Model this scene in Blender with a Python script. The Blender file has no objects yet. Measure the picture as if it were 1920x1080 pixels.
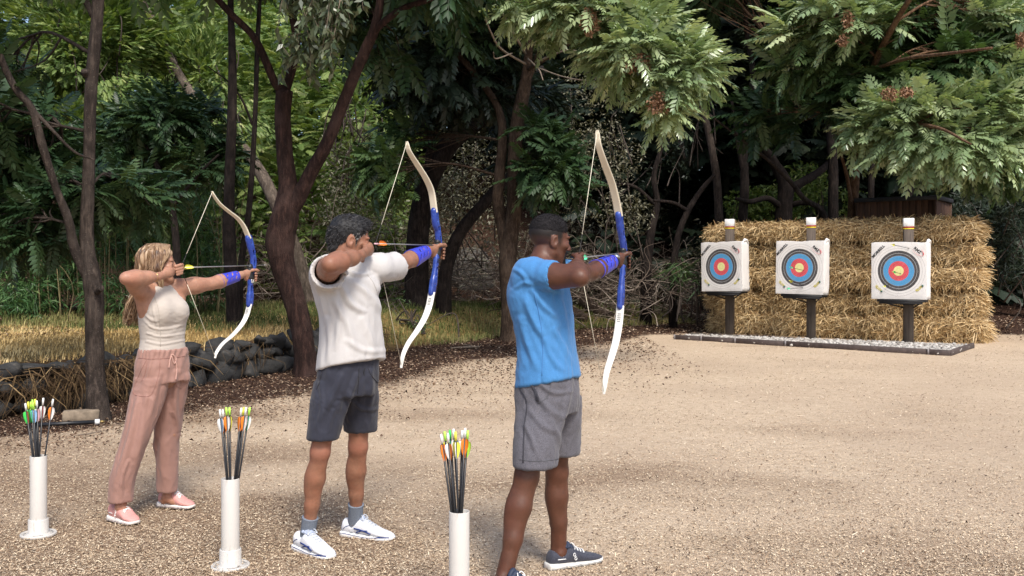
import bpy, math, random
import numpy as np
from mathutils import Vector, Matrix, noise

random.seed(7)
RNG = np.random.default_rng(11)
SC = bpy.context.scene
COL = SC.collection
FOC, CAMH, HX, HY = 1867.0, 1.55, 960.0, 500.0      # focal length in px of a 1920 px wide frame, eye height, principal column, horizon row

def P(px, py, d):
    """point at distance d (metres along +Y) seen at that pixel of the measured photograph"""
    return np.array([(px - HX) / FOC * d, d, CAMH - (py - HY) / FOC * d])

def A(*v):
    return np.array(v, dtype=float)

def unit(v):
    v = np.asarray(v, float)
    return v / max(np.linalg.norm(v), 1e-9)

def unit_rows(a):
    return a / np.maximum(np.linalg.norm(a, axis=1)[:, None], 1e-9)

ORI = {}

def mesh_np(name, V, F, smooth=False, attr=None):
    V = np.asarray(V, np.float32).reshape(-1, 3)
    me = bpy.data.meshes.new(name)
    Fs = F if isinstance(F, (list, tuple)) else [F]
    Fs = [np.asarray(f, np.int32) for f in Fs if len(f)]
    me.vertices.add(len(V))
    me.vertices.foreach_set('co', V.ravel())
    nl = sum(f.size for f in Fs); npoly = sum(len(f) for f in Fs)
    me.loops.add(nl); me.polygons.add(npoly)
    me.loops.foreach_set('vertex_index', np.concatenate([f.ravel() for f in Fs]))
    tot = np.concatenate([np.full(len(f), f.shape[1], np.int32) for f in Fs])
    start = np.concatenate([[0], np.cumsum(tot)[:-1]]).astype(np.int32)
    me.polygons.foreach_set('loop_start', start)
    try:
        me.polygons.foreach_set('loop_total', tot)
    except Exception:
        pass
    me.update(calc_edges=True)
    if attr:
        for k, val in attr.items():
            val = np.asarray(val, np.float32)
            if val.ndim == 1:
                a = me.attributes.new(k, 'FLOAT', 'POINT'); a.data.foreach_set('value', val)
            else:
                a = me.attributes.new(k, 'FLOAT_VECTOR', 'POINT'); a.data.foreach_set('vector', val.ravel())
    if smooth:
        me.polygons.foreach_set('use_smooth', np.ones(npoly, bool))
    me.validate()
    return me

def tag(o, label=None, cat=None, group=None, kind=None):
    if label: o['label'] = label
    if cat: o['category'] = cat
    if group: o['group'] = group
    if kind: o['kind'] = kind
    return o

def link(o, parent=None):
    COL.objects.link(o)
    if parent is not None:
        o.parent = parent
    return o

def empty(name, loc, label, cat, group=None):
    o = bpy.data.objects.new(name, None)
    o.location = loc
    o.empty_display_size = 0.1
    link(o); ORI[o.name] = np.array(loc, float)
    return tag(o, label, cat, group)

def obj(name, V, F, mat, parent=None, smooth=False, attr=None, origin=None):
    """a mesh object from world-space vertices"""
    V = np.asarray(V, float).reshape(-1, 3)
    if parent is not None:
        org = ORI[parent.name]
    else:
        org = np.array(origin, float) if origin is not None else np.array([V[:, 0].mean(), V[:, 1].mean(), V[:, 2].min()])
    me = mesh_np(name, V - org, F, smooth, attr)
    if mat is not None:
        for m in (mat if isinstance(mat, (list, tuple)) else [mat]):
            me.materials.append(m)
    o = bpy.data.objects.new(name, me)
    link(o, parent)
    if parent is None:
        o.location = org
    ORI[o.name] = org
    return o

def copy_tree(o, loc=None, rotz=None, parent=None):
    c = o.copy(); COL.objects.link(c)
    if parent is not None: c.parent = parent
    if loc is not None: c.location = loc
    if rotz is not None: c.rotation_euler = (0, 0, rotz)
    for ch in list(o.children):
        copy_tree(ch, parent=c)
    return c

class MB:
    """collects raw geometry"""
    def __init__(s): s.V = []; s.Q = []; s.T = []; s.n = 0; s.at = []
    def add(s, V, Q=None, T=None, at=None):
        V = np.asarray(V, float).reshape(-1, 3)
        if Q is not None and len(Q): s.Q.append(np.asarray(Q, int) + s.n)
        if T is not None and len(T): s.T.append(np.asarray(T, int) + s.n)
        s.V.append(V); s.n += len(V)
        s.at.append(np.full(len(V), 0.0 if at is None else at) if np.ndim(at) == 0 else np.asarray(at))
    def geo(s):
        F = []
        if s.Q: F.append(np.concatenate(s.Q))
        if s.T: F.append(np.concatenate(s.T))
        return np.concatenate(s.V), F
    def build(s, name, mat, parent=None, smooth=False, origin=None):
        V, F = s.geo()
        return obj(name, V, F, mat, parent, smooth, {'var': np.concatenate(s.at)}, origin)
    def box(s, c, size, rz=0, at=0.0, bev=0.0, M=None):
        x, y, z = np.array(size) / 2
        if bev <= 0:
            V = np.array([[sx * x, sy * y, sz * z] for sz in (-1, 1) for sx, sy in ((-1, -1), (1, -1), (1, 1), (-1, 1))])
            Q = [[0, 3, 2, 1], [4, 5, 6, 7], [0, 1, 5, 4], [1, 2, 6, 5], [2, 3, 7, 6], [3, 0, 4, 7]]
        else:
            b = bev; V = []
            for sz, ins in ((-z, b), (-z + b, 0), (z - b, 0), (z, b)):
                X, Y = x - ins, y - ins
                for px, py in ((-X + b, -Y), (X - b, -Y), (X, -Y + b), (X, Y - b), (X - b, Y), (-X + b, Y), (-X, Y - b), (-X, -Y + b)):
                    V.append((px, py, sz))
            V = np.array(V); Q = []
            for k in range(3):
                for i in range(8):
                    j = (i + 1) % 8
                    Q.append([k * 8 + i, k * 8 + j, k * 8 + 8 + j, k * 8 + 8 + i])
            for base, rev in ((0, True), (24, False)):
                for q in ([0, 1, 4, 5], [1, 2, 3, 4], [5, 6, 7, 0]):
                    r = [base + i for i in q]
                    Q.append(r[::-1] if rev else r)
        R = rotz(rz) if M is None else M
        s.add(V @ R.T + np.array(c, float), Q, at=at)
    def tube(s, pts, rad, n=8, cap=True, at=0.0, fn=None):
        V, Q, T = tube(pts, rad, n, cap, fn)
        s.add(V, Q, T, at=at)

def rotz(a):
    c, s_ = math.cos(a), math.sin(a)
    return np.array([[c, -s_, 0], [s_, c, 0], [0, 0, 1.0]])

def catmull(pts, n):
    pts = np.asarray(pts, float)
    p = np.vstack([2 * pts[0] - pts[1], pts, 2 * pts[-1] - pts[-2]])
    out = []
    for i in range(1, len(p) - 2):
        t = np.linspace(0, 1, n, endpoint=False)[:, None]
        a, b, c, d = p[i - 1], p[i], p[i + 1], p[i + 2]
        out.append(0.5 * (2 * b + (c - a) * t + (2 * a - 5 * b + 4 * c - d) * t ** 2 + (3 * b - a - 3 * c + d) * t ** 3))
    out.append(pts[-1:])
    return np.concatenate(out)

def frames(pts):
    pts = np.asarray(pts, float)
    tan = np.gradient(pts, axis=0)
    tan /= np.maximum(np.linalg.norm(tan, axis=1)[:, None], 1e-9)
    ref = A(1, 0, 0) if abs(tan[0][0]) < 0.9 else A(0, 1, 0)
    u = unit(np.cross(tan[0], ref)); U = []
    for t in tan:
        u = unit(u - t * np.dot(u, t)); U.append(u)
    U = np.array(U); W = np.cross(tan, U)
    return tan, U, W

def tube(pts, rad, n=8, cap=True, fn=None):
    pts = np.asarray(pts, float); m = len(pts)
    rad = np.broadcast_to(np.asarray(rad, float), (m,)) if np.ndim(rad) <= 1 else rad
    tan, U, W = frames(pts)
    a = np.arange(n) * 2 * math.pi / n
    r = rad[:, None] * np.ones((1, n))
    if fn is not None: r = fn(r, a)
    V = pts[:, None, :] + r[..., None] * (np.cos(a)[None, :, None] * U[:, None, :] + np.sin(a)[None, :, None] * W[:, None, :])
    V = V.reshape(-1, 3)
    i = np.arange(m - 1)[:, None] * n; j = np.arange(n)[None, :]; j2 = (j + 1) % n
    Q = np.stack([i + j, i + j2, i + n + j2, i + n + j], -1).reshape(-1, 4)
    T = []
    if cap:
        c0 = len(V); V = np.vstack([V, pts[:1], pts[-1:]])
        k = np.arange(n); k2 = (k + 1) % n
        T = np.concatenate([np.stack([np.full(n, c0), k2, k], -1), np.stack([np.full(n, c0 + 1), (m - 1) * n + k, (m - 1) * n + k2], -1)])
    return V, Q, T

def sweep(pts, prof, side, close=True):
    """sweep a closed 2-D profile list [(x,y)] or per-station array (m,k,2); x along `side` vectors, y along tan x side"""
    pts = np.asarray(pts, float); m = len(pts)
    prof = np.asarray(prof, float)
    if prof.ndim == 2: prof = np.broadcast_to(prof, (m,) + prof.shape)
    k = prof.shape[1]
    tan = np.gradient(pts, axis=0); tan /= np.linalg.norm(tan, axis=1)[:, None]
    S = np.broadcast_to(np.asarray(side, float), (m, 3))
    N = np.cross(tan, S); N /= np.linalg.norm(N, axis=1)[:, None]
    V = pts[:, None] + prof[..., 0:1] * S[:, None] + prof[..., 1:2] * N[:, None]
    V = V.reshape(-1, 3)
    i = np.arange(m - 1)[:, None] * k; j = np.arange(k)[None]; j2 = (j + 1) % k
    Q = np.stack([i + j, i + j2, i + k + j2, i + k + j], -1).reshape(-1, 4)
    c0 = len(V); V = np.vstack([V, V[:k].mean(0), V[(m - 1) * k:m * k].mean(0)])
    kk = np.arange(k); k2 = (kk + 1) % k
    T = np.concatenate([np.stack([np.full(k, c0), k2, kk], -1), np.stack([np.full(k, c0 + 1), (m - 1) * k + kk, (m - 1) * k + k2], -1)])
    return V, Q, T

# ---------------------------------------------------------------- vectorised value noise
_PERM = np.random.default_rng(3).random((64, 64, 64)).astype(np.float32)
def vnoise(p, scale=1.0, seed=0):
    q = np.asarray(p, float) * scale + seed * 7.31
    i = np.floor(q).astype(int); f = q - i
    f = f * f * (3 - 2 * f)
    r = 0
    for dx in (0, 1):
        for dy in (0, 1):
            for dz in (0, 1):
                w = (f[..., 0] if dx else 1 - f[..., 0]) * (f[..., 1] if dy else 1 - f[..., 1]) * (f[..., 2] if dz else 1 - f[..., 2])
                r = r + w * _PERM[(i[..., 0] + dx) % 64, (i[..., 1] + dy) % 64, (i[..., 2] + dz) % 64]
    return r * 2 - 1

def fbm(p, scale=1.0, oct=4, seed=0):
    r = 0; a = 1; t = 0
    for o in range(oct):
        r = r + a * vnoise(p, scale * 2 ** o, seed + o); t += a; a *= 0.5
    return r / t

# ---------------------------------------------------------------- materials
class NT:
    def __init__(s, name):
        s.m = bpy.data.materials.new(name); s.m.use_nodes = True
        s.t = s.m.node_tree; s.t.nodes.clear()
        s.out = s.n('ShaderNodeOutputMaterial')
    def n(s, typ, **kw):
        nd = s.t.nodes.new(typ)
        for k, v in kw.items():
            if k.startswith('i_'):
                nd.inputs[int(k[2:]) if k[2:].isdigit() else k[2:]].default_value = v
            else: setattr(nd, k, v)
        return nd
    def l(s, a, b): s.t.links.new(a, b)
    def ramp(s, fac, stops, interp='LINEAR'):
        r = s.n('ShaderNodeValToRGB'); r.color_ramp.interpolation = interp
        e = r.color_ramp.elements
        while len(e) > 1: e.remove(e[0])
        e[0].position = stops[0][0]; e[0].color = (*stops[0][1], 1)
        for p, c in stops[1:]:
            x = e.new(p); x.color = (*c, 1)
        s.l(fac, r.inputs[0]); return r.outputs[0]
    def noise(s, scale, detail=4, rough=0.6, vec=None, dist=0.0):
        nd = s.n('ShaderNodeTexNoise'); nd.inputs['Scale'].default_value = scale
        nd.inputs['Detail'].default_value = detail; nd.inputs['Roughness'].default_value = rough
        nd.inputs['Distortion'].default_value = dist
        s.l(vec if vec is not None else s.coord(), nd.inputs['Vector']); return nd.outputs['Fac']
    def coord(s, kind='Object', scale=None):
        if not hasattr(s, '_tc'): s._tc = s.n('ShaderNodeTexCoord')
        o = s._tc.outputs[kind]
        if scale is not None:
            mp = s.n('ShaderNodeMapping'); mp.inputs['Scale'].default_value = scale; s.l(o, mp.inputs[0]); o = mp.outputs[0]
        return o
    def mix(s, fac, a, b, blend='MIX'):
        nd = s.n('ShaderNodeMix', data_type='RGBA', blend_type=blend)
        for sock, v in ((nd.inputs[0], fac), (nd.inputs[6], a), (nd.inputs[7], b)):
            if hasattr(v, 'is_output'): s.l(v, sock)
            elif isinstance(v, (int, float)): sock.default_value = v
            else: sock.default_value = (*v, 1)
        return nd.outputs[2]
    def math(s, op, a, b=0.0):
        nd = s.n('ShaderNodeMath', operation=op)
        for i, v in enumerate((a, b)):
            if hasattr(v, 'is_output'): s.l(v, nd.inputs[i])
            else: nd.inputs[i].default_value = v
        return nd.outputs[0]
    def attr(s, name='var'):
        return s.n('ShaderNodeAttribute', attribute_name=name).outputs['Fac']
    def bsdf(s, color, rough=0.6, bump=None, bump_str=0.3, bump_dist=0.01, **kw):
        b = s.n('ShaderNodeBsdfPrincipled')
        if hasattr(color, 'is_output'): s.l(color, b.inputs['Base Color'])
        else: b.inputs['Base Color'].default_value = (*color, 1)
        if hasattr(rough, 'is_output'): s.l(rough, b.inputs['Roughness'])
        else: b.inputs['Roughness'].default_value = rough
        for k, v in kw.items():
            b.inputs[k.replace('_', ' ')].default_value = v
        if bump is not None:
            bn = s.n('ShaderNodeBump'); bn.inputs['Strength'].default_value = bump_str; bn.inputs['Distance'].default_value = bump_dist
            s.l(bump, bn.inputs['Height']); s.l(bn.outputs[0], b.inputs['Normal'])
        s.l(b.outputs[0], s.out.inputs[0]); return b

_MC = {}
def mat_simple(name, col, rough=0.6, var=0.12, scale=30.0, bump=0.0, spec=0.5, **kw):
    if name in _MC: return _MC[name]
    t = NT(name); f = t.noise(scale, 3, 0.6)
    lo = tuple(c * (1 - var) for c in col); hi = tuple(min(1, c * (1 + var)) for c in col)
    c = t.ramp(f, [(0.3, lo), (0.7, hi)])
    t.bsdf(c, rough, f if bump else None, bump, 0.005, Specular_IOR_Level=spec, **kw)
    _MC[name] = t.m; return t.m

# ---------------------------------------------------------------- signed-distance modelling
class Field:
    def __init__(s, lo, hi, h):
        s.lo = np.asarray(lo, float); s.h = h
        s.n = np.ceil((np.asarray(hi) - s.lo) / h).astype(int) + 1
        s.f = np.full(s.n, 0.5, np.float32)
    def sub(s, lo, hi):
        a = np.clip(np.floor((lo - s.lo) / s.h).astype(int), 0, s.n - 1)
        b = np.clip(np.ceil((hi - s.lo) / s.h).astype(int) + 1, 1, s.n)
        sl = tuple(slice(x, y) for x, y in zip(a, b))
        g = [(np.arange(x, y) * s.h + o).astype(np.float32) for x, y, o in zip(a, b, s.lo)]
        return sl, g[0][:, None, None], g[1][None, :, None], g[2][None, None, :]
    def put(s, sl, d, k, mode='add'):
        a = s.f[sl]
        if a.size == 0: return
        if mode == 'cut':
            d = -d; m = np.maximum(a, d)
            if k > 0: m = m + np.clip(k - np.abs(a - d), 0, None) ** 2 / (4 * k)
        else:
            m = np.minimum(a, d)
            if k > 0: m = m - np.clip(k - np.abs(a - d), 0, None) ** 2 / (4 * k)
        s.f[sl] = m
    def cone(s, p0, p1, r0, r1, k=0.02, flat=None, mode='add'):
        p0 = np.asarray(p0, float); p1 = np.asarray(p1, float); r = max(r0, r1) + k + 3 * s.h
        sl, X, Y, Z = s.sub(np.minimum(p0, p1) - r, np.maximum(p0, p1) + r)
        d = p1 - p0; L2 = max(d @ d, 1e-9)
        t = np.clip(((X - p0[0]) * d[0] + (Y - p0[1]) * d[1] + (Z - p0[2]) * d[2]) / L2, 0, 1)
        x, y, z = X - p0[0] - t * d[0], Y - p0[1] - t * d[1], Z - p0[2] - t * d[2]
        q = x * x + y * y + z * z
        if flat is not None:
            ax, sc = unit(flat[0]), flat[1]
            w = x * ax[0] + y * ax[1] + z * ax[2]
            q = q + w * w * (1 / sc ** 2 - 1)
        s.put(sl, np.sqrt(q) - (r0 + (r1 - r0) * t), k, mode)
    def chain(s, pts, rads, k=0.015, **kw):
        for a, b, ra, rb in zip(pts[:-1], pts[1:], rads[:-1], rads[1:]): s.cone(a, b, ra, rb, k, **kw)
    def ell(s, c, rad, axes=None, k=0.02, mode='add'):
        c = np.asarray(c, float); rad = np.asarray(rad, float)
        ax = np.eye(3) if axes is None else np.asarray(axes, float)
        m = rad.max() + k + 3 * s.h
        sl, X, Y, Z = s.sub(c - m, c + m)
        x, y, z = X - c[0], Y - c[1], Z - c[2]
        q = 0; g = 0
        for a, r in zip(ax, rad):
            w = (x * a[0] + y * a[1] + z * a[2]) / r
            q = q + w * w; g = g + (w / r) ** 2
        k0 = np.sqrt(q); k1 = np.sqrt(g)
        s.put(sl, k0 * (k0 - 1) / np.maximum(k1, 1e-6), k, mode)
    def stack(s, secs, k=0.02, n=2.4, mode='add', cut_top=None, cut_bot=None, round_=0.0):
        """secs: rows (z, cx, cy, a, b, yaw, lean) ; a along the yaw axis, b across it"""
        S = np.array(sorted(secs), float)
        zz = np.linspace(S[0, 0], S[-1, 0], 12 * (len(S) - 1) + 1)
        C = catmull(S, 12)
        m = S[:, 3:5].max() + k + 3 * s.h
        lo = A(S[:, 1].min() - m, S[:, 2].min() - m, S[0, 0] - k - 3 * s.h); hi = A(S[:, 1].max() + m, S[:, 2].max() + m, S[-1, 0] + k + 3 * s.h)
        sl, X, Y, Z = s.sub(lo, hi)
        zc = np.clip(Z, S[0, 0], S[-1, 0])
        o = np.argsort(C[:, 0]); C = C[o]
        I = [np.interp(zc.ravel(), C[:, 0], C[:, j]).reshape(zc.shape).astype(np.float32) for j in range(1, 6)]
        x, y = X - I[0], Y - I[1]
        ca, sa = np.cos(I[4]), np.sin(I[4])
        u = np.abs(x * ca + y * sa) / I[2]; v = np.abs(-x * sa + y * ca) / I[3]
        d = ((u ** n + v ** n) ** (1 / n) - 1) * np.minimum(I[2], I[3])
        dz = np.maximum(S[0, 0] - Z, Z - S[-1, 0])
        if round_ > 0:
            d = np.maximum(d, dz) + np.clip(round_ - np.abs(d - dz), 0, None) ** 2 / (4 * round_)
        else: d = np.maximum(d, dz)
        s.put(sl, d, k, mode)
    def plane(s, p, nrm, k=0.004):
        """remove everything on the side the normal points to"""
        nrm = unit(nrm); p = np.asarray(p, float)
        sl, X, Y, Z = s.sub(s.lo, s.lo + s.n * s.h)
        d = -((X - p[0]) * nrm[0] + (Y - p[1]) * nrm[1] + (Z - p[2]) * nrm[2])
        s.put(sl, d, k, 'cut')
    def mesh(s, smooth=2):
        f = s.f
        f[0] = f[-1] = 0.1; f[:, 0] = f[:, -1] = 0.1; f[:, :, 0] = f[:, :, -1] = 0.1
        ins = f < 0
        c = [ins[i:ins.shape[0] - 1 + i, j:ins.shape[1] - 1 + j, k:ins.shape[2] - 1 + k] for i in (0, 1) for j in (0, 1) for k in (0, 1)]
        cnt = sum(x.astype(np.int8) for x in c)
        ci = np.argwhere((cnt > 0) & (cnt < 8))
        idx = np.full(cnt.shape, -1, np.int32); idx[tuple(ci.T)] = np.arange(len(ci))
        corners = np.array([[i, j, k] for i in (0, 1) for j in (0, 1) for k in (0, 1)])
        val = np.stack([f[tuple((ci + o).T)] for o in corners], 1)
        acc = np.zeros((len(ci), 3)); w = np.zeros(len(ci))
        for a in range(8):
            for b in range(a + 1, 8):
                if np.abs(corners[a] - corners[b]).sum() != 1: continue
                m = (val[:, a] < 0) != (val[:, b] < 0)
                va, vb = val[m, a], val[m, b]; t = va / (va - vb)
                acc[m] += corners[a] + (corners[b] - corners[a]) * t[:, None]; w[m] += 1
        V = (ci + acc / w[:, None]) * s.h + s.lo
        Q = []
        for ax in range(3):
            o1, o2 = [(1, 2), (2, 0), (0, 1)][ax]
            s0 = [slice(None)] * 3; s1 = [slice(None)] * 3
            s0[ax] = slice(0, -1); s1[ax] = slice(1, None)
            A0, A1 = ins[tuple(s0)], ins[tuple(s1)]
            for flip in (False, True):
                e = np.argwhere((A0 & ~A1) if not flip else (~A0 & A1))
                e = e[(e[:, o1] > 0) & (e[:, o2] > 0)]
                d1 = np.zeros(3, int); d1[o1] = 1; d2 = np.zeros(3, int); d2[o2] = 1
                q = np.stack([idx[tuple((e - d1 - d2).T)], idx[tuple((e - d2).T)], idx[tuple(e.T)], idx[tuple((e - d1).T)]], 1)
                Q.append(q[:, ::-1] if flip else q)
        Q = np.concatenate(Q)
        Q = Q[(Q >= 0).all(1)]
        return laplace(V, Q, smooth), Q

def laplace(V, Q, it, lam=0.5):
    e = np.concatenate([Q[:, [0, 1]], Q[:, [1, 2]], Q[:, [2, 3]], Q[:, [3, 0]]])
    e = np.concatenate([e, e[:, ::-1]])
    deg = np.bincount(e[:, 0], minlength=len(V)).astype(float)
    for _ in range(it):
        s_ = np.stack([np.bincount(e[:, 0], weights=V[e[:, 1], c], minlength=len(V)) for c in range(3)], 1)
        V = V * (1 - lam) + lam * s_ / np.maximum(deg, 1)[:, None]
    return V

def normals(V, Q):
    n = np.cross(V[Q[:, 2]] - V[Q[:, 0]], V[Q[:, 3]] - V[Q[:, 1]])
    N = np.zeros_like(V)
    for i in range(4):
        for c in range(3): N[:, c] += np.bincount(Q[:, i], weights=n[:, c], minlength=len(V))
    return N / np.maximum(np.linalg.norm(N, axis=1)[:, None], 1e-12)

def largest(V, Q):
    """keep the biggest connected piece"""
    lab = np.arange(len(V))
    for _ in range(400):
        m = lab[Q].min(1); new = lab.copy()
        for i in range(4): np.minimum.at(new, Q[:, i], m)
        new = new[new]
        if (new == lab).all(): break
        lab = new
    big = np.bincount(lab).argmax(); keep = lab == big
    mp = np.cumsum(keep) - 1
    return V[keep], mp[Q[keep[Q].all(1)]]
# ================================================================= people
from mathutils.bvhtree import BVHTree
AIM = unit([0.45, 0.89, 0.0])
RGT = A(AIM[1], -AIM[0], 0)            # to the right of the line of shooting
CAM = A(0, 0, CAMH)

def skin_mat(name, base, lip, rough=0.45, stubble=None):
    t = NT(name)
    f = t.noise(22, 5, 0.7); f2 = t.noise(240, 3, 0.65); f3 = t.noise(9, 3, .6)
    c = t.ramp(f, [(0.3, tuple(x * 0.74 for x in base)), (0.7, tuple(min(1, x * 1.14) for x in base))])
    c = t.mix(t.ramp(f3, [(.45, (0, 0, 0)), (.7, (.45, .45, .45))]), c, (base[0] * .95, base[1] * .72, base[2] * .66))
    c = t.mix(t.math('MULTIPLY', f2, 0.25), c, tuple(x * 0.7 for x in base))
    c = t.mix(t.attr('lip'), c, lip)
    if stubble: c = t.mix(t.attr('stubble'), c, stubble)
    t.bsdf(c, t.ramp(f2, [(.3, (rough - .02,) * 3), (.7, (rough + .22,) * 3)]), f2, 0.22, 0.002, Subsurface_Weight=0.12, Subsurface_Radius=(0.012, 0.005, 0.003), Specular_IOR_Level=0.38)
    return t.m

def cloth_mat(name, col, var=0.1, weave=700.0, heather=0.0, rough=0.85, bump=0.25, col2=None):
    t = NT(name)
    f = t.noise(weave, 2, 0.7); g = t.noise(9, 3, 0.6)
    c2 = col2 or tuple(min(1, x * (1 + heather)) for x in col)
    c = t.ramp(f, [(0.35, tuple(x * (1 - heather) for x in col)), (0.65, c2)])
    c = t.mix(t.math('MULTIPLY', g, var), c, tuple(x * 0.6 for x in col))
    t.bsdf(c, rough, f, bump, 0.002, Sheen_Weight=0.15, Specular_IOR_Level=0.2)
    return t.m

def hair_mat(name, cols, stretch=(60, 60, 6), rough=0.45):
    t = NT(name)
    f = t.noise(1.0, 4, 0.65, t.coord('Object', stretch)); v = t.attr('var')
    s_ = t.math('ADD', t.math('MULTIPLY', f, 0.6), t.math('MULTIPLY', v, 0.5))
    c = t.ramp(s_, [(0.2 + 0.6 * i / max(1, len(cols) - 1), c) for i, c in enumerate(cols)])
    t.bsdf(c, rough, f, 0.5, 0.004, Specular_IOR_Level=0.45)
    return t.m

def head_axes(fwd, pitch=0.0, roll=0.0):
    f = unit([fwd[0], fwd[1], 0]); r = A(f[1], -f[0], 0); u = A(0, 0, 1)
    f2 = f * math.cos(pitch) + u * math.sin(pitch); u2 = np.cross(r, f2)
    r2 = r * math.cos(roll) + u2 * math.sin(roll); u3 = np.cross(r2, f2)
    return r2, f2, u3

def head(F, C, ax, s=1.0, female=False):
    r, f, u = ax
    def p(x, y, z): return C + (r * x + f * y + u * z) * s
    F.ell(p(0, -0.014, 0.033), A(0.075, 0.098, 0.086) * s, ax, 0.0)
    F.ell(p(0, 0.024, -0.040), A(0.058, 0.066, 0.078) * s, ax, 0.03 * s)
    for e in (-1, 1):
        F.cone(p(e * 0.050, -0.004, -0.062), p(e * 0.012, 0.066, -0.104), 0.020 * s, 0.017 * s, 0.025 * s)
        F.cone(p(e * 0.055, -0.006, -0.02), p(e * 0.050, -0.004, -0.062), 0.022 * s, 0.020 * s, 0.02 * s)
        F.ell(p(e * 0.043, 0.060, -0.022), A(0.022, 0.024, 0.018) * s, ax, 0.02 * s)
        F.ell(p(e * 0.030, 0.078, 0.022), A(0.022, 0.013, 0.009) * s, ax, 0.014 * s)
    F.cone(p(-0.01, 0.074, -0.106), p(0.01, 0.074, -0.106), 0.016 * s, 0.016 * s, 0.02 * s)
    for e in (-1, 1):
        F.ell(p(e * 0.031, 0.097, 0.003), A(0.017, 0.014, 0.011) * s, ax, 0.010 * s, 'cut')
        F.ell(p(e * 0.031, 0.078, 0.001), A(0.014, 0.011, 0.010) * s, ax, 0.003 * s)
    F.cone(p(0, 0.084, 0.016), p(0, 0.110, -0.028), 0.008 * s, 0.011 * s, 0.012 * s)
    F.ell(p(0, 0.108, -0.034), A(0.012, 0.012, 0.010) * s, ax, 0.008 * s)
    for e in (-1, 1):
        F.ell(p(e * 0.012, 0.098, -0.036), A(0.008, 0.010, 0.008) * s, ax, 0.006 * s)
    F.ell(p(0, 0.088, -0.062), A(0.022, 0.012, 0.0065) * s, ax, 0.006 * s)
    F.ell(p(0, 0.086, -0.074), A(0.019, 0.012, 0.0070) * s, ax, 0.005 * s)
    F.cone(p(-0.02, 0.101, -0.068), p(0.02, 0.101, -0.068), 0.0025 * s, 0.0025 * s, 0.004 * s, mode='cut')
    for e in (-1, 1):
        ea = (unit(r * e * 0.9 - f * 0.42), unit(f * 0.9 + r * e * 0.42), u)
        ea = (ea[0], unit(ea[1] - u * 0.18), unit(ea[2] + ea[1] * 0.18))
        F.ell(p(e * 0.079, -0.016, -0.012), A(0.009, 0.020, 0.032) * s, ea, 0.006 * s)
        F.ell(p(e * 0.076, -0.008, -0.036), A(0.008, 0.011, 0.013) * s, ea, 0.006 * s)
        F.ell(p(e * 0.089, -0.011, -0.008), A(0.0085, 0.011, 0.019) * s, ea, 0.004 * s, 'cut')

def arm(F, sh, el, wr, m=1.0, back=None):
    """deltoid, biceps and triceps, tapered forearm"""
    d1, d2 = unit(el - sh), unit(wr - el)
    F.ell(sh, A(0.058, 0.058, 0.058) * m, None, 0.03)
    F.chain([sh, sh + (el - sh) * 0.45, el], [0.052 * m, 0.046 * m, 0.033 * m], 0.03)
    side = unit(np.cross(d1, A(0, 0, 1)))
    up = unit(np.cross(side, d1))
    F.ell(sh + (el - sh) * 0.5 + up * 0.010 * m, A(0.10, 0.036, 0.036) * m, (d1, side, up), 0.05)
    F.ell(sh + (el - sh) * 0.42 - up * 0.018 * m, A(0.11, 0.034, 0.034) * m, (d1, side, up), 0.05)
    F.ell(el - d2 * 0.020 + d1 * 0.012, A(0.020, 0.020, 0.020) * m, None, 0.03)
    F.ell(el - d2 * 0.004 + side * 0.018, A(0.020, 0.020, 0.020) * m, None, 0.02); F.ell(el - d2 * 0.004 - side * 0.018, A(0.020, 0.020, 0.020) * m, None, 0.02)
    F.chain([el, el + (wr - el) * 0.28, el + (wr - el) * 0.68, wr], [0.033 * m, 0.0415 * m, 0.032 * m, 0.0255 * m], 0.05)

def leg(F, hip, kn, an, fw, m=1.0):
    F.chain([hip, hip + (kn - hip) * 0.5, kn], [0.066 * m, 0.068 * m, 0.054 * m], 0.03)
    d = unit(an - kn)
    F.ell(kn + fw * 0.024 * m + A(0, 0, 0.004), A(0.027, 0.027, 0.034) * m, None, 0.025)
    F.ell(kn + d * 0.06 + fw * 0.022 * m, A(0.017, 0.017, 0.03) * m, None, 0.02)
    L = np.linalg.norm(an - kn)
    F.chain([kn, kn + d * L * 0.3, kn + d * L * 0.62, an], [0.050 * m, 0.050 * m, 0.040 * m, 0.034 * m], 0.03)
    sd = unit(np.cross(d, fw)); ax = (sd, np.cross(sd, d), d)
    for e in (-1, 1):
        F.ell(kn + d * L * (0.30 + 0.02 * e) - fw * 0.026 * m + sd * e * 0.020 * m, A(0.030, 0.033, 0.105) * m, ax, 0.03)
    F.cone(kn + d * L * 0.15 + fw * 0.026 * m, an + fw * 0.012 * m, 0.020 * m, 0.016 * m, 0.02)
    F.cone(an - d * 0.1 - fw * 0.026 * m, an + d * 0.04 - fw * 0.034 * m, 0.012 * m, 0.016 * m, 0.02)
    for e in (-1, 1):
        F.ell(an + sd * e * 0.028 * m, A(0.014, 0.014, 0.017) * m, None, 0.012)

def foot(F, an, toe, m=1.0):
    toe = A(toe[0], toe[1], 0.035); d = unit(A(toe[0] - an[0], toe[1] - an[1], 0))
    F.cone(an, A(an[0], an[1], 0.052) + d * 0.03, 0.033 * m, 0.024 * m, 0.02)
    F.cone(A(an[0], an[1], 0.050) + d * 0.03, A(*toe[:2], 0.034) - d * 0.08, 0.022 * m, 0.012 * m, 0.02)
    F.cone(an, A(an[0], an[1], 0.05) - d * 0.028, 0.030 * m, 0.022 * m, 0.02)

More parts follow.
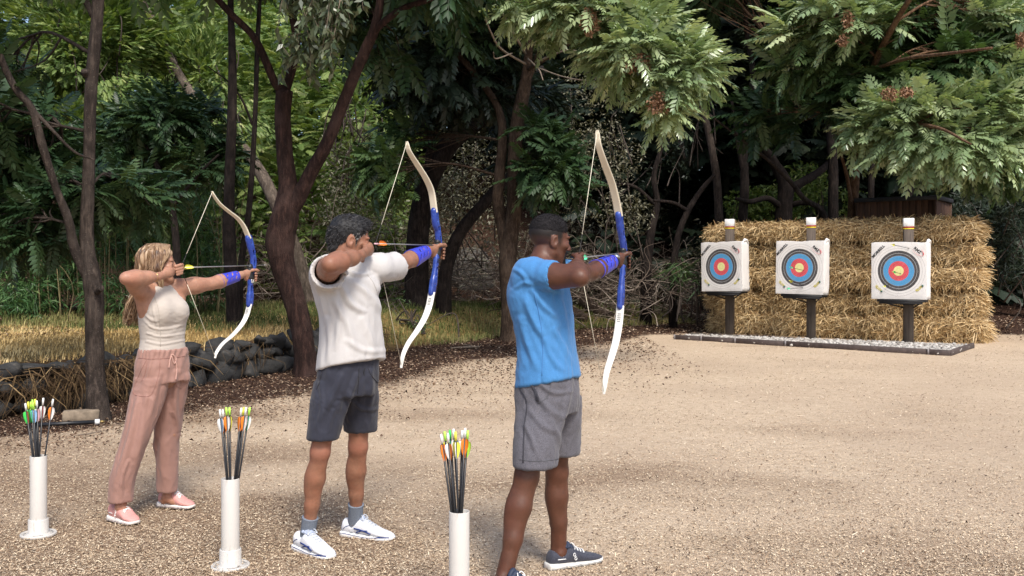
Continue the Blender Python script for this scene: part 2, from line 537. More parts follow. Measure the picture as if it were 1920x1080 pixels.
def grip_hand(F, G, wr, B, s=1.0):
    """left hand closed round a bow grip at G, bow axis B, from the wrist"""
    w = unit(G - wr)
    pc = G - AIM * 0.032 * s - RGT * 0.012
    F.cone(wr, pc - AIM * 0.02, 0.0245 * s, 0.026 * s, 0.02, flat=(RGT, 0.8))
    F.ell(pc - B * 0.014 * s, A(0.034, 0.022, 0.043) * s, (AIM, RGT, B), 0.015)
    F.ell(pc + B * 0.004 + RGT * 0.010 - AIM * 0.004, A(0.028, 0.018, 0.024) * s, (AIM, RGT, B), 0.012)
    for i, (z, q) in enumerate(((0.004, 1.0), (-0.016, 1.06), (-0.035, 1.0), (-0.052, 0.88))):
        o = G + B * z * s
        r = (0.0095 - 0.0006 * i) * s
        pts = [o - AIM * 0.018 * s - RGT * 0.026 * s, o + AIM * 0.016 * s * q - RGT * 0.031 * s, o + AIM * 0.036 * s * q - RGT * 0.004 * s,
               o + AIM * 0.030 * s * q + RGT * 0.022 * s - B * 0.002, o + AIM * (0.008 * q) * s + RGT * 0.031 * s - B * 0.004]
        F.chain(pts, [r * 1.1, r, r, r * 0.95, r * 0.85], 0.0035)
    F.chain([pc + B * 0.012 * s + RGT * 0.006, G + B * 0.026 * s + RGT * 0.024 * s - AIM * 0.012, G + B * 0.027 * s + RGT * 0.030 * s + AIM * 0.022, G + B * 0.021 * s + RGT * 0.025 * s + AIM * 0.047],
            [0.014 * s, 0.0115 * s, 0.0105 * s, 0.009 * s], 0.006)

def draw_hand(F, N, wr, s=1.0):
    """right hand with three fingers hooked on the string at N"""
    d = unit(N - wr); up = unit(A(0, 0, 1) - d * d[2]); out = np.cross(d, up)       # out points away from the face, towards the camera side
    kn = N - d * 0.050 * s + out * 0.012
    F.cone(wr, wr + (kn - wr) * 0.6, 0.025 * s, 0.030 * s, 0.02, flat=(out, 0.72))
    F.ell(wr + (kn - wr) * 0.62, A(0.044, 0.015, 0.036) * s, (d, out, up), 0.012)
    for i, (z, q) in enumerate(((0.026, 0.95), (0.004, 1.0), (-0.015, 0.97), (-0.032, 0.8))):
        r = (0.0098 - 0.0006 * i) * s
        b = kn + up * z * s; n = N + up * (z * 0.72 - 0.002) * s
        if i == 3: n = n - d * 0.012
        pts = [b - d * 0.014, b + d * 0.026 * q + out * 0.009, n + d * 0.016 * q + out * 0.004, n + d * 0.010 * q - out * 0.014 * s, n - d * 0.012 - out * 0.020 * s]
        F.chain(pts, [r * 1.15, r * 1.1, r, r * 0.95, r * 0.85], 0.0035)
    t0 = wr + (kn - wr) * 0.35 + up * 0.026 * s
    F.chain([t0 - up * 0.01, t0 + d * 0.030 * s - out * 0.010, t0 + d * 0.052 * s - out * 0.024, t0 + d * 0.066 * s - out * 0.034 - up * 0.006], [0.015 * s, 0.0125 * s, 0.011 * s, 0.009 * s], 0.008)

def fold(V, N, lines, base=0.0):
    """cloth creases: each (polyline in px, depth, height m, width m), measured across the picture plane of the cloth"""
    D = np.zeros(len(V))
    for pts, d, h, w in lines:
        q = np.array([P(x, y, d)[[0, 2]] for x, y in pts])
        q = catmull(q, 6) if len(q) > 2 else q
        best = np.full(len(V), 1e9); tt = np.zeros(len(V)); tot = len(q) - 1
        for i, (a, b) in enumerate(zip(q[:-1], q[1:])):
            e = b - a; t = np.clip(((V[:, [0, 2]] - a) @ e) / max(e @ e, 1e-9), 0, 1)
            dd = np.linalg.norm(V[:, [0, 2]] - a - t[:, None] * e, axis=1)
            m = dd < best; best[m] = dd[m]; tt[m] = (i + t[m]) / tot
        env = np.sin(np.clip(0.12 + 0.88 * tt, 0, 1) * math.pi) ** 0.6
        x = best / w
        D += h * env * (np.exp(-x * x) - 0.45 * np.exp(-((x - 1.6) ** 2) * 1.2))
    return V + N * D[:, None]

def cloth(F, name, mat, parent, folds=(), amp=0.004, sc=11.0, stretch=(1, 1, 0.45), seed=0, smooth=2, keep=True):
    V, Q = F.mesh(smooth)
    if keep: V, Q = largest(V, Q)
    N = normals(V, Q)
    n = fbm(V * A(*stretch), sc, 3, seed)
    n2 = fbm(V * A(*stretch) + fbm(V, 6, 2, seed + 3)[:, None] * .05, sc * 2.6, 3, seed + 9)
    V = V + N * (amp * (1 - 2 * np.abs(n)) + amp * .55 * (1 - 2.4 * np.abs(n2)))[:, None]
    V = fold(V, N, folds)
    o = obj(name, V, Q, mat, parent, True)
    return o, V, Q

class Skinny:
    """drops picture lines on a finished surface, for seams, pockets and cords"""
    def __init__(s, V, Q): s.t = BVHTree.FromPolygons([tuple(v) for v in V], [tuple(q) for q in Q])
    def hit(s, px, py, lift=0.002):
        d = Vector(P(px, py, 1.0) - CAM).normalized()
        h = s.t.ray_cast(Vector(CAM), d)
        return None if h[0] is None else np.array(h[0]) + np.array(h[1]) * lift * (1 if h[1].dot(d) < 0 else -1)
    def line(s, pts, r, n=5, lift=0.001, sub=8):
        q = catmull(np.array(pts, float), sub) if len(pts) > 2 else np.linspace(pts[0], pts[1], sub * 2)
        w = [s.hit(x, y, lift) for x, y in q]; w = [x for x in w if x is not None]
        if len(w) < 3: return None
        return tube(np.array(w), r, n)
    def lines(s, name, many, r, mat, parent, lift=0.001):
        for pts in many:
            g = s.line(pts, r, lift=lift)
            if g: mb = MB(); mb.add(*g); mb.build(name, mat, parent, True)

def shoe(parent, heel, toe, width, mats, H=0.105, collar=0.075, style='runner'):
    """running shoe: upper lofted along its length, thick wavy sole, tongue and laces, side stripe"""
    heel = A(heel[0], heel[1], 0); toe = A(toe[0], toe[1], 0)
    L = np.linalg.norm(toe - heel); f = unit(toe - heel); s_ = A(-f[1], f[0], 0)
    def W(x, y, z): return heel + f * x * L + s_ * y + A(0, 0, z)
    def loft(rows, n, k=24, noise_amp=0.0):
        rows = catmull(np.array(rows, float), 5); V = []
        a = np.arange(k) * 2 * math.pi / k
        for x, yc, hw, z0, z1 in rows:
            zc, hz = (z0 + z1) / 2, (z1 - z0) / 2
            ca, sa = np.cos(a), np.sin(a)
            y = yc + hw * np.sign(ca) * np.abs(ca) ** (2 / n); z = zc + hz * np.sign(sa) * np.abs(sa) ** (2 / n)
            V.append(np.array([W(x, yy, zz) for yy, zz in zip(y, z)]))
        m = len(V); V = np.concatenate(V)
        i = np.arange(m - 1)[:, None] * k; j = np.arange(k)[None]; j2 = (j + 1) % k
        Q = np.stack([i + j, i + j2, i + k + j2, i + k + j], -1).reshape(-1, 4)
        c0 = len(V); V = np.vstack([V, V[:k].mean(0), V[-k:].mean(0)]); kk = np.arange(k); k2 = (kk + 1) % k
        T = np.concatenate([np.stack([np.full(k, c0), k2, kk], -1), np.stack([np.full(k, c0 + 1), (m - 1) * k + kk, (m - 1) * k + k2], -1)])
        return V, [Q, T]
    w = width / 2
    up = [(0.025, 0, w * .45, .030, .070), (0.07, 0, w * .68, .026, collar + .018), (0.16, 0, w * .74, .024, collar + .012), (0.26, 0, w * .76, .024, collar + .004), (0.36, 0, w * .80, .022, H - .004),
          (0.46, .002, w * .86, .022, H - .016), (0.58, .004, w * .93, .02, H - .036), (0.72, .004, w * .95, .018, .062), (0.86, .003, w * .82, .018, .050), (0.95, .002, w * .56, .020, .040), (0.985, .001, w * .3, .024, .034)]
    V, Fc = loft(up, 2.3)
    u = obj('shoe', V, Fc, mats['upper'], parent, True)
    so = [(0.0, 0, w * .50, .006, .034), (0.03, 0, w * .74, .002, .038), (0.14, 0, w * .86, 0, .036), (0.32, 0, w * .84, .001, .032), (0.5, .002, w * .90, .001, .029), (0.7, .004, w * 1.0, 0, .027), (0.85, .003, w * .90, .003, .026), (0.95, .002, w * .66, .008, .028), (1.0, .001, w * .34, .014, .028)]
    V, Fc = loft(so, 4.5)
    ORI[u.name] = ORI[parent.name]
    obj('sole', V, Fc, mats['sole'], u, True)
    if style == 'cloud':
        for e in (-1, 1):
            mb = MB()
            for i in range(7):
                x = 0.1 + 0.125 * i; ww = np.interp(x, [0, .14, .5, .7, .95], [w * .6, w * .86, w * .9, w, w * .66])
                mb.tube([W(x - .065, e * ww * 1.0, .012), W(x + .065, e * ww * 1.0, .012 + .003 * (i % 2))], 0.0055, 6)
            mb.build('sole_groove', mats['gap'], u, True)
    if style == 'runner':
        V, Fc = loft([(x, yc, hw * 1.015, .018 + .018 * max(0, .3 - x) + .004 * math.sin(9 * x), .024 + .02 * max(0, .3 - x) + .004 * math.sin(9 * x)) for x, yc, hw, a, b in so[1:-1]], 4.5)
        obj('sole_band', V, Fc, mats['stripe'], u, True)
    mb = MB()
    for i in range(5):
        x = 0.40 + 0.055 * i; zt = np.interp(x, [.36, .46, .58, .72], [H, H - .014, H - .034, .066])
        mb.tube(catmull([W(x, -w * .5, zt - .012), W(x + .01, -w * .2, zt + .002), W(x + .015, w * .2, zt + .002), W(x + .02, w * .5, zt - .012)], 4), .0032, 6)
        mb.tube(catmull([W(x + .03, -w * .45, zt - .016), W(x + .015, 0, zt), W(x, w * .45, zt - .012)], 4), .0028, 6)
    for e in (-1, 1):
        mb.tube(catmull([W(.40, 0, H), W(.40 + .02, e * w * .35, H + .010), W(.46, e * w * .6, H - .012), W(.44, e * w * .3, H - .004)], 5), .0026, 6)
    mb.build('laces', mats['lace'], u, True)
    mb = MB()
    mb.tube(catmull([W(.30, -w * .50, H - .012), W(.315, 0, H + .014), W(.30, w * .50, H - .012)], 5), .013, 8)
    mb.tube(catmull([W(.35, -w * .46, H - .014), W(.365, 0, H + .004), W(.35, w * .46, H - .014)], 5), .014, 8)
    mb.tube(catmull([W(.40, -w * .40, H - .020), W(.41, 0, H - .006), W(.40, w * .40, H - .020)], 5), .014, 8)
    mb.build('tongue', mats['tongue'], u, True)
    if style == 'runner':
        mb = MB()
        for e in (-1, 1):
            for (x0, z0, x1, z1, r) in ((.30, .062, .62, .040, .0075), (.34, .040, .56, .056, .006), (.08, .052, .20, .075, .004)):
                ww = [np.interp(x, [.07, .16, .36, .58, .72], [w * .68, w * .74, w * .80, w * .93, w * .95]) * .985 for x in (x0, (x0 + x1) / 2, x1)]
                mb.tube(catmull([W(x0, e * ww[0], z0), W((x0 + x1) / 2, e * ww[1], (z0 + z1) / 2 + .004), W(x1, e * ww[2] * .97, z1)], 5), r * .6, 6)
        mb.build('stripe', mats['stripe'], u, True)
    elif style == 'cloud':
        e = -1                                              # the outer side shows a pale bar and a two-lobed emblem
        mb = MB()
        ww = w * .77
        mb.tube([W(.13, e * ww, .058), W(.27, e * ww * 1.01, .056)], .0028, 6)
        mb.build('reflective_bar', mats['lace'], u, True)
        mb = MB()
        for zc, xo in ((.072, .0), (.054, .012)):
            q = [W(.42 + xo + .020 * math.cos(t), e * (w * .83 + (.072 - zc) * .35), zc + .008 * math.sin(t)) for t in np.linspace(.6, 2 * math.pi + .1, 12)]
            mb.tube(q, .0022, 5)
        mb.build('emblem', mats['lace'], u, True)
    return u

def arm_guard(parent, el, wr, centre, mat, strapmat, t0=0.22, t1=0.82, r0=0.047, r1=0.035):
    d = unit(wr - el); c = unit(centre - d * np.dot(centre, d)); b = np.cross(d, c)
    na, nt = 64, 44; arc = math.radians(215)
    A_ = np.linspace(-arc / 2, arc / 2, na + 1); T_ = np.linspace(0, 1, nt + 1)
    V = []
    for t in T_:
        q = el + (wr - el) * (t0 + (t1 - t0) * t); r = r0 + (r1 - r0) * t
        for a in A_:
            ed = 0.10 * math.sin(abs(a) * 1.4) * (0.5 - t)
            V.append(q + d * ed * 0.06 + (c * math.cos(a) + b * math.sin(a)) * r)
    V = np.array(V); Q = []
    for i in range(nt):
        for j in range(na):
            t, a = (i + .5) / nt, A_[j]
            hole = False
            for row, off in ((-0.75, 0.0), (0.0, 0.14), (0.75, 0.0)):
                for k in range(3):
                    tc = 0.22 + 0.27 * k + off - (a - row) * 0.16
                    if abs(t - tc) < 0.035 and abs(a - row) < 0.24: hole = True
            if not hole:
                Q.append([i * (na + 1) + j, i * (na + 1) + j + 1, (i + 1) * (na + 1) + j + 1, (i + 1) * (na + 1) + j])
    o = obj('arm_guard', V, np.array(Q), mat, parent, True)
    md = o.modifiers.new('thick', 'SOLIDIFY'); md.thickness = 0.005; md.offset = 1
    ORI[o.name] = ORI[parent.name]
    for t in (0.18, 0.78):
        mb = MB(); q = el + (wr - el) * (t0 + (t1 - t0) * t); r = r0 + (r1 - r0) * t + .001
        mb.tube([q + (c * math.cos(a) + b * math.sin(a)) * r for a in np.linspace(arc / 2 - .2, 2 * math.pi - arc / 2 + .2, 16)], .0042, 6)
        mb.build('strap', strapmat, o, True)
    return o

def strands(roots, dirs, length, width, mat, name, parent, grav=0.0, curl=0.0, seg=4, seed=1, lenvar=.4, wid_dir=None):
    """short hair: thin tapered ribbons that start on the scalp"""
    g = np.random.default_rng(seed); n = len(roots)
    L = length * (1 - lenvar * g.random(n)); d = dirs + g.normal(0, .18, (n, 3)); d /= np.linalg.norm(d, axis=1)[:, None]
    side = np.cross(d, g.normal(0, 1, (n, 3))); side /= np.linalg.norm(side, axis=1)[:, None]
    cv = g.normal(0, curl, (n, 3)); V = np.zeros((n, seg + 1, 2, 3)); p = roots.copy()
    for i in range(seg + 1):
        w = width * (1 - .8 * i / seg)
        V[:, i, 0] = p - side * w / 2; V[:, i, 1] = p + side * w / 2
        dd = d + cv * (i / seg) + A(0, 0, -grav) * (i / seg); dd /= np.linalg.norm(dd, axis=1)[:, None]
        p = p + dd * (L / seg)[:, None]
    idx = np.arange(n)[:, None] * (seg + 1) * 2 + np.arange(seg)[None] * 2
    Q = np.stack([idx, idx + 1, idx + 3, idx + 2], -1).reshape(-1, 4)
    var = np.repeat(g.random(n), (seg + 1) * 2)
    return obj(name, V.reshape(-1, 3), Q, mat, parent, True, {'var': var})

EYE = None
def eyes(parent, C, ax, s=1.0):
    global EYE
    r, f, u = ax
    if EYE is None:
        EYE = (mat_simple('eye_white', (.7, .66, .62), .2), mat_simple('iris', (.05, .03, .02), .15))
    for e in (-1, 1):
        c = C + (r * e * .031 + f * .0750 + u * .002) * s
        mb = MB(); R = .0118 * s
        a = [c + (-f) * R * math.cos(t) for t in np.linspace(0, math.pi, 10)]
        mb.tube(a, [max(1e-4, R * math.sin(t)) for t in np.linspace(0, math.pi, 10)], 14)
        o = mb.build('eye', EYE[0], parent, True)
        ORI[o.name] = ORI[parent.name]
        mb = MB(); mb.tube([c + f * R * .86, c + f * R * 1.02], [.0058 * s, .0045 * s], 12)
        mb.build('iris', EYE[1], o, True)

def eyebrows(parent, C, ax, s, mat):
    r, f, u = ax
    for e in (-1, 1):
        mb = MB()
        q = [C + (r * e * x + f * y + u * z) * s for x, y, z in ((.014, .0885, .026), (.030, .0865, .031), (.046, .073, .027))]
        mb.tube(catmull(q, 4), np.linspace(.0046, .0025, 9) * s, 6)
        mb.build('eyebrow', mat, parent, True)
# ================================================================= bows and arrows
def inplane(px, py, G):
    """point of the vertical plane through G along the shooting line, seen at that pixel"""
    k = (px - HX) / FOC
    u = (k * G[1] - G[0]) / (AIM[0] - k * AIM[1])
    d = G[1] + u * AIM[1]
    return A(G[0] + u * AIM[0], d, CAMH - (py - HY) / FOC * d)

M_LIMB = NT('limb_laminate')
_f = M_LIMB.noise(8, 3, .5, M_LIMB.coord('Object', (1, 1, .15)))
M_LIMB.bsdf(M_LIMB.ramp(_f, [(.3, (.70, .62, .46)), (.7, (.80, .73, .58))]), .28, None, Coat_Weight=.4)
M_LIMB = M_LIMB.m
M_LIMB_LO = mat_simple('limb_laminate_pale', (.80, .78, .72), .28, .05, 8, Coat_Weight=.4)
M_RISER = NT('riser_paint')
_f = M_RISER.noise(38, 5, .7)
M_RISER.bsdf(M_RISER.ramp(_f, [(.30, (.012, .030, .20)), (.55, (.022, .058, .32)), (.68, (.06, .12, .42)), (.82, (.25, .33, .60))]), .3, _f, .12, .003, Coat_Weight=.3)
M_RISER = M_RISER.m
M_GRIP = mat_simple('grip_rubber', (.012, .012, .013), .45, .2, 60)
M_STRING = mat_simple('bow_string', (.72, .66, .52), .7, .1, 200)
M_SERVE = mat_simple('string_serving', (.02, .018, .016), .7, .1, 200)
M_TIP = mat_simple('limb_tip', (.70, .62, .5), .35)
M_INK = mat_simple('print_ink', (.05, .05, .06), .6)
M_GUARD = mat_simple('guard_plastic', (.045, .055, .50), .38, .10, 40)
M_BLACK = mat_simple('black_webbing', (.012, .012, .014), .7)

def bow(label, G, upper, riser, lower, nock_px, wsc=1.0, bright=False):
    t = empty('recurve_bow', G, label, 'bow', 'recurve bows drawn by the archers')
    def limb(pts, flip, mat):
        q = catmull([inplane(x, y, G) for x, y in pts], 6)
        s_ = np.linspace(0, 1, len(q)) if flip > 0 else np.linspace(1, 0, len(q))           # 0 at the tip
        w = np.interp(s_, [0, .05, .12, .5, 1], [.012, .018, .026, .040, .046]) * wsc
        h = np.interp(s_, [0, .1, 1], [.010, .008, .014])
        pr = np.stack([np.stack([a * w / 2, b * h / 2], -1) for a, b in ((-1, -.5), (-.8, -1), (.8, -1), (1, -.5), (1, .5), (.8, 1), (-.8, 1), (-1, .5))], 1)
        V, Q, T = sweep(q, pr, RGT)
        o = obj('limb', V, [Q, T], mat, t, False)
        o.data.polygons.foreach_set('use_smooth', np.zeros(len(o.data.polygons), bool))
        return q
    qu = limb(upper, 1, M_LIMB); ql = limb(lower, -1, M_LIMB_LO)
    R = [inplane(x, y, G) for x, y in riser]
    F = Field(np.min(R, 0) - .07, np.max(R, 0) + .07, .0032)
    q = catmull(R, 5); n = len(q); s_ = np.linspace(0, 1, n)
    rad = np.interp(s_, [0, .16, .24, .34, .48, .55, .63, .72, .80, .86, 1], [.026, .026, .021, .0235, .021, .019, .021, .0185, .021, .027, .024])
    ofs = np.interp(s_, [0, .16, .28, .45, .55, .7, .8, 1], [0, 0, .004, .003, -.004, 0, 0, 0])
    for i in range(n - 1):
        F.cone(q[i] + AIM * ofs[i], q[i + 1] + AIM * ofs[i + 1], rad[i], rad[i + 1], .004, flat=(RGT, .88))
    B = unit(q[0] - q[-1])
    for s0, s1, rr in ((.20, .26, .008), (.33, .41, .006), (.73, .79, .009), (.64, .66, .005)):
        a, b = q[int(s0 * n)], q[int(s1 * n)]
        for e in np.linspace(-1, 1, 9):
            F.cone(a + RGT * e * .04 + AIM * .002, b + RGT * e * .04 + AIM * .002, rr, rr * .8, 0.002, mode='cut')
    for s0 in (.10, .5, .88):
        F.cone(q[int(s0 * n)] + RGT * .016, q[int(s0 * n)] + RGT * .06, .005, .005, .002, mode='cut')
    F.ell(q[int(.20 * n)] + AIM * .022, A(.012, .008, .012), None, .01)
    F.plane(q[n // 2] + RGT * .0175, RGT, .004); F.plane(q[n // 2] - RGT * .0175, -RGT, .004)
    V, Q = F.mesh(1)
    ris = obj('riser', V, Q, M_RISER, t, True)
    gi = int(.53 * n)
    F = Field(q[gi] - .10, q[gi] + .10, .0035)
    F.chain([q[gi] + B * .048 - AIM * .010, q[gi] + B * .02 - AIM * .012, q[gi] - B * .03 - AIM * .010, q[gi] - B * .062 - AIM * .006], [.020, .0225, .024, .019], .006, flat=(RGT, .86))
    F.ell(q[gi] + B * .045 - AIM * .016, A(.020, .018, .008), (AIM, RGT, B), .006)
    V, Q = F.mesh(1); obj('grip', V, Q, M_GRIP, t, True)
    # square emblem and printed lines
    c = q[int(.645 * n)] + RGT * .0185; mb = MB(); e = .011
    pts = [c + AIM * x * e + B * y * e for x, y in ((-1, -1), (1, -1), (1, 1), (-1, 1), (-1, -1))]
    for a, b in zip(pts[:-1], pts[1:]): mb.tube([a, b], .0016, 5)
    mb.tube([c + AIM * .003 + B * .006, c + AIM * .003 - B * .005, c - AIM * .006 - B * .005], .0016, 5)
    mb.build('emblem', M_LIMB_LO if bright else M_BLACK, t)
    mb = MB(); k = 4
    for i in range(5):
        p = ql[k - 1] + (ql[k + 1] - ql[k - 1]) * (i * .34); tn = unit(ql[k] - ql[k - 2]); nn = np.cross(tn, RGT)
        nn = nn if np.dot(nn, CAM - p) > 0 else -nn
        for sg in ((-.010, -.002), (.001, .008)) if i % 2 else ((-.009, .009),):
            mb.box(p + nn * .0072 + RGT * (sg[0] + sg[1]) / 2, (sg[1] - sg[0], .0012, .0035), M=np.array([RGT, nn, tn]).T)
    mb.build('printed_lines', M_INK, t)
    N = inplane(*nock_px, G); mb = MB(); tu, tl = qu[1], ql[-2]
    mb.tube([tu, tu + (N - tu) * .5, N + (tu - N) * .18], .0017, 6); mb.tube([tl, tl + (N - tl) * .5, N + (tl - N) * .18], .0017, 6)
    mb.build('string', M_STRING, t)
    mb = MB(); mb.tube([N + (tu - N) * .18, N, N + (tl - N) * .18], .0023, 6); mb.build('serving', M_SERVE, t)
    return t, N, B, q[gi]

SHAFT = {k: mat_simple('shaft_' + k, c, .35, .1, 50, Metallic=m) for k, c, m in (('black', (.010, .010, .012), 0), ('grey', (.30, .29, .28), .6))}
VANE = {k: mat_simple('vane_' + k, c, .5, .08, 60) for k, c in (('orange', (.85, .22, .02)), ('yellow', (.80, .78, .08)), ('green', (.06, .62, .10)), ('lime', (.45, .85, .10)),
        ('white', (.80, .80, .78)), ('mint', (.10, .75, .40)), ('pink', (.80, .45, .5)), ('red', (.75, .08, .04)), ('blue', (.25, .45, .75)))}
def arrow(nock, d, L, vane, nock_c, label, group=None, shaft='black', hen=None, rad=.0036, roll=None, name='arrow', vs=1.0):
    """arrow with its nock at `nock`, flying along d"""
    d = unit(d); t = empty(name, nock, label, 'arrow', group)
    mb = MB(); mb.tube([nock + d * .012, nock + d * (L - .03)], rad, 8); mb.build('shaft', SHAFT[shaft], t, True)
    mb = MB(); mb.tube([nock - d * .012, nock + d * .004, nock + d * .030], [rad * 1.05, rad * 1.35, rad * 1.15], 8); mb.build('nock', VANE[nock_c], t, True)
    mb = MB(); mb.tube([nock + d * (L - .03), nock + d * (L - .012), nock + d * L], [rad * 1.1, rad * 1.1, rad * .2], 8); mb.build('point', SHAFT['grey'], t, True)
    u = unit(np.cross(d, A(.3, .2, .9) if abs(d[2]) < .8 else A(0, 1, .1))); w = np.cross(d, u)
    roll = random.random() * 2 if roll is None else roll
    for k in range(3):
        a = roll + k * 2.094; n_ = u * math.cos(a) + w * math.sin(a); s_ = np.cross(d, n_); mb = MB()
        prof = [(.034, 0), (.040, .013), (.055, .0165), (.075, .0145), (.095, .009), (.108, .003), (.112, 0)]
        V = []
        for e in (-.0007, .0007):
            for x, h in prof: V.append(nock + d * x * (1 + .25 * (vs - 1)) + n_ * (rad * .6) + s_ * e)
            for x, h in prof: V.append(nock + d * x * (1 + .25 * (vs - 1)) + n_ * (rad * .8 + h * vs) + s_ * e)
        m = len(prof); Q = []
        for o in (0, 2 * m):
            for i in range(m - 1): Q.append([o + i, o + i + 1, o + m + i + 1, o + m + i])
        for i in range(m - 1): Q.append([m + i, m + i + 1, 3 * m + i + 1, 3 * m + i])
        obj('vane', np.array(V), np.array(Q), VANE[(hen if hen and k == 0 else vane)], t)
    return t

# ================================================================= the three archers
def lerp(a, b, t): return a + (b - a) * t

def man_blue():
    G = P(1166, 500, 5.62)
    b, N, B, gp = bow('tall recurve bow with cream limbs and blue riser drawn by the man in blue', G,
        [(1119.7, 244), (1120.2, 254), (1123, 275), (1135, 311), (1147.6, 345), (1155.8, 379), (1160.6, 405)],
        [(1160.4, 403), (1163, 425), (1165, 442), (1168.5, 462), (1170, 480), (1168.5, 500), (1166, 525), (1164.5, 550), (1163, 574)],
        [(1163, 573), (1160.6, 605), (1155, 639), (1147, 667.5), (1138, 696), (1134, 720), (1132.6, 739)], (1085, 484))
    C = P(1031, 450, 4.97); ax = head_axes((.90, .43), -.12)
    neck = P(1013, 492, 4.93); pel = P(1028, 725, 4.93)
    rs, ls = P(992, 514, 4.82), P(1052, 514, 5.08)
    re_, rw = P(1086, 519, 4.66), P(1080, 496, 4.93)
    lw = gp - AIM * .098 - RGT * .012 - A(0, 0, .012); le = lerp(ls, lw, .52) + A(.0, -.01, -.030)
    rh, lh = A(.128, 4.85, .93), A(.232, 5.01, .93)
    rk, ra = P(987, 895, 4.78), A(-.035, 4.70, .085)
    lk, la = P(1044, 885, 5.08), P(1049, 1035, 5.12)
    fw = unit([.835, -.55, 0]); yaw = math.atan2(.85, .52)
    F = Field(A(-.18, 4.4, 0), A(.78, 5.85, 1.86), .0046)
    def ctr(z): t = (z - pel[2]) / (neck[2] - pel[2]); return lerp(pel, neck, t)
    S = lambda z, a, b_, f=0.0: (z, *(ctr(z)[:2] + fw[:2] * f), a, b_, yaw)
    F.stack([S(.84, .13, .09), S(.94, .165, .115), S(1.08, .14, .095, .01), S(1.26, .15, .09, -.005), S(1.40, .160, .090, -.012), S(1.50, .14, .08, -.005), S(1.57, .06, .055)], .02, round_=.03)
    F.cone(neck - A(0, 0, .06), C - ax[2] * .055 - ax[1] * .022, .066, .058, .03)
    F.cone(neck - A(0, 0, .02), lerp(rs, neck, .3), .05, .045, .04); F.cone(neck - A(0, 0, .02), lerp(ls, neck, .3), .05, .045, .04)
    head(F, C, ax, 1.02)
    arm(F, rs, re_, rw, 1.06); arm(F, ls, le, lw, 1.0)
    grip_hand(F, gp, lw, B); draw_hand(F, N, rw)
    leg(F, rh, rk, ra, unit([.8, -.5, 0]), 1.05); leg(F, lh, lk, la, unit([.85, .1, 0]), 1.0)
    rt, lt = A(.19, 4.55), P(1112, 1056, 5.2)[:2]
    foot(F, ra, rt); foot(F, la, lt)
    V, Q = F.mesh(2); V, Q = largest(V, Q)
    lipc = C - ax[2] * .068 + ax[1] * .098
    at = np.exp(-(np.linalg.norm((V - lipc) * A(1, 1, 1.7), axis=1) / .020) ** 2) * .5
    q = V - C; lo_, fr_ = q @ ax[2], q @ ax[1]
    st = np.clip((lo_ + .054) / .070, 0, 1) ** 1.15 * np.clip((.045 - fr_) / .02, 0, 1) * ~((np.abs(q @ ax[0]) > .074) & (np.abs(fr_ + .014) < .024) & (np.abs(lo_ + .014) < .036)) * .96
    sk = skin_mat('skin_dark', (.115, .047, .028), (.16, .06, .05), .38, stubble=(.008, .0065, .0065))
    body = obj('person', V, Q, sk, None, True, {'lip': at, 'stubble': st}, origin=A(pel[0], pel[1], 0))
    tag(body, 'man in blue henley shirt and grey shorts at full draw, nearest the targets', 'person', 'archers at full draw')
    # hair: cropped cap with a faded lower edge, beard along the jaw
    r, f, u = ax; s = 1.02
    F = Field(C - .16, C + .17, .0034)
    F.ell(C + (-f * .013 + u * .042) * s, A(.0765, .0995, .0845) * s, ax, 0); F.ell(C + (f * .008 + u * .056) * s, A(.062, .072, .066) * s, ax, .01)
    F.plane(C + u * .034 - f * .05, -u + f * .02, .016); F.plane(C + f * .070 + u * .055, f * .9 - u * .45, .008)
    hv, hq = F.mesh(1); nn = normals(hv, hq); hv = hv + nn * (fbm(hv, 170, 2) * .0022)[:, None]
    hm = NT('cropped_hair'); ff = hm.noise(260, 3, .7)
    hm.bsdf(hm.ramp(ff, [(.35, (.006, .0055, .006)), (.7, (.030, .027, .030))]), .8, ff, .8, .004, Specular_IOR_Level=.15)
    h_ = obj('hair', hv, hq, hm.m, body, True); ORI[h_.name] = ORI[body.name]
    pk = np.random.default_rng(3).choice(len(hv), 5200); strands(hv[pk] - nn[pk] * .002, unit_rows(nn[pk] * .8 + f * .35), .0085, .0030, hm.m, 'curls', h_, .2, 1.2, 3, 12)
    F = Field(C - .16, C + .16, .0034)
    for e in (-1, 1):
        F.cone(C + (r * e * .056 - u * .022 - f * .004) * s, C + (r * e * .051 - f * .004 - u * .064) * s, .018, .021, .01)
        F.cone(C + (r * e * .050 - f * .002 - u * .064) * s, C + (r * e * .014 + f * .066 - u * .105) * s, .0215, .0195, .02)
        F.cone(C + (r * e * .024 + f * .078 - u * .054) * s, C + (r * e * .026 + f * .070 - u * .09) * s, .011, .012, .01)
    F.cone(C + (-r * .01 + f * .072 - u * .107) * s, C + (r * .01 + f * .072 - u * .107) * s, .0185, .0185, .02)
    F.cone(C + (-r * .018 + f * .094 - u * .053) * s, C + (r * .018 + f * .094 - u * .053) * s, .0065, .0065, .006)
    hv, hq = F.mesh(1); nn = normals(hv, hq); hv = hv + nn * (fbm(hv, 190, 2) * .0012 - .0008)[:, None]
    obj('beard', hv, hq, hm.m, body, True)
    eyes(body, C, ax, 1.02); eyebrows(body, C, ax, 1.02, hm.m)
    # shirt
    F = Field(A(-.2, 4.55, .84), A(.48, 5.4, 1.66), .0062)
    def ctr2(z):
        py = 500 + (CAMH - z) * FOC / 4.93
        return P(np.interp(py, [480, 520, 560, 600, 650, 690, 720], [1011, 1009, 1012, 1020, 1026, 1029, 1030]), py, 4.93)
    S = lambda z, a, b_, f=0.0: (z, *(ctr2(z)[:2] + fw[:2] * f), a, b_, yaw)
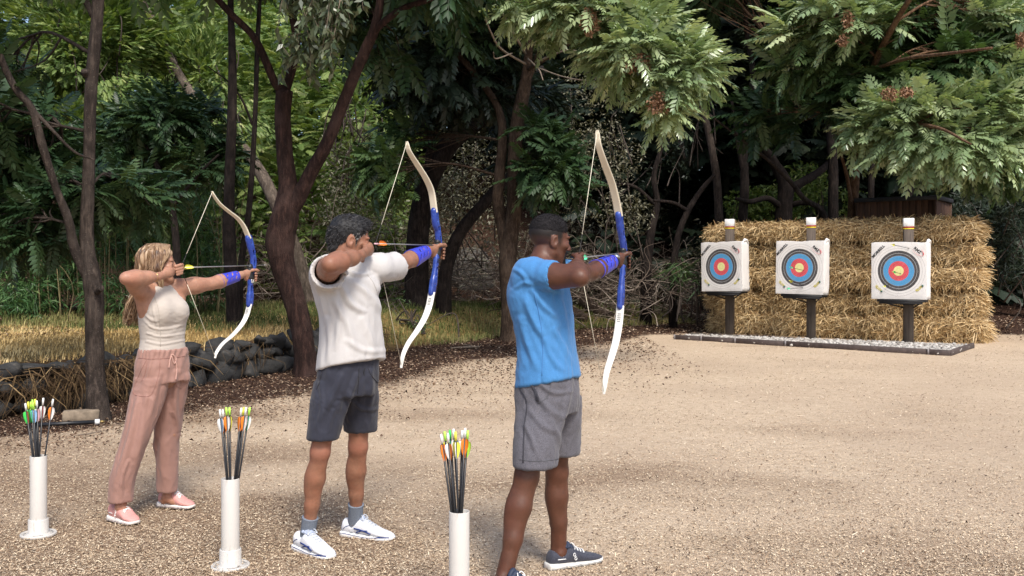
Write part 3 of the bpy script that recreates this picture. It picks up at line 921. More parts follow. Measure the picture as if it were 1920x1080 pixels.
    F.stack([S(.90, .194, .146), S(.96, .192, .144), S(1.02, .185, .135), S(1.14, .172, .124), S(1.27, .176, .124), S(1.38, .184, .132), S(1.46, .178, .122), S(1.53, .135, .092), S(1.575, .074, .07)], .02, round_=.02)
    F.cone(ctr(1.54), ctr(1.54) + A(0, 0, .14), .062, .07, .006, mode='cut')
    # sleeves with open ends, joined to the trunk of the shirt afterwards
    F2 = Field(A(-.2, 4.55, .84), A(.48, 5.4, 1.66), .0062)
    for a_, b_, rr in ((rs, re_, .060), (ls, le, .054)):
        d = unit(b_ - a_); e = a_ + d * .135
        F2.cone(lerp(a_, neck, .45), a_, .050, .066, .03); F2.cone(a_ - d * .01, e, .070, .068, .03)
        F2.cone(a_ + d * .215, a_ + d * .30, .095, .10, 0.003, mode='cut'); F2.cone(a_ + d * .08, a_ + d * .22, rr - .008, rr - .003, .003, mode='cut')
    F.put((slice(None),) * 3, F2.f, .03)
    hemn = unit([.10, .0, -1])
    F.plane(P(1030, 716, 4.93), unit(-A(0, 0, 1) + fw * .22), .004)
    # side slit
    sl = P(1015, 712, 4.72)
    for k in range(9):
        o_ = (sl - CAM) * (k * .006); F.cone(sl - A(0, 0, .05) + o_, sl + A(0, 0, .060) + o_, .012, .001, .002, mode='cut')
    fm = cloth_mat('blue_jersey', (.062, .215, .47), .25, 420, .16)
    D = 4.72
    folds = [([(1000, 545), (1020, 575), (1050, 600)], D, .010, .014), ([(985, 560), (1005, 610), (1040, 660)], D, .009, .016), ([(975, 600), (990, 650), (1010, 700)], D, .008, .015),
             ([(1050, 560), (1062, 600), (1068, 660)], D, .007, .014), ([(1020, 640), (1040, 680), (1060, 700)], D, .008, .013), ([(968, 540), (985, 530), (1003, 538)], D, .006, .010),
             ([(965, 505), (980, 515), (992, 540)], D, .006, .010), ([(1010, 540), (1030, 545), (1060, 550)], D, .007, .010), ([(1040, 620), (1058, 650), (1078, 690)], D, .007, .012)]
    o, V, Q = cloth(F, 'shirt', fm, body, folds, .006, 9.0, (1, 1, .5), 3)
    sk_ = Skinny(V, Q)
    thr = cloth_mat('blue_seam', (.06, .20, .45), .1)
    ORI[o.name] = ORI[body.name]
    sk_.lines('side_seam', [[(1001, 545), (1013, 600), (1018, 650), (1016, 705)]], .0022, thr, o, .0005)
    # shorts
    F = Field(A(-.2, 4.5, .5), A(.5, 5.4, 1.09), .0062)
    S = lambda z, a, b_, x, y: (z, x, y, a, b_, yaw)
    F.stack([(.83, .178, 4.93, .165, .125, yaw), (.92, .176, 4.93, .178, .136, yaw), (1.06, .178, 4.93, .165, .122, yaw)], .03)
    F.stack([(.595, .112, 4.775, .108, .094, yaw), (.70, .118, 4.80, .107, .100, yaw), (.80, .130, 4.83, .104, .108, yaw), (.90, .14, 4.86, .09, .11, yaw)], .02, 2.3)
    F.stack([(.60, .246, 5.06, .100, .088, yaw), (.70, .246, 5.05, .100, .092, yaw), (.80, .240, 5.02, .10, .10, yaw), (.90, .235, 5.0, .09, .11, yaw)], .012, 2.3)
    sm = cloth_mat('grey_heather', (.112, .108, .125), .2, 300, .38, .9, .3)
    D = 4.7
    folds = [([(1010, 745), (1030, 770), (1060, 790)], D, .010, .016), ([(990, 770), (1020, 800), (1050, 815)], D, .007, .014), ([(1075, 720), (1065, 770), (1050, 830)], D, .009, .014),
             ([(985, 800), (1000, 830), (1010, 860)], D, .006, .012), ([(1030, 780), (1050, 830), (1056, 860)], D, .007, .012), ([(1010, 720), (1040, 740), (1080, 740)], D, .006, .010)]
    o, V, Q = cloth(F, 'shorts', sm, body, folds, .007, 9.0, (1, 1, .5), 8)
    ORI[o.name] = ORI[body.name]
    sk_ = Skinny(V, Q); dk = mat_simple('dark_piping', (.03, .03, .04), .8)
    sk_.lines('piping', [[(975, 728), (985, 745), (988, 765), (983, 800), (981, 868)]], .0035, dk, o)
    sk_.lines('pocket', [[(996, 722), (1003, 735), (1008, 752)], [(998, 722), (1006, 737), (1010, 752)]], .005, dk, o)
    sk_.lines('seam', [[(1008, 757), (1025, 745), (1032, 725), (1030, 708)], [(974, 862), (1010, 865), (1052, 860)]], .0018, mat_simple('grey_seam', (.09, .09, .1), .8), o)
    sk_.lines('drawstring', [[(1081, 700), (1084, 706), (1083, 712)]], .004, dk, o)
    mats = dict(upper=cloth_mat('navy_knit', (.020, .028, .055), .2, 600, .3, .7, .3, (.09, .09, .11)), sole=mat_simple('white_foam', (.66, .64, .60), .6), gap=mat_simple('sole_gap', (.30, .29, .27), .7),
                stripe=M_BLACK, lace=mat_simple('pale_lace', (.72, .72, .72), .6), tongue=mat_simple('navy_tongue', (.02, .03, .06), .7))
    mats['lace2'] = mats['lace']
    m2 = dict(mats)
    shoe(body, P(1025, 1070, 5.08)[:2], P(1128, 1052, 5.24)[:2], .104, mats, .116, .080, 'cloud')
    shoe(body, A(-.085, 4.71), A(.20, 4.54), .104, mats, .116, .080, 'cloud')
    for k, an in ((rk, ra), (lk, la)):
        dd = unit(an - k); sv = MB(); sv.tube([an + dd * .035, an + dd * .01], [.040, .040], 14)
        sv.build('sock', mat_simple('white_sock', (.6, .6, .6), .9), body, True)
    arm_guard(body, le, lw, A(.35, -.75, .62), M_GUARD, M_BLACK, .20, .84, .049, .036)
    # wrist watch
    d = unit(lw - le); c = le + (lw - le) * .93; up = unit(A(.3, -.6, .7) - d * np.dot(A(.3, -.6, .7), d)); b2 = np.cross(d, up)
    mb = MB(); mb.tube([c + (up * math.cos(a) + b2 * math.sin(a)) * .0305 for a in np.linspace(0, 2 * math.pi, 25)], .0065, 8); w = mb.build('wrist_watch', M_BLACK, body, True)
    ORI[w.name] = ORI[body.name]
    mb = MB(); mb.tube([c + up * .030, c + up * .041], [.018, .016], 16); mb.build('watch_case', mat_simple('watch_steel', (.4, .4, .42), .25, Metallic=.8), w, True)
    da = unit(P(1190, 472, 5.86) - N)
    arrow(N, da, .80, 'mint', 'white', 'grey arrow with mint green vanes nocked on the bow of the man in blue', 'arrows at full draw', 'grey', roll=.4)

def man_white():
    G = P(817, 485, 6.12)
    b, N, B, gp = bow('recurve bow with cream limbs and blue riser drawn by the man in white', G,
        [(763, 265), (764, 274), (768, 286), (782.4, 309), (798.6, 335), (809, 360), (814.5, 398)],
        [(814.5, 396), (817, 418), (820, 432), (822, 452), (822.7, 464), (818.5, 484), (815.5, 508), (812.5, 530), (809.5, 549)],
        [(809.5, 548), (804.6, 573), (796, 596.5), (782.4, 619.6), (766, 643), (755.6, 666), (752.3, 690)], (704, 457))
    C = P(657, 449, 5.42); ax = head_axes((.90, .36), -.20)
    neck = P(648, 492, 5.40); pel = P(651, 712, 5.40)
    rs, ls = P(612, 512, 5.27), P(710, 500, 5.54)
    re_, rw = P(621, 495, 4.96), P(676, 479, 5.22)
    lw = gp - AIM * .098 - RGT * .012 - A(0, 0, .010); le = lerp(ls, lw, .52) + A(.0, -.005, -.022)
    rh, lh = P(622, 715, 5.33), P(676, 712, 5.5)
    rk, ra = P(600, 848, 5.33), P(576, 1006, 5.42)
    lk, la = P(671, 838, 5.56), P(666, 978, 5.70)
    fw = unit([.79, -.61, 0]); yaw = math.atan2(.74, .67)
    F = Field(A(-1.42, 4.75, 0), A(-.28, 6.4, 1.9), .0046)
    def ctr(z):
        py = 500 + (CAMH - z) * FOC / 5.4
        return P(np.interp(py, [470, 500, 540, 580, 620, 660, 700], [646, 644, 648, 656, 660, 659, 657]), py, 5.4)
    S = lambda z, a, b_, f=0.0: (z, *(ctr(z)[:2] + fw[:2] * f), a, b_, yaw)
    F.stack([S(.86, .13, .09), S(.96, .155, .11), S(1.10, .145, .10), S(1.26, .135, .088), S(1.40, .145, .09), S(1.50, .14, .085), S(1.57, .065, .06)], .02, round_=.03)
    F.cone(neck - A(0, 0, .06), C - ax[2] * .055 - ax[1] * .020, .070, .062, .03)
    F.cone(neck - A(0, 0, .02), lerp(rs, neck, .3), .05, .045, .04); F.cone(neck - A(0, 0, .02), lerp(ls, neck, .3), .05, .045, .04)
    head(F, C, ax, 1.06)
    arm(F, rs, re_, rw, 1.02); arm(F, ls, le, lw, 1.0)
    grip_hand(F, gp, lw, B, 1.03); draw_hand(F, N, rw, 1.04)
    leg(F, rh, rk, ra, unit([.85, -.5, 0]), .92); leg(F, lh, lk, la, unit([.9, -.35, 0]), .94)
    foot(F, ra, P(618, 1045, 5.28)[:2]); foot(F, la, P(728, 1008, 5.65)[:2])
    V, Q = F.mesh(2); V, Q = largest(V, Q)
    lipc = C - ax[2] * .072 + ax[1] * .1
    at = np.exp(-(np.linalg.norm((V - lipc) * A(1, 1, 1.7), axis=1) / .020) ** 2) * .6
    at = np.maximum(at, .35 * np.exp(-((V[:, 2] - rk[2]) / .06) ** 2)); at = np.maximum(at, .35 * np.exp(-(np.linalg.norm(V - re_, axis=1) / .05) ** 2))
    sk = skin_mat('skin_tan', (.30, .145, .090), (.34, .12, .085), .42)
    body = obj('person', V, Q, sk, None, True, {'lip': at}, origin=A(pel[0], pel[1], 0))
    tag(body, 'man in white T-shirt and charcoal shorts at full draw between the other archers', 'person', 'archers at full draw')
    r, f, u = ax; s = 1.06
    F = Field(C - .18, C + .18, .0036)
    F.ell(C + (-f * .018 + u * .035) * s, A(.080, .103, .0915) * s, ax, 0); F.ell(C + (f * .03 + u * .078) * s, A(.060, .070, .044) * s, ax, .02)
    F.cone(C + (-f * .07 - u * .01) * s, C + (-f * .064 - u * .046) * s, .052, .040, .02)
    for e in (-1, 1):
        F.cone(C + (r * e * .072 + f * .022 + u * .05) * s, C + (r * e * .072 + f * .020 - u * .020) * s, .016, .009, .01)
        F.ell(C + (r * e * .084 - f * .012 - u * .008) * s, A(.022, .021, .032) * s, ax, .004, 'cut')
    F.plane(C + f * .066 + u * .045, f - u * .45, .01)
    hv, hq = F.mesh(1)
    loc = hv - C; front = loc @ f; low = loc @ u
    keep = ~((low < .012) & (front > .030)); nn = normals(hv, hq)
    hv = hv - nn * ((np.clip(.03 - low, 0, .05) * np.clip(front - .0, 0, .05) * 6))[:, None]
    hv = hv + nn * (fbm(hv * A(1, 1, .6), 60, 3) * .006)[:, None]
    hm = hair_mat('dark_hair', [(.005, .005, .006), (.012, .011, .012), (.055, .052, .056)], (45, 45, 25), .62)
    h = obj('hair', hv, hq, hm, body, True); ORI[h.name] = ORI[body.name]
    g = np.random.default_rng(5); pick = g.choice(len(hv), 2600)
    pick = pick[~((low[pick] < .035) & (front[pick] > -.045))]; d0 = nn[pick] * .12 + f * .35 * np.sign(low[pick] - .05)[:, None] - u * .6 + u * np.clip(low[pick], 0, .1)[:, None] * 8
    strands(hv[pick], d0 / np.linalg.norm(d0, axis=1)[:, None], .020, .0036, hm, 'lock', h, .6, .55, 4, 6)
    gm = hair_mat('grey_hair', [(.08, .075, .07), (.22, .20, .19), (.40, .38, .36)], (60, 60, 20), .5)
    sel = np.where((low < .045) & (low > -.045) & (front > -.01) & (front < .062))[0]
    pick = g.choice(sel, 420); d0 = nn[pick] * .25 - u * .8 - f * .25
    strands(hv[pick] - nn[pick] * .003, d0 / np.linalg.norm(d0, axis=1)[:, None], .020, .0028, gm, 'grey_temple', h, .3, .3, 3, 8)
    eyes(body, C, ax, 1.06); eyebrows(body, C, ax, 1.06, hm)
    # T-shirt
    F = Field(A(-1.42, 4.9, .88), A(-.48, 5.95, 1.68), .0064)
    def ctr2(z):
        py = 500 + (CAMH - z) * FOC / 5.4
        return P(np.interp(py, [470, 500, 540, 580, 620, 660, 700], [646, 644, 648, 656, 660, 659, 657]), py, 5.4)
    S = lambda z, a, b_, f=0.0: (z, *(ctr2(z)[:2] + fw[:2] * f), a, b_, yaw)
    F.stack([S(.93, .196, .158), S(1.04, .190, .150), S(1.16, .178, .134), S(1.28, .172, .126), S(1.38, .184, .130), S(1.46, .188, .124), S(1.53, .148, .10), S(1.585, .082, .078)], .02, round_=.02)
    for a_, b_, L, r0, r1 in ((rs, re_, .11, .085, .092), (ls, le, .150, .076, .080)):
        d = unit(b_ - a_)
        F.cone(lerp(a_, neck, .45), a_, .055, .07, .03); F.cone(a_ - d * .01 - A(0, 0, .012), a_ + d * (L + .05) - A(0, 0, .014), r0, r1, .03)
        F.cone(a_ + d * (L + .125), a_ + d * (L + .23), .15 - .03, .13, 0.003, mode='cut')
        F.cone(a_ + d * .04 - A(0, 0, .010), a_ + d * .3 - A(0, 0, .014), r0 - .015, r1 - .012, .003, mode='cut')
    F.cone(ctr(1.55), ctr(1.55) + A(0, 0, .14), .068, .075, .006, mode='cut')
    F.plane(P(656, 685, 5.4), unit(A(0, 0, -1) + fw * .27), .004)
    wm = cloth_mat('white_cotton', (.52, .50, .49), .12, 500, .05)
    D = 5.2
    folds = [([(628, 550), (635, 600), (625, 660)], D, .010, .016), ([(640, 540), (655, 570), (680, 590)], D, .012, .016), ([(625, 565), (650, 610), (665, 670)], D, .010, .018),
             ([(690, 520), (700, 545), (715, 560)], D, .010, .014), ([(660, 530), (685, 555), (712, 600)], D, .010, .015), ([(610, 600), (615, 640), (612, 685)], D, .008, .016),
             ([(675, 600), (690, 640), (695, 680)], D, .008, .016), ([(648, 640), (680, 660), (716, 665)], D, .006, .014), ([(710, 560), (708, 600), (715, 650)], D, .007, .014),
             ([(592, 540), (602, 575), (604, 610)], D, .007, .014), ([(640, 500), (660, 515), (690, 512)], D, .008, .010)]
    o, V, Q = cloth(F, 'shirt', wm, body, folds, .0038, 9.0, (1, 1, .28), 21)
    ORI[o.name] = ORI[body.name]
    sk_ = Skinny(V, Q); ws = cloth_mat('white_seam', (.44, .42, .40), .1)
    sk_.lines('pocket', [[(689, 515), (700, 530), (706, 545)]], .0018, ws, o, .0003)
    # shorts
    F = Field(A(-1.3, 5.0, .55), A(-.5, 5.9, 1.10), .0064)
    F.stack([(.86, -.893, 5.4, .155, .12, yaw), (.94, -.890, 5.4, .170, .132, yaw), (1.06, -.885, 5.4, .168, .128, yaw)], .03)
    F.stack([(.632, -1.012, 5.32, .076, .074, yaw), (.74, -.992, 5.33, .088, .084, yaw), (.84, -.972, 5.34, .098, .098, yaw), (.93, -.955, 5.36, .098, .105, yaw)], .02, 2.3)
    F.stack([(.635, -.846, 5.56, .082, .080, yaw), (.74, -.842, 5.53, .088, .088, yaw), (.84, -.838, 5.49, .094, .098, yaw), (.93, -.848, 5.46, .095, .105, yaw)], .010, 2.3)
    dm = cloth_mat('charcoal_twill', (.032, .034, .050), .2, 600, .12, .7)
    D = 5.25
    folds = [([(640, 705), (625, 740), (600, 790)], D, .010, .016), ([(668, 705), (655, 745), (645, 790)], D, .011, .014), ([(600, 720), (605, 760), (595, 805)], D, .007, .014),
             ([(690, 700), (690, 740), (680, 790)], D, .010, .014), ([(655, 760), (670, 775), (698, 780)], D, .007, .012), ([(625, 770), (620, 790), (615, 815)], D, .006, .010)]
    o, V, Q = cloth(F, 'shorts', dm, body, folds, .006, 9.0, (1, 1, .5), 31)
    ORI[o.name] = ORI[body.name]
    sk_ = Skinny(V, Q); ds = mat_simple('charcoal_seam', (.02, .02, .026), .8)
    sk_.lines('fly_seam', [[(673, 690), (672, 715), (670, 738)]], .0025, ds, o)
    sk_.lines('pocket', [[(690, 690), (697, 705), (708, 718)], [(604, 695), (600, 715), (594, 730)]], .0022, ds, o)
    sk_.lines('drawstring', [[(684, 690), (682, 697), (683, 704)]], .003, M_BLACK, o)
    mats = dict(upper=mat_simple('white_mesh', (.68, .69, .72), .7, .08, 400, .2), sole=mat_simple('white_foam_b', (.74, .74, .74), .55), gap=M_BLACK, stripe=mat_simple('navy_trim', (.015, .035, .16), .5),
                lace=mat_simple('grey_lace', (.55, .58, .64), .7), tongue=mat_simple('grey_tongue', (.35, .40, .52), .8))
    shoe(body, P(555, 1032, 5.46)[:2], P(624, 1050, 5.25)[:2], .106, mats, .122, .088)
    shoe(body, P(641, 1003, 5.73)[:2], P(739, 1012, 5.62)[:2], .106, mats, .122, .088)
    sm = NT('ribbed_sock'); w_ = sm.n('ShaderNodeTexWave', wave_type='BANDS', bands_direction='Z'); w_.inputs['Scale'].default_value = 55; sm.l(sm.coord(), w_.inputs['Vector'])
    sm.bsdf(sm.ramp(sm.noise(300, 2), [(.3, (.12, .145, .19)), (.7, (.21, .24, .29))]), .9, w_.outputs['Fac'], .5, .004)
    for k, an in ((rk, ra), (lk, la)):
        d = unit(an - k); mb = MB()
        q = [an - d * .115, an - d * .108, an - d * .08, an - d * .04, an, an + d * .05]
        mb.tube(catmull(q, 4), np.interp(np.linspace(0, 1, 21), [0, .1, .5, .8, 1], [.0435, .046, .0415, .042, .045]), 20, fn=lambda r_, a: r_ * (1 + .015 * np.sin(a * 3)[None, :]))
        mb.build('sock', sm.m, body, True)
    arm_guard(body, le, lw, A(.30, -.72, .62), M_GUARD, M_BLACK, .22, .86, .052, .038)
    da = unit(inplane(824, 460, G) - N)
    arrow(N, da, .70, 'orange', 'pink', 'grey arrow with orange vanes nocked on the bow of the man in white', 'arrows at full draw', 'grey', roll=.3)

def woman():
    G = P(470, 519, 6.78)
    b, N, B, gp = bow('short strongly bent recurve bow with bright blue riser drawn by the woman', G,
        [(397.5, 359), (401, 367), (412, 382), (427.7, 395.6), (445, 409), (457, 424.7), (466.6, 447)],
        [(466.4, 446), (469.5, 460), (473.2, 478), (474.5, 495), (472, 510), (469.8, 524), (469.4, 540), (469, 556), (467.7, 571)],
        [(467.7, 570), (462.7, 590), (453, 609), (435.5, 629), (418, 644), (406.3, 660), (403.2, 671.6)], (339, 502), .9, True)
    C = P(299, 494, 6.2); ax = head_axes((.95, .26), -.02)
    neck = P(297, 538, 6.19); pel = P(303, 690, 6.2)
    rs, ls = P(270, 549, 6.10), P(334, 538, 6.29)
    re_, rw = P(240, 522, 5.84), P(296, 519, 6.01)
    lw = gp - AIM * .090 - RGT * .012 - A(0, 0, .010); le = lerp(ls, lw, .53) + A(.0, -.005, -.020)
    rh, lh = P(283, 695, 6.13), P(322, 690, 6.28)
    rk, ra = P(250, 820, 6.04), P(227, 950, 6.03)
    lk, la = P(319, 812, 6.3), P(314, 932, 6.38)
    fw = unit([.85, -.53, 0]); yaw = math.atan2(.85, .53)
    F = Field(A(-2.55, 5.7, 0), A(-1.58, 7.0, 1.72), .0044)
    sh_c = P(302, 552, 6.19)
    def ctr(z):
        py = 500 + (CAMH - z) * FOC / 6.2
        return P(np.interp(py, [530, 560, 580, 610, 640, 660, 690], [299, 301, 303, 304, 305, 304, 303]), py, 6.2)
    S = lambda z, a, b_, f=0.0: (z, *(ctr(z)[:2] + fw[:2] * f), a, b_, yaw)
    F.stack([S(.80, .12, .09), S(.91, .155, .11), S(1.03, .125, .088), S(1.10, .118, .082), S(1.22, .128, .088), S(1.32, .135, .09), S(1.39, .115, .066), S(1.43, .05, .045)], .02, round_=.03)
    F.cone(neck - A(0, 0, .05), C - ax[2] * .05 - ax[1] * .018, .050, .045, .03)
    F.cone(neck - A(0, 0, .03), lerp(rs, neck, .3), .036, .034, .04); F.cone(neck - A(0, 0, .03), lerp(ls, neck, .3), .036, .034, .04)
    for e in (-1, 1):
        F.ell(ctr(1.28) + fw * .072 + A(.53, .85, 0) * e * .062, A(.056, .056, .058), None, .05)
    F.cone(rs - A(0, 0, .02), ctr(1.2) - A(.53, .85, 0) * .09, .050, .040, .05); F.cone(ls - A(0, 0, .02), ctr(1.2) + A(.53, .85, 0) * .09, .046, .040, .05)
    head(F, C, ax, .93, True)
    arm(F, rs, re_, rw, .88); arm(F, ls, le, lw, .86)
    grip_hand(F, gp, lw, B, .9); draw_hand(F, N, rw, .92)
    leg(F, rh, rk, ra, unit([.85, -.5, 0]), .72); leg(F, lh, lk, la, unit([.9, -.3, 0]), .70)
    foot(F, ra, P(252, 980, 6.0)[:2], .9); foot(F, la, P(355, 955, 6.36)[:2], .9)
    V, Q = F.mesh(2); V, Q = largest(V, Q)
    lipc = C - ax[2] * .063 + ax[1] * .09
    at = np.exp(-(np.linalg.norm((V - lipc) * A(1, 1, 1.7), axis=1) / .017) ** 2) * .9
    at = np.maximum(at, .3 * np.exp(-(np.linalg.norm(V - re_, axis=1) / .04) ** 2))
    sk = skin_mat('skin_fair', (.42, .22, .145), (.48, .16, .13), .40)
    body = obj('person', V, Q, sk, None, True, {'lip': at}, origin=A(pel[0], pel[1], 0))
    tag(body, 'woman with long blonde hair in sleeveless cream top and pink trousers at full draw', 'person', 'archers at full draw')
    eyes(body, C, ax, .93); eyebrows(body, C, ax, .93, mat_simple('brown_brow', (.16, .09, .05), .7))
    # hair: scalp cap plus long locks that fall behind the raised arm
    r, f, u = ax; s = .93
    F = Field(C - A(.2, .22, .5), C + .2, .0045)
    F.ell(C + (-f * .018 + u * .038) * s, A(.083, .108, .094) * s, ax, 0)
    for e in (-1, 1):
        F.cone(C + (r * e * .062 + f * .018 + u * .06) * s, C + (r * e * .074 - f * .006 - u * .03) * s, .026, .030, .03)
        F.cone(C + (r * e * .074 - f * .006 - u * .03) * s, C + (r * e * .072 + f * .012 - u * .10) * s, .030, .026, .03)
    F.cone(C + (-f * .06 + u * .02) * s, C + (-f * .085 - u * .13) * s, .085, .062, .04)
    F.cone(C + (-f * .085 - u * .13) * s, P(247, 585, 6.19), .060, .046, .04); F.cone(P(247, 585, 6.19), P(243, 606, 6.2), .046, .028, .03)
    F.plane(C + f * .062 * s + u * .03, f - u * .55 , .01)
    F.ell(C + f * .085 * s - u * .03, A(.052, .07, .085) * s, ax, .008, 'cut')
    hv, hq = F.mesh(2); nn = normals(hv, hq)
    ph = np.arctan2((hv - C) @ r, (hv - C) @ f)
    hv = hv + nn * (.0035 * np.sin(ph * 26 + fbm(hv, 20, 2) * 5) + fbm(hv * A(1, 1, .15), 70, 3) * .006)[:, None]
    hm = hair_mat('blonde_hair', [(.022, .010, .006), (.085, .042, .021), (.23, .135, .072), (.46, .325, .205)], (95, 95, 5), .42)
    g = np.random.default_rng(4)
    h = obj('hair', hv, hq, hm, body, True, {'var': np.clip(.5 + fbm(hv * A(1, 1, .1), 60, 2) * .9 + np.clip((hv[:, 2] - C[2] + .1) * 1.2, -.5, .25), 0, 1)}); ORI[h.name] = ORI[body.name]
    # guide-curve locks
    nS = 1300; V = []; Qs = []; var = []; sg = 14
    for i in range(nS):
        e = -1 if g.random() < .22 else 1                                       # most locks on the near side
        th = g.random(); a0 = g.uniform(-.75, 1.0)
        fx = .060 - .14 * g.random(); p0 = C + (r * e * .004 + f * fx + u * (.137 - .10 * abs(fx + .015))) * s; pm = C + (r * e * .060 + f * fx * 1.05 + u * (.112 - .10 * abs(fx + .015))) * s
        a = g.uniform(-1, 1)
        p1 = C + (r * e * .090 + f * (.8 * fx + .010 - .03 * th) + u * .045) * s
        p2 = C + (r * e * (.090 + .014 * g.random()) + f * (.018 - .10 * th) - u * .045) * s
        if th < .42:
            end = C + (r * e * (.080) + f * (.034 - .06 * th) - u * (.10 + .06 * g.random())) * s; pts = [p0, pm, p1, p2, end]
        else:
            p3 = C + (r * e * .055 - f * (.055 + .05 * th) - u * .13) * s
            end = P(g.uniform(229, 262), g.uniform(588, 612), 6.19 + e * .0 + g.normal(0, .022)); pts = [p0, pm, p1, p2, p3, lerp(p3, end, .5) + A(g.normal(-.012, .012), g.normal(0, .02), 0), end]
        q = catmull(pts, 6); q = q[np.linspace(0, len(q) - 1, sg).round().astype(int)]
        q = q + (np.sin(np.linspace(0, 5, sg) + g.random() * 6) * .004)[:, None] * f
        tn = np.gradient(q, axis=0); sd = np.cross(tn, (q - C) + g.normal(0, .02, 3)); sd /= np.linalg.norm(sd, axis=1)[:, None]
        w = .0032 * np.interp(np.linspace(0, 1, sg), [0, .2, .8, 1], [.6, 1, .9, .15])[:, None]
        b0 = len(V) * 2 * sg
        V.append(np.stack([q - sd * w, q + sd * w], 1).reshape(-1, 3)); ii = b0 + np.arange(sg - 1) * 2
        Qs.append(np.stack([ii, ii + 1, ii + 3, ii + 2], 1)); var.append(np.full(2 * sg, np.clip(g.normal(.5 if th > .6 else .72, .22), 0, 1)))
    obj('lock', np.concatenate(V), np.concatenate(Qs), hm, h, True, {'var': np.concatenate(var)})
    # top
    F = Field(A(-2.5, 5.8, .98), A(-1.7, 6.6, 1.5), .0052)
    S2 = lambda z, a, b_, f_=0.0: (z, *(ctr(z)[:2] + fw[:2] * f_), a, b_, yaw)
    F.stack([S2(.985, .152, .110), S2(1.03, .145, .105), S2(1.10, .136, .100), S2(1.20, .147, .105, .004), S2(1.30, .145, .104, .006), S2(1.385, .105, .074, .01), S2(1.435, .062, .055, .008)], .02, round_=.012)
    for e in (-1, 1):
        F.ell(ctr(1.275) + fw * .078 + A(.53, .85, 0) * e * .060, A(.060, .060, .062), None, .06)
    for sh in (rs, ls):
        o_ = unit(sh - sh_c); F.cone(sh + o_ * .045 + A(0, 0, .10), sh + o_ * .055 - A(0, 0, .085), .082, .078, .008, mode='cut')
    F.cone(neck - A(0, 0, .020), neck + A(0, 0, .12), .056, .07, .006, mode='cut')
    tm = cloth_mat('cream_knit', (.49, .435, .385), .12, 800, .05)
    D = 6.05
    folds = [([(275, 625), (300, 632), (335, 628)], D, .004, .008), ([(272, 640), (300, 646), (340, 640)], D, .004, .008), ([(280, 612), (305, 618), (330, 612)], D, .003, .008),
             ([(286, 570), (292, 600), (296, 640)], D, .003, .007), ([(272, 590), (285, 600), (300, 602)], D, .004, .009), ([(268, 600), (285, 615), (300, 620)], D, .003, .008)]
    o, V, Q = cloth(F, 'top', tm, body, folds, .0025, 12.0, (.5, .5, 1.4), 41)
    ORI[o.name] = ORI[body.name]
    Skinny(V, Q).lines('seam', [[(288, 552), (297, 580), (300, 610), (301, 650)]], .0014, cloth_mat('cream_seam', (.40, .36, .31), .1), o, .0003)
    # trousers
    F = Field(A(-2.65, 5.7, .05), A(-1.75, 6.75, 1.08), .0062)
    F.stack([(.84, -2.175, 6.2, .165, .125, yaw), (.93, -2.178, 6.2, .165, .122, yaw), (1.0, -2.175, 6.2, .150, .110, yaw), (1.04, -2.172, 6.2, .146, .106, yaw)], .03)
    h0 = P(226, 940, 6.03)
    F.stack([(.128, h0[0], h0[1], .062, .060, yaw), (.30, P(231, 880, 6.03)[0], 6.03, .064, .062, yaw), (.52, P(255, 812, 6.05)[0], 6.06, .075, .074, yaw), (.70, P(274, 755, 6.1)[0], 6.10, .094, .090, yaw), (.86, P(289, 700, 6.15)[0], 6.14, .100, .105, yaw)], .02, 2.3)
    h1 = P(314, 922, 6.36)
    F.stack([(.118, h1[0], h1[1], .057, .055, yaw), (.30, P(314, 865, 6.34)[0], 6.34, .063, .061, yaw), (.52, P(314, 805, 6.31)[0], 6.31, .074, .072, yaw), (.70, P(320, 750, 6.28)[0], 6.28, .084, .084, yaw), (.86, P(322, 700, 6.25)[0], 6.25, .09, .10, yaw)], .012, 2.3)
    pm = cloth_mat('dusty_pink', (.335, .19, .155), .25, 700, .06, .6, .15)
    folds = [([(262, 745), (250, 820), (228, 900)], D, .010, .016), ([(280, 745), (268, 830), (245, 920)], D, .010, .016), ([(300, 700), (288, 760), (272, 840)], D, .009, .014),
             ([(322, 700), (312, 760), (308, 830)], D, .011, .013), ([(335, 710), (330, 790), (322, 880)], D, .008, .014), ([(310, 830), (314, 870), (310, 915)], D, .007, .010),
             ([(250, 860), (240, 890), (236, 930)], D, .008, .010), ([(285, 665), (282, 690), (275, 715)], D, .006, .009), ([(330, 665), (327, 690), (330, 720)], D, .006, .009)]
    folds += [([(262 + 7 * i, 657), (261 + 7 * i, 664), (260 + 7 * i, 672)], D, .004, .006) for i in range(12)]
    o, V, Q = cloth(F, 'trousers', pm, body, folds, .007, 8.0, (1, 1, .35), 51)
    ORI[o.name] = ORI[body.name]
    sk_ = Skinny(V, Q); ps = cloth_mat('pink_seam', (.30, .15, .12), .1)
    sk_.lines('waistband', [[(259, 671), (280, 673), (310, 672), (346, 668)]], .002, ps, o)
    sk_.lines('pocket', [[(275, 675), (262, 700), (250, 735), (266, 743), (285, 738), (298, 700), (300, 676)], [(276, 678), (272, 700), (266, 715)], [(329, 672), (331, 700), (330, 722), (340, 728)]], .002, ps, o)
    cd = cloth_mat('pink_cord', (.50, .30, .25), .1)
    sk_.lines('drawstring', [[(322, 664), (318, 676), (316, 690)], [(324, 664), (329, 676), (331, 695), (329, 712)], [(322, 664), (330, 672), (326, 682), (321, 668)]], .004, cd, o, .003)
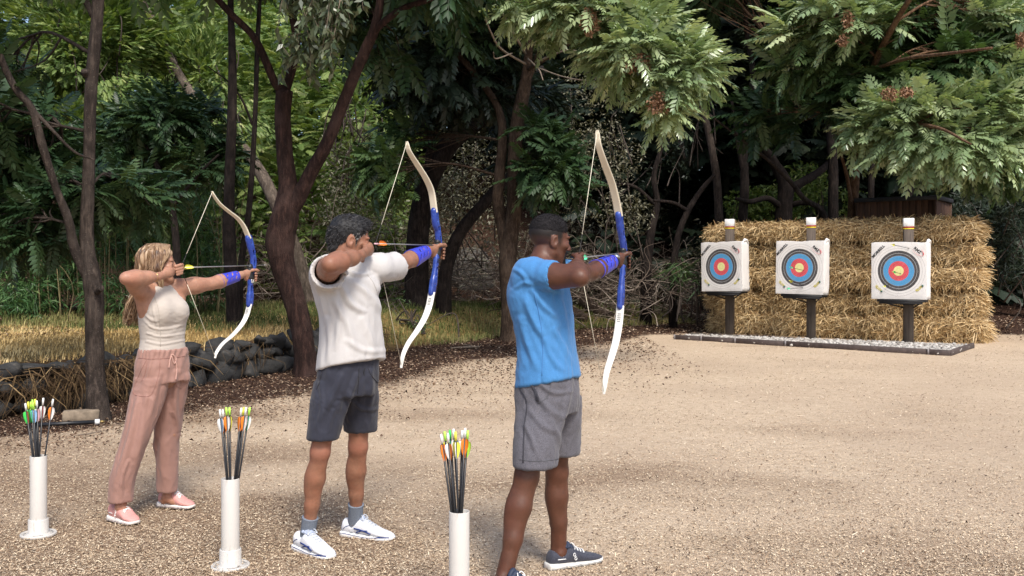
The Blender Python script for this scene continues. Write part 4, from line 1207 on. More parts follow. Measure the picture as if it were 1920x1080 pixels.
    mats = dict(upper=mat_simple('pink_knit', (.62, .30, .27), .75, .12, 300, .2), sole=mat_simple('cream_foam', (.72, .68, .64), .6), gap=mat_simple('sole_gap_pink', (.35, .30, .28), .7), stripe=M_LIMB_LO,
                lace=mat_simple('white_lace', (.76, .74, .72), .7), tongue=mat_simple('white_tongue', (.74, .70, .68), .7))
    shoe(body, P(208, 967, 6.10)[:2], P(256, 983, 5.96)[:2], .098, mats, .128, .088, 'cloud')
    shoe(body, P(299, 950, 6.44)[:2], P(363, 957, 6.36)[:2], .098, mats, .124, .086, 'cloud')
    arm_guard(body, le, lw, A(.30, -.72, .62), M_GUARD, M_BLACK, .22, .86, .043, .032)
    d = unit(rw - re_); c = lerp(re_, rw, .90); up = unit(np.cross(d, A(0, 1, 0))); b2 = np.cross(d, up); mb = MB()
    mb.tube([c + (up * math.cos(a) * 1.1 + b2 * math.sin(a)) * .027 for a in np.linspace(0, 2 * math.pi, 25)], .0026, 6)
    mb.build('bracelet', mat_simple('gold', (.75, .52, .22), .25, Metallic=1.0), body, True)
    da = unit(inplane(500, 497, G) - N)
    arrow(N, da, .80, 'yellow', 'yellow', 'grey arrow with pale yellow vanes nocked on the bow of the woman', 'arrows at full draw', 'grey', roll=.2)

man_blue(); man_white(); woman()
# ================================================================= quiver tubes and their arrows
M_PVC = NT('pvc_white'); _f = M_PVC.noise(7, 4, .6); _g = M_PVC.noise(160, 2, .6)
_h = M_PVC.noise(1, 4, .7, M_PVC.coord('Object', (60, 60, 9)))
M_PVC.bsdf(M_PVC.mix(M_PVC.ramp(_h, [(.60, (0, 0, 0)), (.72, (.5, .5, .5))]), M_PVC.mix(M_PVC.math('MULTIPLY', _f, .30), (.58, .56, .53), (.42, .37, .31)), (.30, .24, .18)), .42, _g, .06, .002); M_PVC = M_PVC.m
M_DARKIN = mat_simple('tube_inside', (.30, .29, .28), .7)

def lathe(mb, prof, c, n=40, at=0.0):
    prof = np.array(prof, float); a = np.arange(n) * 2 * math.pi / n; m = len(prof)
    V = np.stack([prof[:, 0:1] * np.cos(a) + c[0], prof[:, 0:1] * np.sin(a) + c[1], np.repeat(prof[:, 1:2], n, 1) + c[2]], -1).reshape(-1, 3)
    i = np.arange(m - 1)[:, None] * n; j = np.arange(n)[None]; j2 = (j + 1) % n
    mb.add(V, np.stack([i + j, i + j2, i + n + j2, i + n + j], -1).reshape(-1, 4), at=at)

def quiver(c, label, arrows, H=.46, r=.046):
    c = np.array(c, float); t = empty('arrow_tube', c, label, 'arrow tube', 'white arrow tubes on the ground')
    mb = MB(); lathe(mb, [(r - .006, .02), (r - .006, H - .002), (r - .004, H), (r - .001, H), (r, H - .002), (r, .02)], c); mb.build('tube', M_PVC, t, True)
    mb = MB(); lathe(mb, [(r + .001, .098), (r + .007, .098), (r + .009, .095), (r + .009, .012), (r + .012, .010)], c); mb.build('collar', M_PVC, t, True)
    mb = MB(); lathe(mb, [(r + .006, .0), (.094, .0), (.098, .003), (.098, .014), (.095, .018), (.088, .018), (.086, .013), (.064, .013), (.062, .017), (r + .006, .017)], c)
    fl = mb.build('flange', M_PVC, t, True); ORI[fl.name] = ORI[t.name]
    for k in range(4):
        a = k * math.pi / 2 + .4; mb = MB()
        mb.tube([c + A(.075 * math.cos(a + e), .075 * math.sin(a + e), .0145) for e in np.linspace(-.35, .35, 8)], .0045, 6)
        mb.build('slot', M_DARKIN, fl)
    for (px, py, dd, vane, hen, nk, lab) in arrows:
        N = P(px, py, c[1] + dd)
        off = unit(A(N[0] - c[0], N[1] - c[1], 0)) * -.024
        bot = A(c[0], c[1], .02) + off
        arrow(N, bot - N, np.linalg.norm(bot - N), vane, nk, lab, 'arrows standing in the tubes', 'black', hen, .0047, None, 'arrow', .98)

q1 = P(72, 1004, 5.74); q1[2] = 0
quiver(q1, 'white plastic arrow tube at the left edge, holding mostly green fletched arrows', [
    (48, 760, -.03, 'green', 'red', 'white', 'black arrow with green and red vanes, leftmost in the left tube'),
    (53, 757, .03, 'green', None, 'yellow', 'green vaned arrow with yellow nock, second from left in the left tube'),
    (58, 757, -.035, 'green', None, 'lime', 'green vaned arrow with lime nock inside the left tube cluster'),
    (61, 753, .035, 'lime', None, 'lime', 'lime vaned arrow at the back of the left tube cluster'),
    (62, 758, -.04, 'blue', 'white', 'lime', 'pale blue vaned arrow at the front of the left tube cluster'),
    (66, 752, .02, 'lime', None, 'yellow', 'lime vaned arrow with yellow nock, tallest in the left tube cluster'),
    (69, 755, -.01, 'white', 'pink', 'white', 'white and pink vaned arrow right of the green cluster, left tube'),
    (81, 750, 0, 'white', 'red', 'white', 'red and white vaned arrow standing apart in the left tube'),
    (99, 752, 0, 'orange', 'white', 'white', 'orange and white vaned arrow leaning rightmost in the left tube')])
q2 = P(432, 1062, 5.13); q2[2] = 0
quiver(q2, 'white plastic arrow tube between the woman and the man in white', [
    (412.6, 772, -.02, 'white', 'blue', 'white', 'white vaned arrow leaning leftmost in the middle tube'),
    (417.8, 772, .02, 'orange', None, 'white', 'orange vaned arrow with white nock, second from left in the middle tube'),
    (424.4, 768, -.02, 'orange', 'white', 'lime', 'orange and white vaned arrow with lime nock in the middle tube'),
    (430.4, 768, .01, 'yellow', None, 'lime', 'yellow vaned arrow standing at the centre of the middle tube'),
    (452.3, 769, -.02, 'orange', None, 'white', 'orange vaned arrow, left one of the right bunch in the middle tube'),
    (456.7, 768, .03, 'white', 'pink', 'yellow', 'pink and white vaned arrow with yellow nock in the middle tube'),
    (461, 768, -.02, 'orange', 'white', 'white', 'orange and white vaned arrow in the right bunch of the middle tube'),
    (467.9, 768, .01, 'white', 'mint', 'lime', 'white and mint vaned arrow leaning rightmost in the middle tube')])
q3 = P(861, 1080, 4.44); q3[2] = 0
quiver(q3, 'white plastic arrow tube cut by the lower picture edge, left of the man in blue', [
    (827.5, 819, -.02, 'orange', None, 'white', 'orange vaned arrow leaning leftmost in the nearest tube'),
    (834, 814, .03, 'yellow', 'white', 'lime', 'yellow vaned arrow with lime nock, second in the nearest tube'),
    (840, 817, -.03, 'white', 'orange', 'white', 'white and orange vaned arrow at the front of the nearest tube'),
    (843.7, 811, .035, 'white', 'mint', 'green', 'white and mint vaned arrow with green nock in the nearest tube'),
    (850.5, 809, .0, 'white', 'blue', 'white', 'white and pale blue vaned arrow, tall, in the nearest tube'),
    (854, 814, -.03, 'yellow', 'white', 'yellow', 'yellow and white vaned arrow at the centre of the nearest tube'),
    (866.7, 812, .02, 'white', 'orange', 'white', 'white and orange vaned arrow right of centre in the nearest tube'),
    (872, 807.5, -.02, 'orange', None, 'white', 'orange vaned arrow standing tallest in the nearest tube'),
    (877, 812, .03, 'orange', 'lime', 'lime', 'orange vaned arrow with lime nock, rightmost in the nearest tube')])

# ================================================================= targets on posts
M_BAG = NT('bag_cloth'); _f = M_BAG.noise(5, 4, .6); _g = M_BAG.noise(70, 3, .6)
M_BAG.bsdf(M_BAG.mix(M_BAG.math('MULTIPLY', _f, .25), (.76, .74, .72), (.52, .47, .42)), .75, _g, .15, .006); M_BAG = M_BAG.m
M_BAGB = mat_simple('bag_back', (.02, .035, .12), .7)
M_WOOD = NT('weathered_timber')
_w = M_WOOD.noise(1.0, 5, .65, M_WOOD.coord('Object', (40, 40, 2.2))); _k = M_WOOD.noise(3, 3)
M_WOOD.bsdf(M_WOOD.mix(_k, M_WOOD.ramp(_w, [(.3, (.045, .033, .025)), (.7, (.17, .13, .10))]), (.07, .055, .045)), .85, _w, .6, .01); M_WOOD = M_WOOD.m

def face_mat():
    t = NT('printed_face'); co = t.coord('Object')
    sp = t.n('ShaderNodeSeparateXYZ'); t.l(co, sp.inputs[0])
    x, z = sp.outputs[0], sp.outputs[2]
    r = t.math('MULTIPLY', t.math('SQRT', t.math('ADD', t.math('MULTIPLY', x, x), t.math('MULTIPLY', z, z))), 1 / .895)
    nz = t.noise(60, 2, .6); r2 = t.math('ADD', r, t.math('MULTIPLY', t.math('SUBTRACT', nz, .5), .006))
    S = 1 / .62; white = (.76, .74, .72)
    ring = t.ramp(t.math('MULTIPLY', r2, S), [(0, (.80, .76, .30)), (.106 * S, (.66, .035, .06)), (.213 * S, (.025, .29, .60)), (.325 * S, (.008, .009, .016)), (.436 * S, white)], 'CONSTANT')
    def line(r0, w): return t.math('LESS_THAN', t.math('ABSOLUTE', t.math('SUBTRACT', r, r0)), w)
    c = ring
    for r0, w, col in ((.488, .0022, (.30, .29, .29)), (.545, .0022, (.30, .29, .29)), (.38, .0035, (.5, .5, .5)), (.27, .002, (.02, .2, .4)), (.16, .002, (.35, .02, .03)), (.05, .002, (.5, .45, .12)), (.325, .003, (.35, .35, .37))):
        c = t.mix(line(r0, w), c, col)
    inside = t.math('LESS_THAN', r, .436); far = t.math('GREATER_THAN', r, .11)
    # arrow wear: pale torn flecks, denser in the rings
    wr = t.noise(1.0, 4, .75, t.coord('Object', (55, 55, 110)))
    wm = t.math('MULTIPLY', t.math('GREATER_THAN', wr, .60), t.math('MULTIPLY', inside, far))
    c = t.mix(t.math('MULTIPLY', wm, .28), c, (.72, .72, .74))
    wd = t.noise(1.0, 3, .7, t.coord('Object', (45, 45, 80)))
    c = t.mix(t.math('MULTIPLY', t.math('GREATER_THAN', wd, .63), .35), c, (.08, .07, .08))
    c = t.mix(t.math('MULTIPLY', t.noise(4, 4, .6), .22), c, (.45, .40, .36))
    t.bsdf(c, .7, t.noise(45, 3, .7), .25, .006); return t.m
M_FACE = face_mat()
M_TXT = mat_simple('print_black', (.015, .015, .018), .6); M_RED = mat_simple('print_red', (.60, .04, .06), .6)
M_YEL = mat_simple('print_yellow', (.62, .52, .06), .6, .3, 90); M_GRN = mat_simple('print_green', (.03, .13, .11), .6)
M_CAP = mat_simple('white_paint', (.76, .75, .73), .5, .06, 25); M_TAPE_Y = mat_simple('yellow_tape', (.75, .58, .03), .5); M_TAPE_R = mat_simple('red_tape', (.40, .03, .03), .5)
M_PLATE = mat_simple('dark_steel', (.018, .018, .020), .55, .3, 40)

def text_geo(body, size):
    cu = bpy.data.curves.new('t', 'FONT'); cu.body = body; cu.size = size; cu.align_x = 'CENTER'; cu.align_y = 'CENTER'; cu.extrude = .0012; cu.offset = size * .022; cu.resolution_u = 2
    o = bpy.data.objects.new('t', cu); COL.objects.link(o); bpy.context.view_layer.update()
    me = o.to_mesh(); V = np.array([v.co[:] for v in me.vertices]); F = [tuple(p.vertices) for p in me.polygons]; T = []
    for f in F:
        for i in range(1, len(f) - 1): T.append((f[0], f[i], f[i + 1]))
    o.to_mesh_clear(); bpy.data.objects.remove(o); bpy.data.curves.remove(cu)
    return V, np.array(T)

def target(c, yaw, label, post_xy, post_top, plabel, tilt=0.0, seed=0, W=1.03, H=1.09, TH=.32):
    """c = centre of the face; local x right, y away from the archers, z up"""
    n = A(-math.sin(yaw), -math.cos(yaw), 0); r = A(math.cos(yaw), -math.sin(yaw), 0); up = A(0, 0, 1)
    r, up = r * math.cos(tilt) + up * math.sin(tilt), up * math.cos(tilt) - r * math.sin(tilt)
    M = Matrix((r, -n, up)).transposed().to_4x4(); c = np.array(c, float)
    t = bpy.data.objects.new('archery_target', None); t.empty_display_size = .1; t.matrix_world = Matrix.Translation(Vector(c - up * H / 2)) @ M; link(t)
    tag(t, label, 'archery target', 'square archery targets'); ORI[t.name] = np.zeros(3)
    g = np.random.default_rng(seed)
    def loc(name, V, F, mat, par=t, smooth=False, zoff=H / 2):
        o = obj(name, V, F, mat, None, smooth, origin=(0, 0, 0)); o.parent = par; o.location = (0, 0, zoff if par is t else 0); ORI[o.name] = np.zeros(3); return o
    # bulging printed face
    k = 29; xs = np.linspace(-W / 2, W / 2, k); X, Z = np.meshgrid(xs, xs * H / W)
    def edge(X, Z):
        e = np.minimum(W / 2 - np.abs(X), H / 2 - np.abs(Z)); return e
    Y = -.007 * np.clip(edge(X, Z) / .08, 0, 1) ** .5 + .005 * fbm(np.stack([X * 9 + seed * 5, Z * 7, X * 0], -1), 1, 3)
    sag = .014 * fbm(np.stack([X * 5 + seed * 3, Z * 0, X * 0], -1), 1, 2) * (Z > H / 2 - .02)
    dz = np.where(Z > H / 2 - .02, sag, 0)
    V = np.stack([X, Y, Z + dz], -1).reshape(-1, 3); i = np.arange((k - 1) * k).reshape(k - 1, k)[:, :-1].ravel()
    Q = np.stack([i, i + 1, i + k + 1, i + k], 1)
    loc('printed_face', V, Q, M_FACE, t, True)
    # sides and back
    per = [(x, -H / 2) for x in np.linspace(-W / 2, W / 2, 15)] + [(W / 2, z) for z in np.linspace(-H / 2, H / 2, 15)[1:]] + [(x, H / 2) for x in np.linspace(W / 2, -W / 2, 15)[1:]] + [(-W / 2, z) for z in np.linspace(H / 2, -H / 2, 15)[1:-1]]
    per = np.array(per); dep = [0, .02, .05, .12, .2, .28, TH]; V = []
    for j, y in enumerate(dep):
        s_ = [1, 1.006, 1.010, 1.012, 1.012, 1.008, .985][j]
        p = per * s_; w_ = fbm(np.stack([p[:, 0] * 6 + 9 * seed, p[:, 1] * 6, p[:, 0] * 0 + y * 14], -1), 1, 3) * .014 * (j > 0)
        zz = p[:, 1] + w_ * np.sign(p[:, 1])
        if j < 5: zz = np.where((per[:, 1] > H / 2 - .001), zz + .012 * fbm(np.stack([per[:, 0] * 5 + seed * 3, per[:, 0] * 0, per[:, 0] * 0], -1), 1, 2), zz)
        V.append(np.stack([p[:, 0] + w_ * np.sign(p[:, 0]), np.full(len(p), y), zz], 1))
    m = len(per); V = np.concatenate(V); i = np.arange(len(dep) - 1)[:, None] * m; j = np.arange(m)[None]; j2 = (j + 1) % m
    Q = np.stack([i + j, i + j2, i + m + j2, i + m + j], -1).reshape(-1, 4)
    loc('bag', V, Q, M_BAG, t, False)
    mb = MB(); mb.box((0, TH - .005, 0), (W * .97, .02, H * .97)); Vb, Fb = mb.geo(); loc('back_panel', Vb, Fb, M_BAGB)
    # loose ear of cloth at the upper right corner
    mb = MB(); e = A(W / 2 - .015, .10, H / 2 - .01); mb.tube([e, e + A(.012, .05, .05), e + A(.02, .12, .035), e + A(.022, .17, -.05)], [.03, .034, .028, .008], 8); Vb, Fb = mb.geo(); loc('loose_flap', Vb, Fb, M_BAG, t, True)
    # lettering and emblems
    def put(name, V2, T2, cx, cz, ang, mat):
        R = np.array([[math.cos(ang), -math.sin(ang)], [math.sin(ang), math.cos(ang)]]); q = V2[:, :2] @ R.T
        loc(name, np.stack([q[:, 0] + cx, -.0085 - V2[:, 2] - .004 * np.ones(len(q)), q[:, 1] + cz], 1), np.array(T2), mat)
    V2, T2 = text_geo('MORRELL', .075); put('lettering', V2, T2, -W / 2 + .135, H / 2 - .165, .80, M_TXT)
    V2, T2 = text_geo('RMZ', .078); put('lettering', V2, T2, W / 2 - .165, H / 2 - .150, -.72, M_TXT)
    mb = MB(); cc = A(W / 2 - .155, -.019, H / 2 - .165)
    q = []
    for a in np.linspace(-2.5, 1.3, 30):
        x, z = .125 * math.cos(a), .058 * math.sin(a); q.append(cc + A(x * math.cos(-.72) - z * math.sin(-.72), 0, x * math.sin(-.72) + z * math.cos(-.72)))
    mb.tube(q, np.interp(np.linspace(0, 1, 30), [0, .55, .8, 1], [.001, .003, .008, .0015]), 6); Vb, Fb = mb.geo(); loc('swoosh', Vb, Fb, M_RED, t, True)
    for sx, a in ((-1, -.75), (1, .75)):
        V2, T2 = text_geo('YELLOW', .052); put('lettering', V2 * A(.75, 1.2, 1), T2, sx * (W / 2 - .135), -H / 2 + .205, a, M_YEL)
        mb = MB(); b = A(sx * (W / 2 - .135) + .085 * math.cos(a), -.017, -H / 2 + .205 + .085 * math.sin(a) * (1 if sx > 0 else 1))
        for aa in (0.3, 1.35, 2.4): mb.tube([b - A(math.cos(aa), 0, math.sin(aa)) * .024, b + A(math.cos(aa), 0, math.sin(aa)) * .024], .005, 5)
        Vb, Fb = mb.geo(); loc('emblem', Vb, Fb, M_GRN)
    # the post, its white cap with tape lines, and the steel shelf
    px, py = post_xy; zt = post_top; w_ = .185
    p = empty('target_post', (px, py, 0), plabel, 'target post', 'timber posts carrying the targets')
    mb = MB(); mb.box((px, py, (zt - .20) / 2 + .02), (w_, w_, zt - .20), yaw * -1 + .35, bev=.012); mb.build('timber', M_WOOD, p)
    mb = MB(); mb.box((px, py, zt - .075), (w_ + .014, w_ + .014, .165), yaw * -1 + .35, bev=.006); cap = mb.build('white_cap', M_CAP, p)
    for z, mt in ((zt - .171, M_TAPE_R), (zt - .200, M_TAPE_Y)):
        mb = MB(); mb.box((px, py, z), (w_ + .008, w_ + .008, .020), yaw * -1 + .35); mb.build('tape_band', mt, p)
    sh = c + A(0, 0, -H / 2 - .035) - n * (TH * .5)
    R = np.array([r, -n, A(0, 0, 1)]).T
    mb = MB(); mb.box(sh + r * .03, (W * .86, TH * .95, .045), M=R); mb.box(sh + r * .03 + n * (TH * .42) - A(0, 0, .035), (W * .78, .03, .05), M=R)
    for e in (-1, 1): mb.tube([sh + r * (e * .40) - A(0, 0, .02), A(px, py, sh[2] - .16) + r * e * .08], .014, 6)
    mb.box(A(px, py, sh[2] - .055) + n * .05, (.26, .16, .07), M=R)
    mb.build('shelf', M_PLATE, p)
    return t, n, r

YL, YM, YR = math.radians(43), math.radians(39), math.radians(36)
T1 = target(P(1352.5, 500, 22.15), YL, 'farthest archery target, leftmost of three, with no arrow in it', (4.95, 22.62), 2.62, 'timber post of the leftmost target with white capped top', .02, 1)
T2 = target(P(1499, 502, 20.62), YM, 'middle archery target with an arrow across its yellow centre', (6.33, 21.07), 2.58, 'timber post of the middle target with white capped top', -.015, 2)
T3 = target(P(1685, 508, 19.25), YR, 'nearest archery target, rightmost of three, arrow along its top edge', (7.85, 19.72), 2.50, 'timber post of the rightmost target with white capped top', .0, 3)
def stuck(T, x, z, vane, label, dx=0., dz=0., L=.55):
    """arrow standing in a target face"""
    t, n, r = T; c = np.array(t.matrix_world.translation) + A(0, 0, .545)
    tip = c + r * x * .9 + A(0, 0, z * .9); d = unit(n + r * dx + A(0, 0, dz))
    arrow(tip + d * L, -d, L + .06, vane, vane, label, 'arrows stuck in the targets', 'black', None, .005, None, 'arrow', 1.4)
stuck(T2, .12, -.06, 'mint', 'arrow with mint vanes stuck in the yellow centre of the middle target', -.15, .12)
stuck(T2, .10, -.40, 'yellow', 'arrow with yellow vanes stuck low in the blue ring of the middle target', -.2, .2, .5)
stuck(T2, .10, -.45, 'mint', 'arrow with mint vanes stuck at the black ring foot of the middle target', -.25, -.05, .55)
stuck(T3, .05, -.06, 'green', 'dark arrow with green vanes in the yellow centre of the right target', -.2, .12, .35)
stuck(T3, .22, .48, 'yellow', 'arrow with yellow vanes stuck above the rings of the right target', -.30, .12, .62)
stuck(T3, -.20, -.30, 'yellow', 'short arrow with yellow nock stuck at the lower rings of the right target', -.1, -.1, .30)

# ================================================================= straw bales
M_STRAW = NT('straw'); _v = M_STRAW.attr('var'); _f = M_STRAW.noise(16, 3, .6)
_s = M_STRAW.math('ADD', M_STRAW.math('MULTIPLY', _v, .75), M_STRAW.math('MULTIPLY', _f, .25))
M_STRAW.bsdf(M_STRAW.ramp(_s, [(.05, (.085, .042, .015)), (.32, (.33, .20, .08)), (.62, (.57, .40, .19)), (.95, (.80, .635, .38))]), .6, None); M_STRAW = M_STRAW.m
def bale_mesh(L, W, H, seed):
    g = np.random.default_rng(seed); mb = MB()
    # core: rounded lumpy box
    F = Field(A(-L / 2 - .1, -W / 2 - .1, -.1), A(L / 2 + .1, W / 2 + .1, H + .1), .04)
    sl, X, Y, Z = F.sub(F.lo, F.lo + F.n * F.h)
    qx, qy, qz = np.abs(X) - L / 2 + .17, np.abs(Y) - W / 2 + .17, np.abs(Z - H / 2) - H / 2 + .17
    d = np.sqrt(np.clip(qx, 0, None) ** 2 + np.clip(qy, 0, None) ** 2 + np.clip(qz, 0, None) ** 2) + np.minimum(np.maximum(np.maximum(qx, qy), qz), 0) - .165
    F.put(sl, d.astype(np.float32), 0); V, Q = F.mesh(1); V = V + normals(V, Q) * (fbm(V, 5, 3, seed) * .035)[:, None]
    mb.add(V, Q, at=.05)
    n = 3800; N0 = normals(V, Q); ez = np.abs(V[:, 2] - H / 2) < .36 * H; ex = np.abs(V[:, 0]) < L / 2 - .04; ok = np.where((ez & ex) | (normals(V, Q)[:, 2] > .9) | (np.abs(normals(V, Q)[:, 0]) > .85))[0]; pick = g.choice(ok, n); p = V[pick] + g.normal(0, .02, (n, 3)); nn = N0[pick]
    t_ = np.cross(nn, g.normal(0, 1, (n, 3))); t_ /= np.maximum(np.linalg.norm(t_, axis=1), 1e-6)[:, None]
    bias = A(0, 0, 1.0) * g.choice([-1, 1], n)[:, None]
    edg = np.where((np.abs(p[:, 2] - H / 2) > .36 * H) | (np.abs(p[:, 0]) > L / 2 - .09), .12, 1.0)[:, None]; t_ = t_ * np.c_[np.ones((n, 2)), edg]; bias = bias * edg
    d = unit_rows(t_ * .8 + bias * .55 * g.random(n)[:, None] + nn * (g.random(n) ** 2.2 * 1.0)[:, None] - A(0, 0, .15))
    p = p * A(1, 1, .90) + A(0, 0, .05 * H); ln = g.uniform(.07, .26, n)[:, None]; w = g.uniform(.0035, .0085, n)[:, None]
    sd = unit_rows(np.cross(d, nn + g.normal(0, .5, (n, 3)))) * w
    a = p + nn * .012; b = a + d * ln * .5 + nn * .006; c = a + d * ln + A(0, 0, -1) * ln * .12
    V2 = np.stack([a - sd, a + sd, b - sd, b + sd, c - sd * .6, c + sd * .6], 1).reshape(-1, 3); i = np.arange(n)[:, None] * 6
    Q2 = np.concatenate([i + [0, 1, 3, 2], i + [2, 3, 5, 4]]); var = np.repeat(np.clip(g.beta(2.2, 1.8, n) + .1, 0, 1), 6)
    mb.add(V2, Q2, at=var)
    return mb.geo(), np.concatenate(mb.at)
WL0, WR0 = A(4.64, 23.53, 0), A(9.36, 20.10, 0)
wd = unit(WR0 - WL0); wn = A(-wd[1], wd[0], 0); LW = np.linalg.norm(WR0 - WL0)
byaw = math.atan2(wd[1], wd[0]); rows = 5; Hs = [.56, .53, .52, .50, .46]; base = 0.0
protos = []
for k in range(3):
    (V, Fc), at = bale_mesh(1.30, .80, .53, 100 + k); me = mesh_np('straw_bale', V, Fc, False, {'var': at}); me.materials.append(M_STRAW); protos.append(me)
rown = ['bottom', 'second', 'middle', 'fourth', 'top']; coln = ['leftmost', 'second from left', 'centre', 'second from right', 'rightmost']
g = np.random.default_rng(77)
for k in range(rows):
    nb = 5; bl = LW / nb; off = [.10, -.04, .02, -.05, -.06][k]; ext = [.06, .02, 0, 0, -.02][k]
    for j in range(nb):
        s_ = (bl + .02) / 1.30 if not (j == nb - 1) else (bl + ext + .06) / 1.30
        cen = WL0 + wd * (bl * (j + .5) + (g.normal(0, .02) + off * .5)) - wn * (-.40 + g.normal(0, .025) + (.05 if k == 0 else 0))
        cen = WL0 + wd * (bl * (j + .5) + g.normal(0, .02) + off * .5) + wn * (.40 + g.normal(0, .03) - (.10, -.03, .05, -.02, .06)[k] + (j % 2) * .02)
        o = bpy.data.objects.new('straw_bale', protos[(k * 2 + j) % 3]); link(o)
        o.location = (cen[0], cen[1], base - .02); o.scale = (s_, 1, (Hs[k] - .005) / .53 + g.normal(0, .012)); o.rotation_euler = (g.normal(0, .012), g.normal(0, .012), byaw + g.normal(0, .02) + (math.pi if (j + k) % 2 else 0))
        tag(o, f'golden straw bale, {coln[j]} in the {rown[k]} row of the stacked wall', 'straw bale', 'straw bales stacked as a backstop')
    base += Hs[k]

# ================================================================= gravel bed and its edging boards
M_PEB = NT('white_pebbles'); M_PEB.bsdf(M_PEB.ramp(M_PEB.attr('var'), [(0, (.16, .135, .115)), (.4, (.33, .305, .275)), (1, (.56, .53, .49))]), .8, M_PEB.noise(60, 3), .3, .01); M_PEB = M_PEB.m
M_EDGE = mat_simple('edging_board', (.075, .055, .050), .75, .3, 14, .3)
E0, E1, E2 = A(3.44, 21.15, 0), A(7.58, 17.22, 0), A(8.78, 18.95, 0)
ICO_V = None
def rock_geo(r, seed, sub=1, rough=.25, flat=(1, 1, 1), cuts=5, h0=.55, h1=.85):
    """small faceted stone"""
    global ICO_V
    key = sub
    if ICO_V is None: ICO_V = {}
    if key not in ICO_V:
        import bmesh
        b = bmesh.new(); bmesh.ops.create_icosphere(b, subdivisions=sub, radius=1); b.verts.ensure_lookup_table()
        ICO_V[key] = (np.array([v.co[:] for v in b.verts]), np.array([[v.index for v in f.verts] for f in b.faces])); b.free()
    V, T = ICO_V[key]
    n = fbm(V + seed * 3.7, .9, 3, seed % 17)
    V = V * (1 + rough * n)[:, None]
    for q in range(cuts):                                # cut flats
        g = np.random.default_rng(seed * 7 + q); d = unit(g.normal(0, 1, 3)); h = g.uniform(h0, h1)
        s_ = V @ d; V = V - np.clip(s_ - h, 0, None)[:, None] * d * .85
    return V * r * np.array(flat), T
mb = MB(); g = np.random.default_rng(9)
e1, e2 = E1 - E0, E2 - E1
cand = 0
back = E0 + wn * .2
for i in range(3600):
    a, b = g.random(), g.random() ** .9
    p = E0 + e1 * a + e2 * b * (.35 + .65 * a ** .8)
    if np.dot(p - WL0, wn) > .06: continue
    V, T = rock_geo(g.uniform(.022, .052), int(g.integers(0, 400)), 1, .3, (1.2, 1, .7))
    mb.add(V @ rotz(g.random() * 6).T + p + A(0, 0, g.uniform(.030, .066)), None, T, at=np.clip(g.beta(1.8, 1.5), 0, 1))
gr = mb.build('gravel', M_PEB, None, False, (5.8, 19.5, 0)); tag(gr, 'white pebbles filling the bed under the targets', 'gravel', kind='stuff')
bed = obj('gravel_bed', np.array([E0, E1, E2, E0 + e1 * .0 + wn * .9 + A(.2, 1.2, 0)]) + A(0, 0, .028), np.array([[0, 1, 2, 3]]), mat_simple('gravel_base', (.10, .085, .07), .9, .4, 30)); tag(bed, kind='structure')
segs = [(E0, E0 + e1 * .115), (E0 + e1 * .115, E0 + e1 * .255), (E0 + e1 * .255, E0 + e1 * .45), (E0 + e1 * .45, E0 + e1 * .93), (E0 + e1 * .93, E1), (E1, E2)]
lab = ['short edging board at the far left end of the gravel bed', 'second edging board from the left along the gravel bed', 'third edging board from the left, below the left target', 'longest edging board along the front of the gravel bed', 'short edging piece at the front right corner of the gravel bed', 'edging board running back along the right end of the gravel bed']
for (a, b), l in zip(segs, lab):
    d = unit(b - a); L = np.linalg.norm(b - a) - .008; mb = MB(); yw = math.atan2(d[1], d[0])
    mb.box((a + b) / 2 + A(0, 0, .05), (L, .045, .11), yw, bev=.004)
    o = mb.build('edging_board', M_EDGE); tag(o, l, 'edging board', 'boards edging the gravel bed'); ORI[o.name] = np.array(o.location)
    if l[:5] in ('secon', 'third', 'longe', 'short'):
        mb = MB(); side = A(d[1], -d[0], 0); mb.box(a + d * .03 + side * .026 + A(0, 0, .055), (.035, .012, .118), yw); mb.build('joint_plate', mat_simple('steel_plate', (.22, .20, .20), .5), o)

# ================================================================= shed behind the bales
M_DARKW = NT('dark_boards'); _w = M_DARKW.noise(1, 4, .6, M_DARKW.coord('Object', (14, 14, 1))); M_DARKW.bsdf(M_DARKW.ramp(_w, [(.3, (.045, .022, .013)), (.7, (.13, .065, .038))]), .8, _w, .5, .01); M_DARKW = M_DARKW.m
M_ROOF = mat_simple('roof_felt', (.022, .022, .025), .8, .3, 20, .3)
c = P(1695, 430, 24.2); c[2] = 0; yw = -.62; R = rotz(yw)
sh = empty('shed', c, 'small dark timber shed with a flat roof behind the straw bales', 'shed')
w_, d_, h_ = 1.75, 1.5, 3.10
for side in range(4):
    mb = MB(); nb = 12
    L = w_ if side % 2 == 0 else d_
    for i in range(nb):
        x = -L / 2 + L * (i + .5) / nb; yy = -(d_ if side % 2 == 0 else w_) / 2
        q = rotz(side * math.pi / 2) @ A(x, yy + random.uniform(-.004, .004), h_ / 2)
        mb.box(c + R @ q, (L / nb - .008, .022, h_), yw + side * math.pi / 2, bev=.003)
    mb.build('wall', M_DARKW, sh)
mb = MB(); mb.box(c + A(0, 0, h_ + .05), (w_ + .16, d_ + .16, .10), yw, bev=.01); mb.build('roof', M_ROOF, sh)
for sx in (-1, 1):
    for sy in (-1, 1):
        mb = MB(); mb.box(c + R @ A(sx * (w_ / 2 + .012), sy * (d_ / 2 + .012), h_ / 2), (.07, .07, h_ - .01), yw); mb.build('corner_post', M_DARKW, sh)

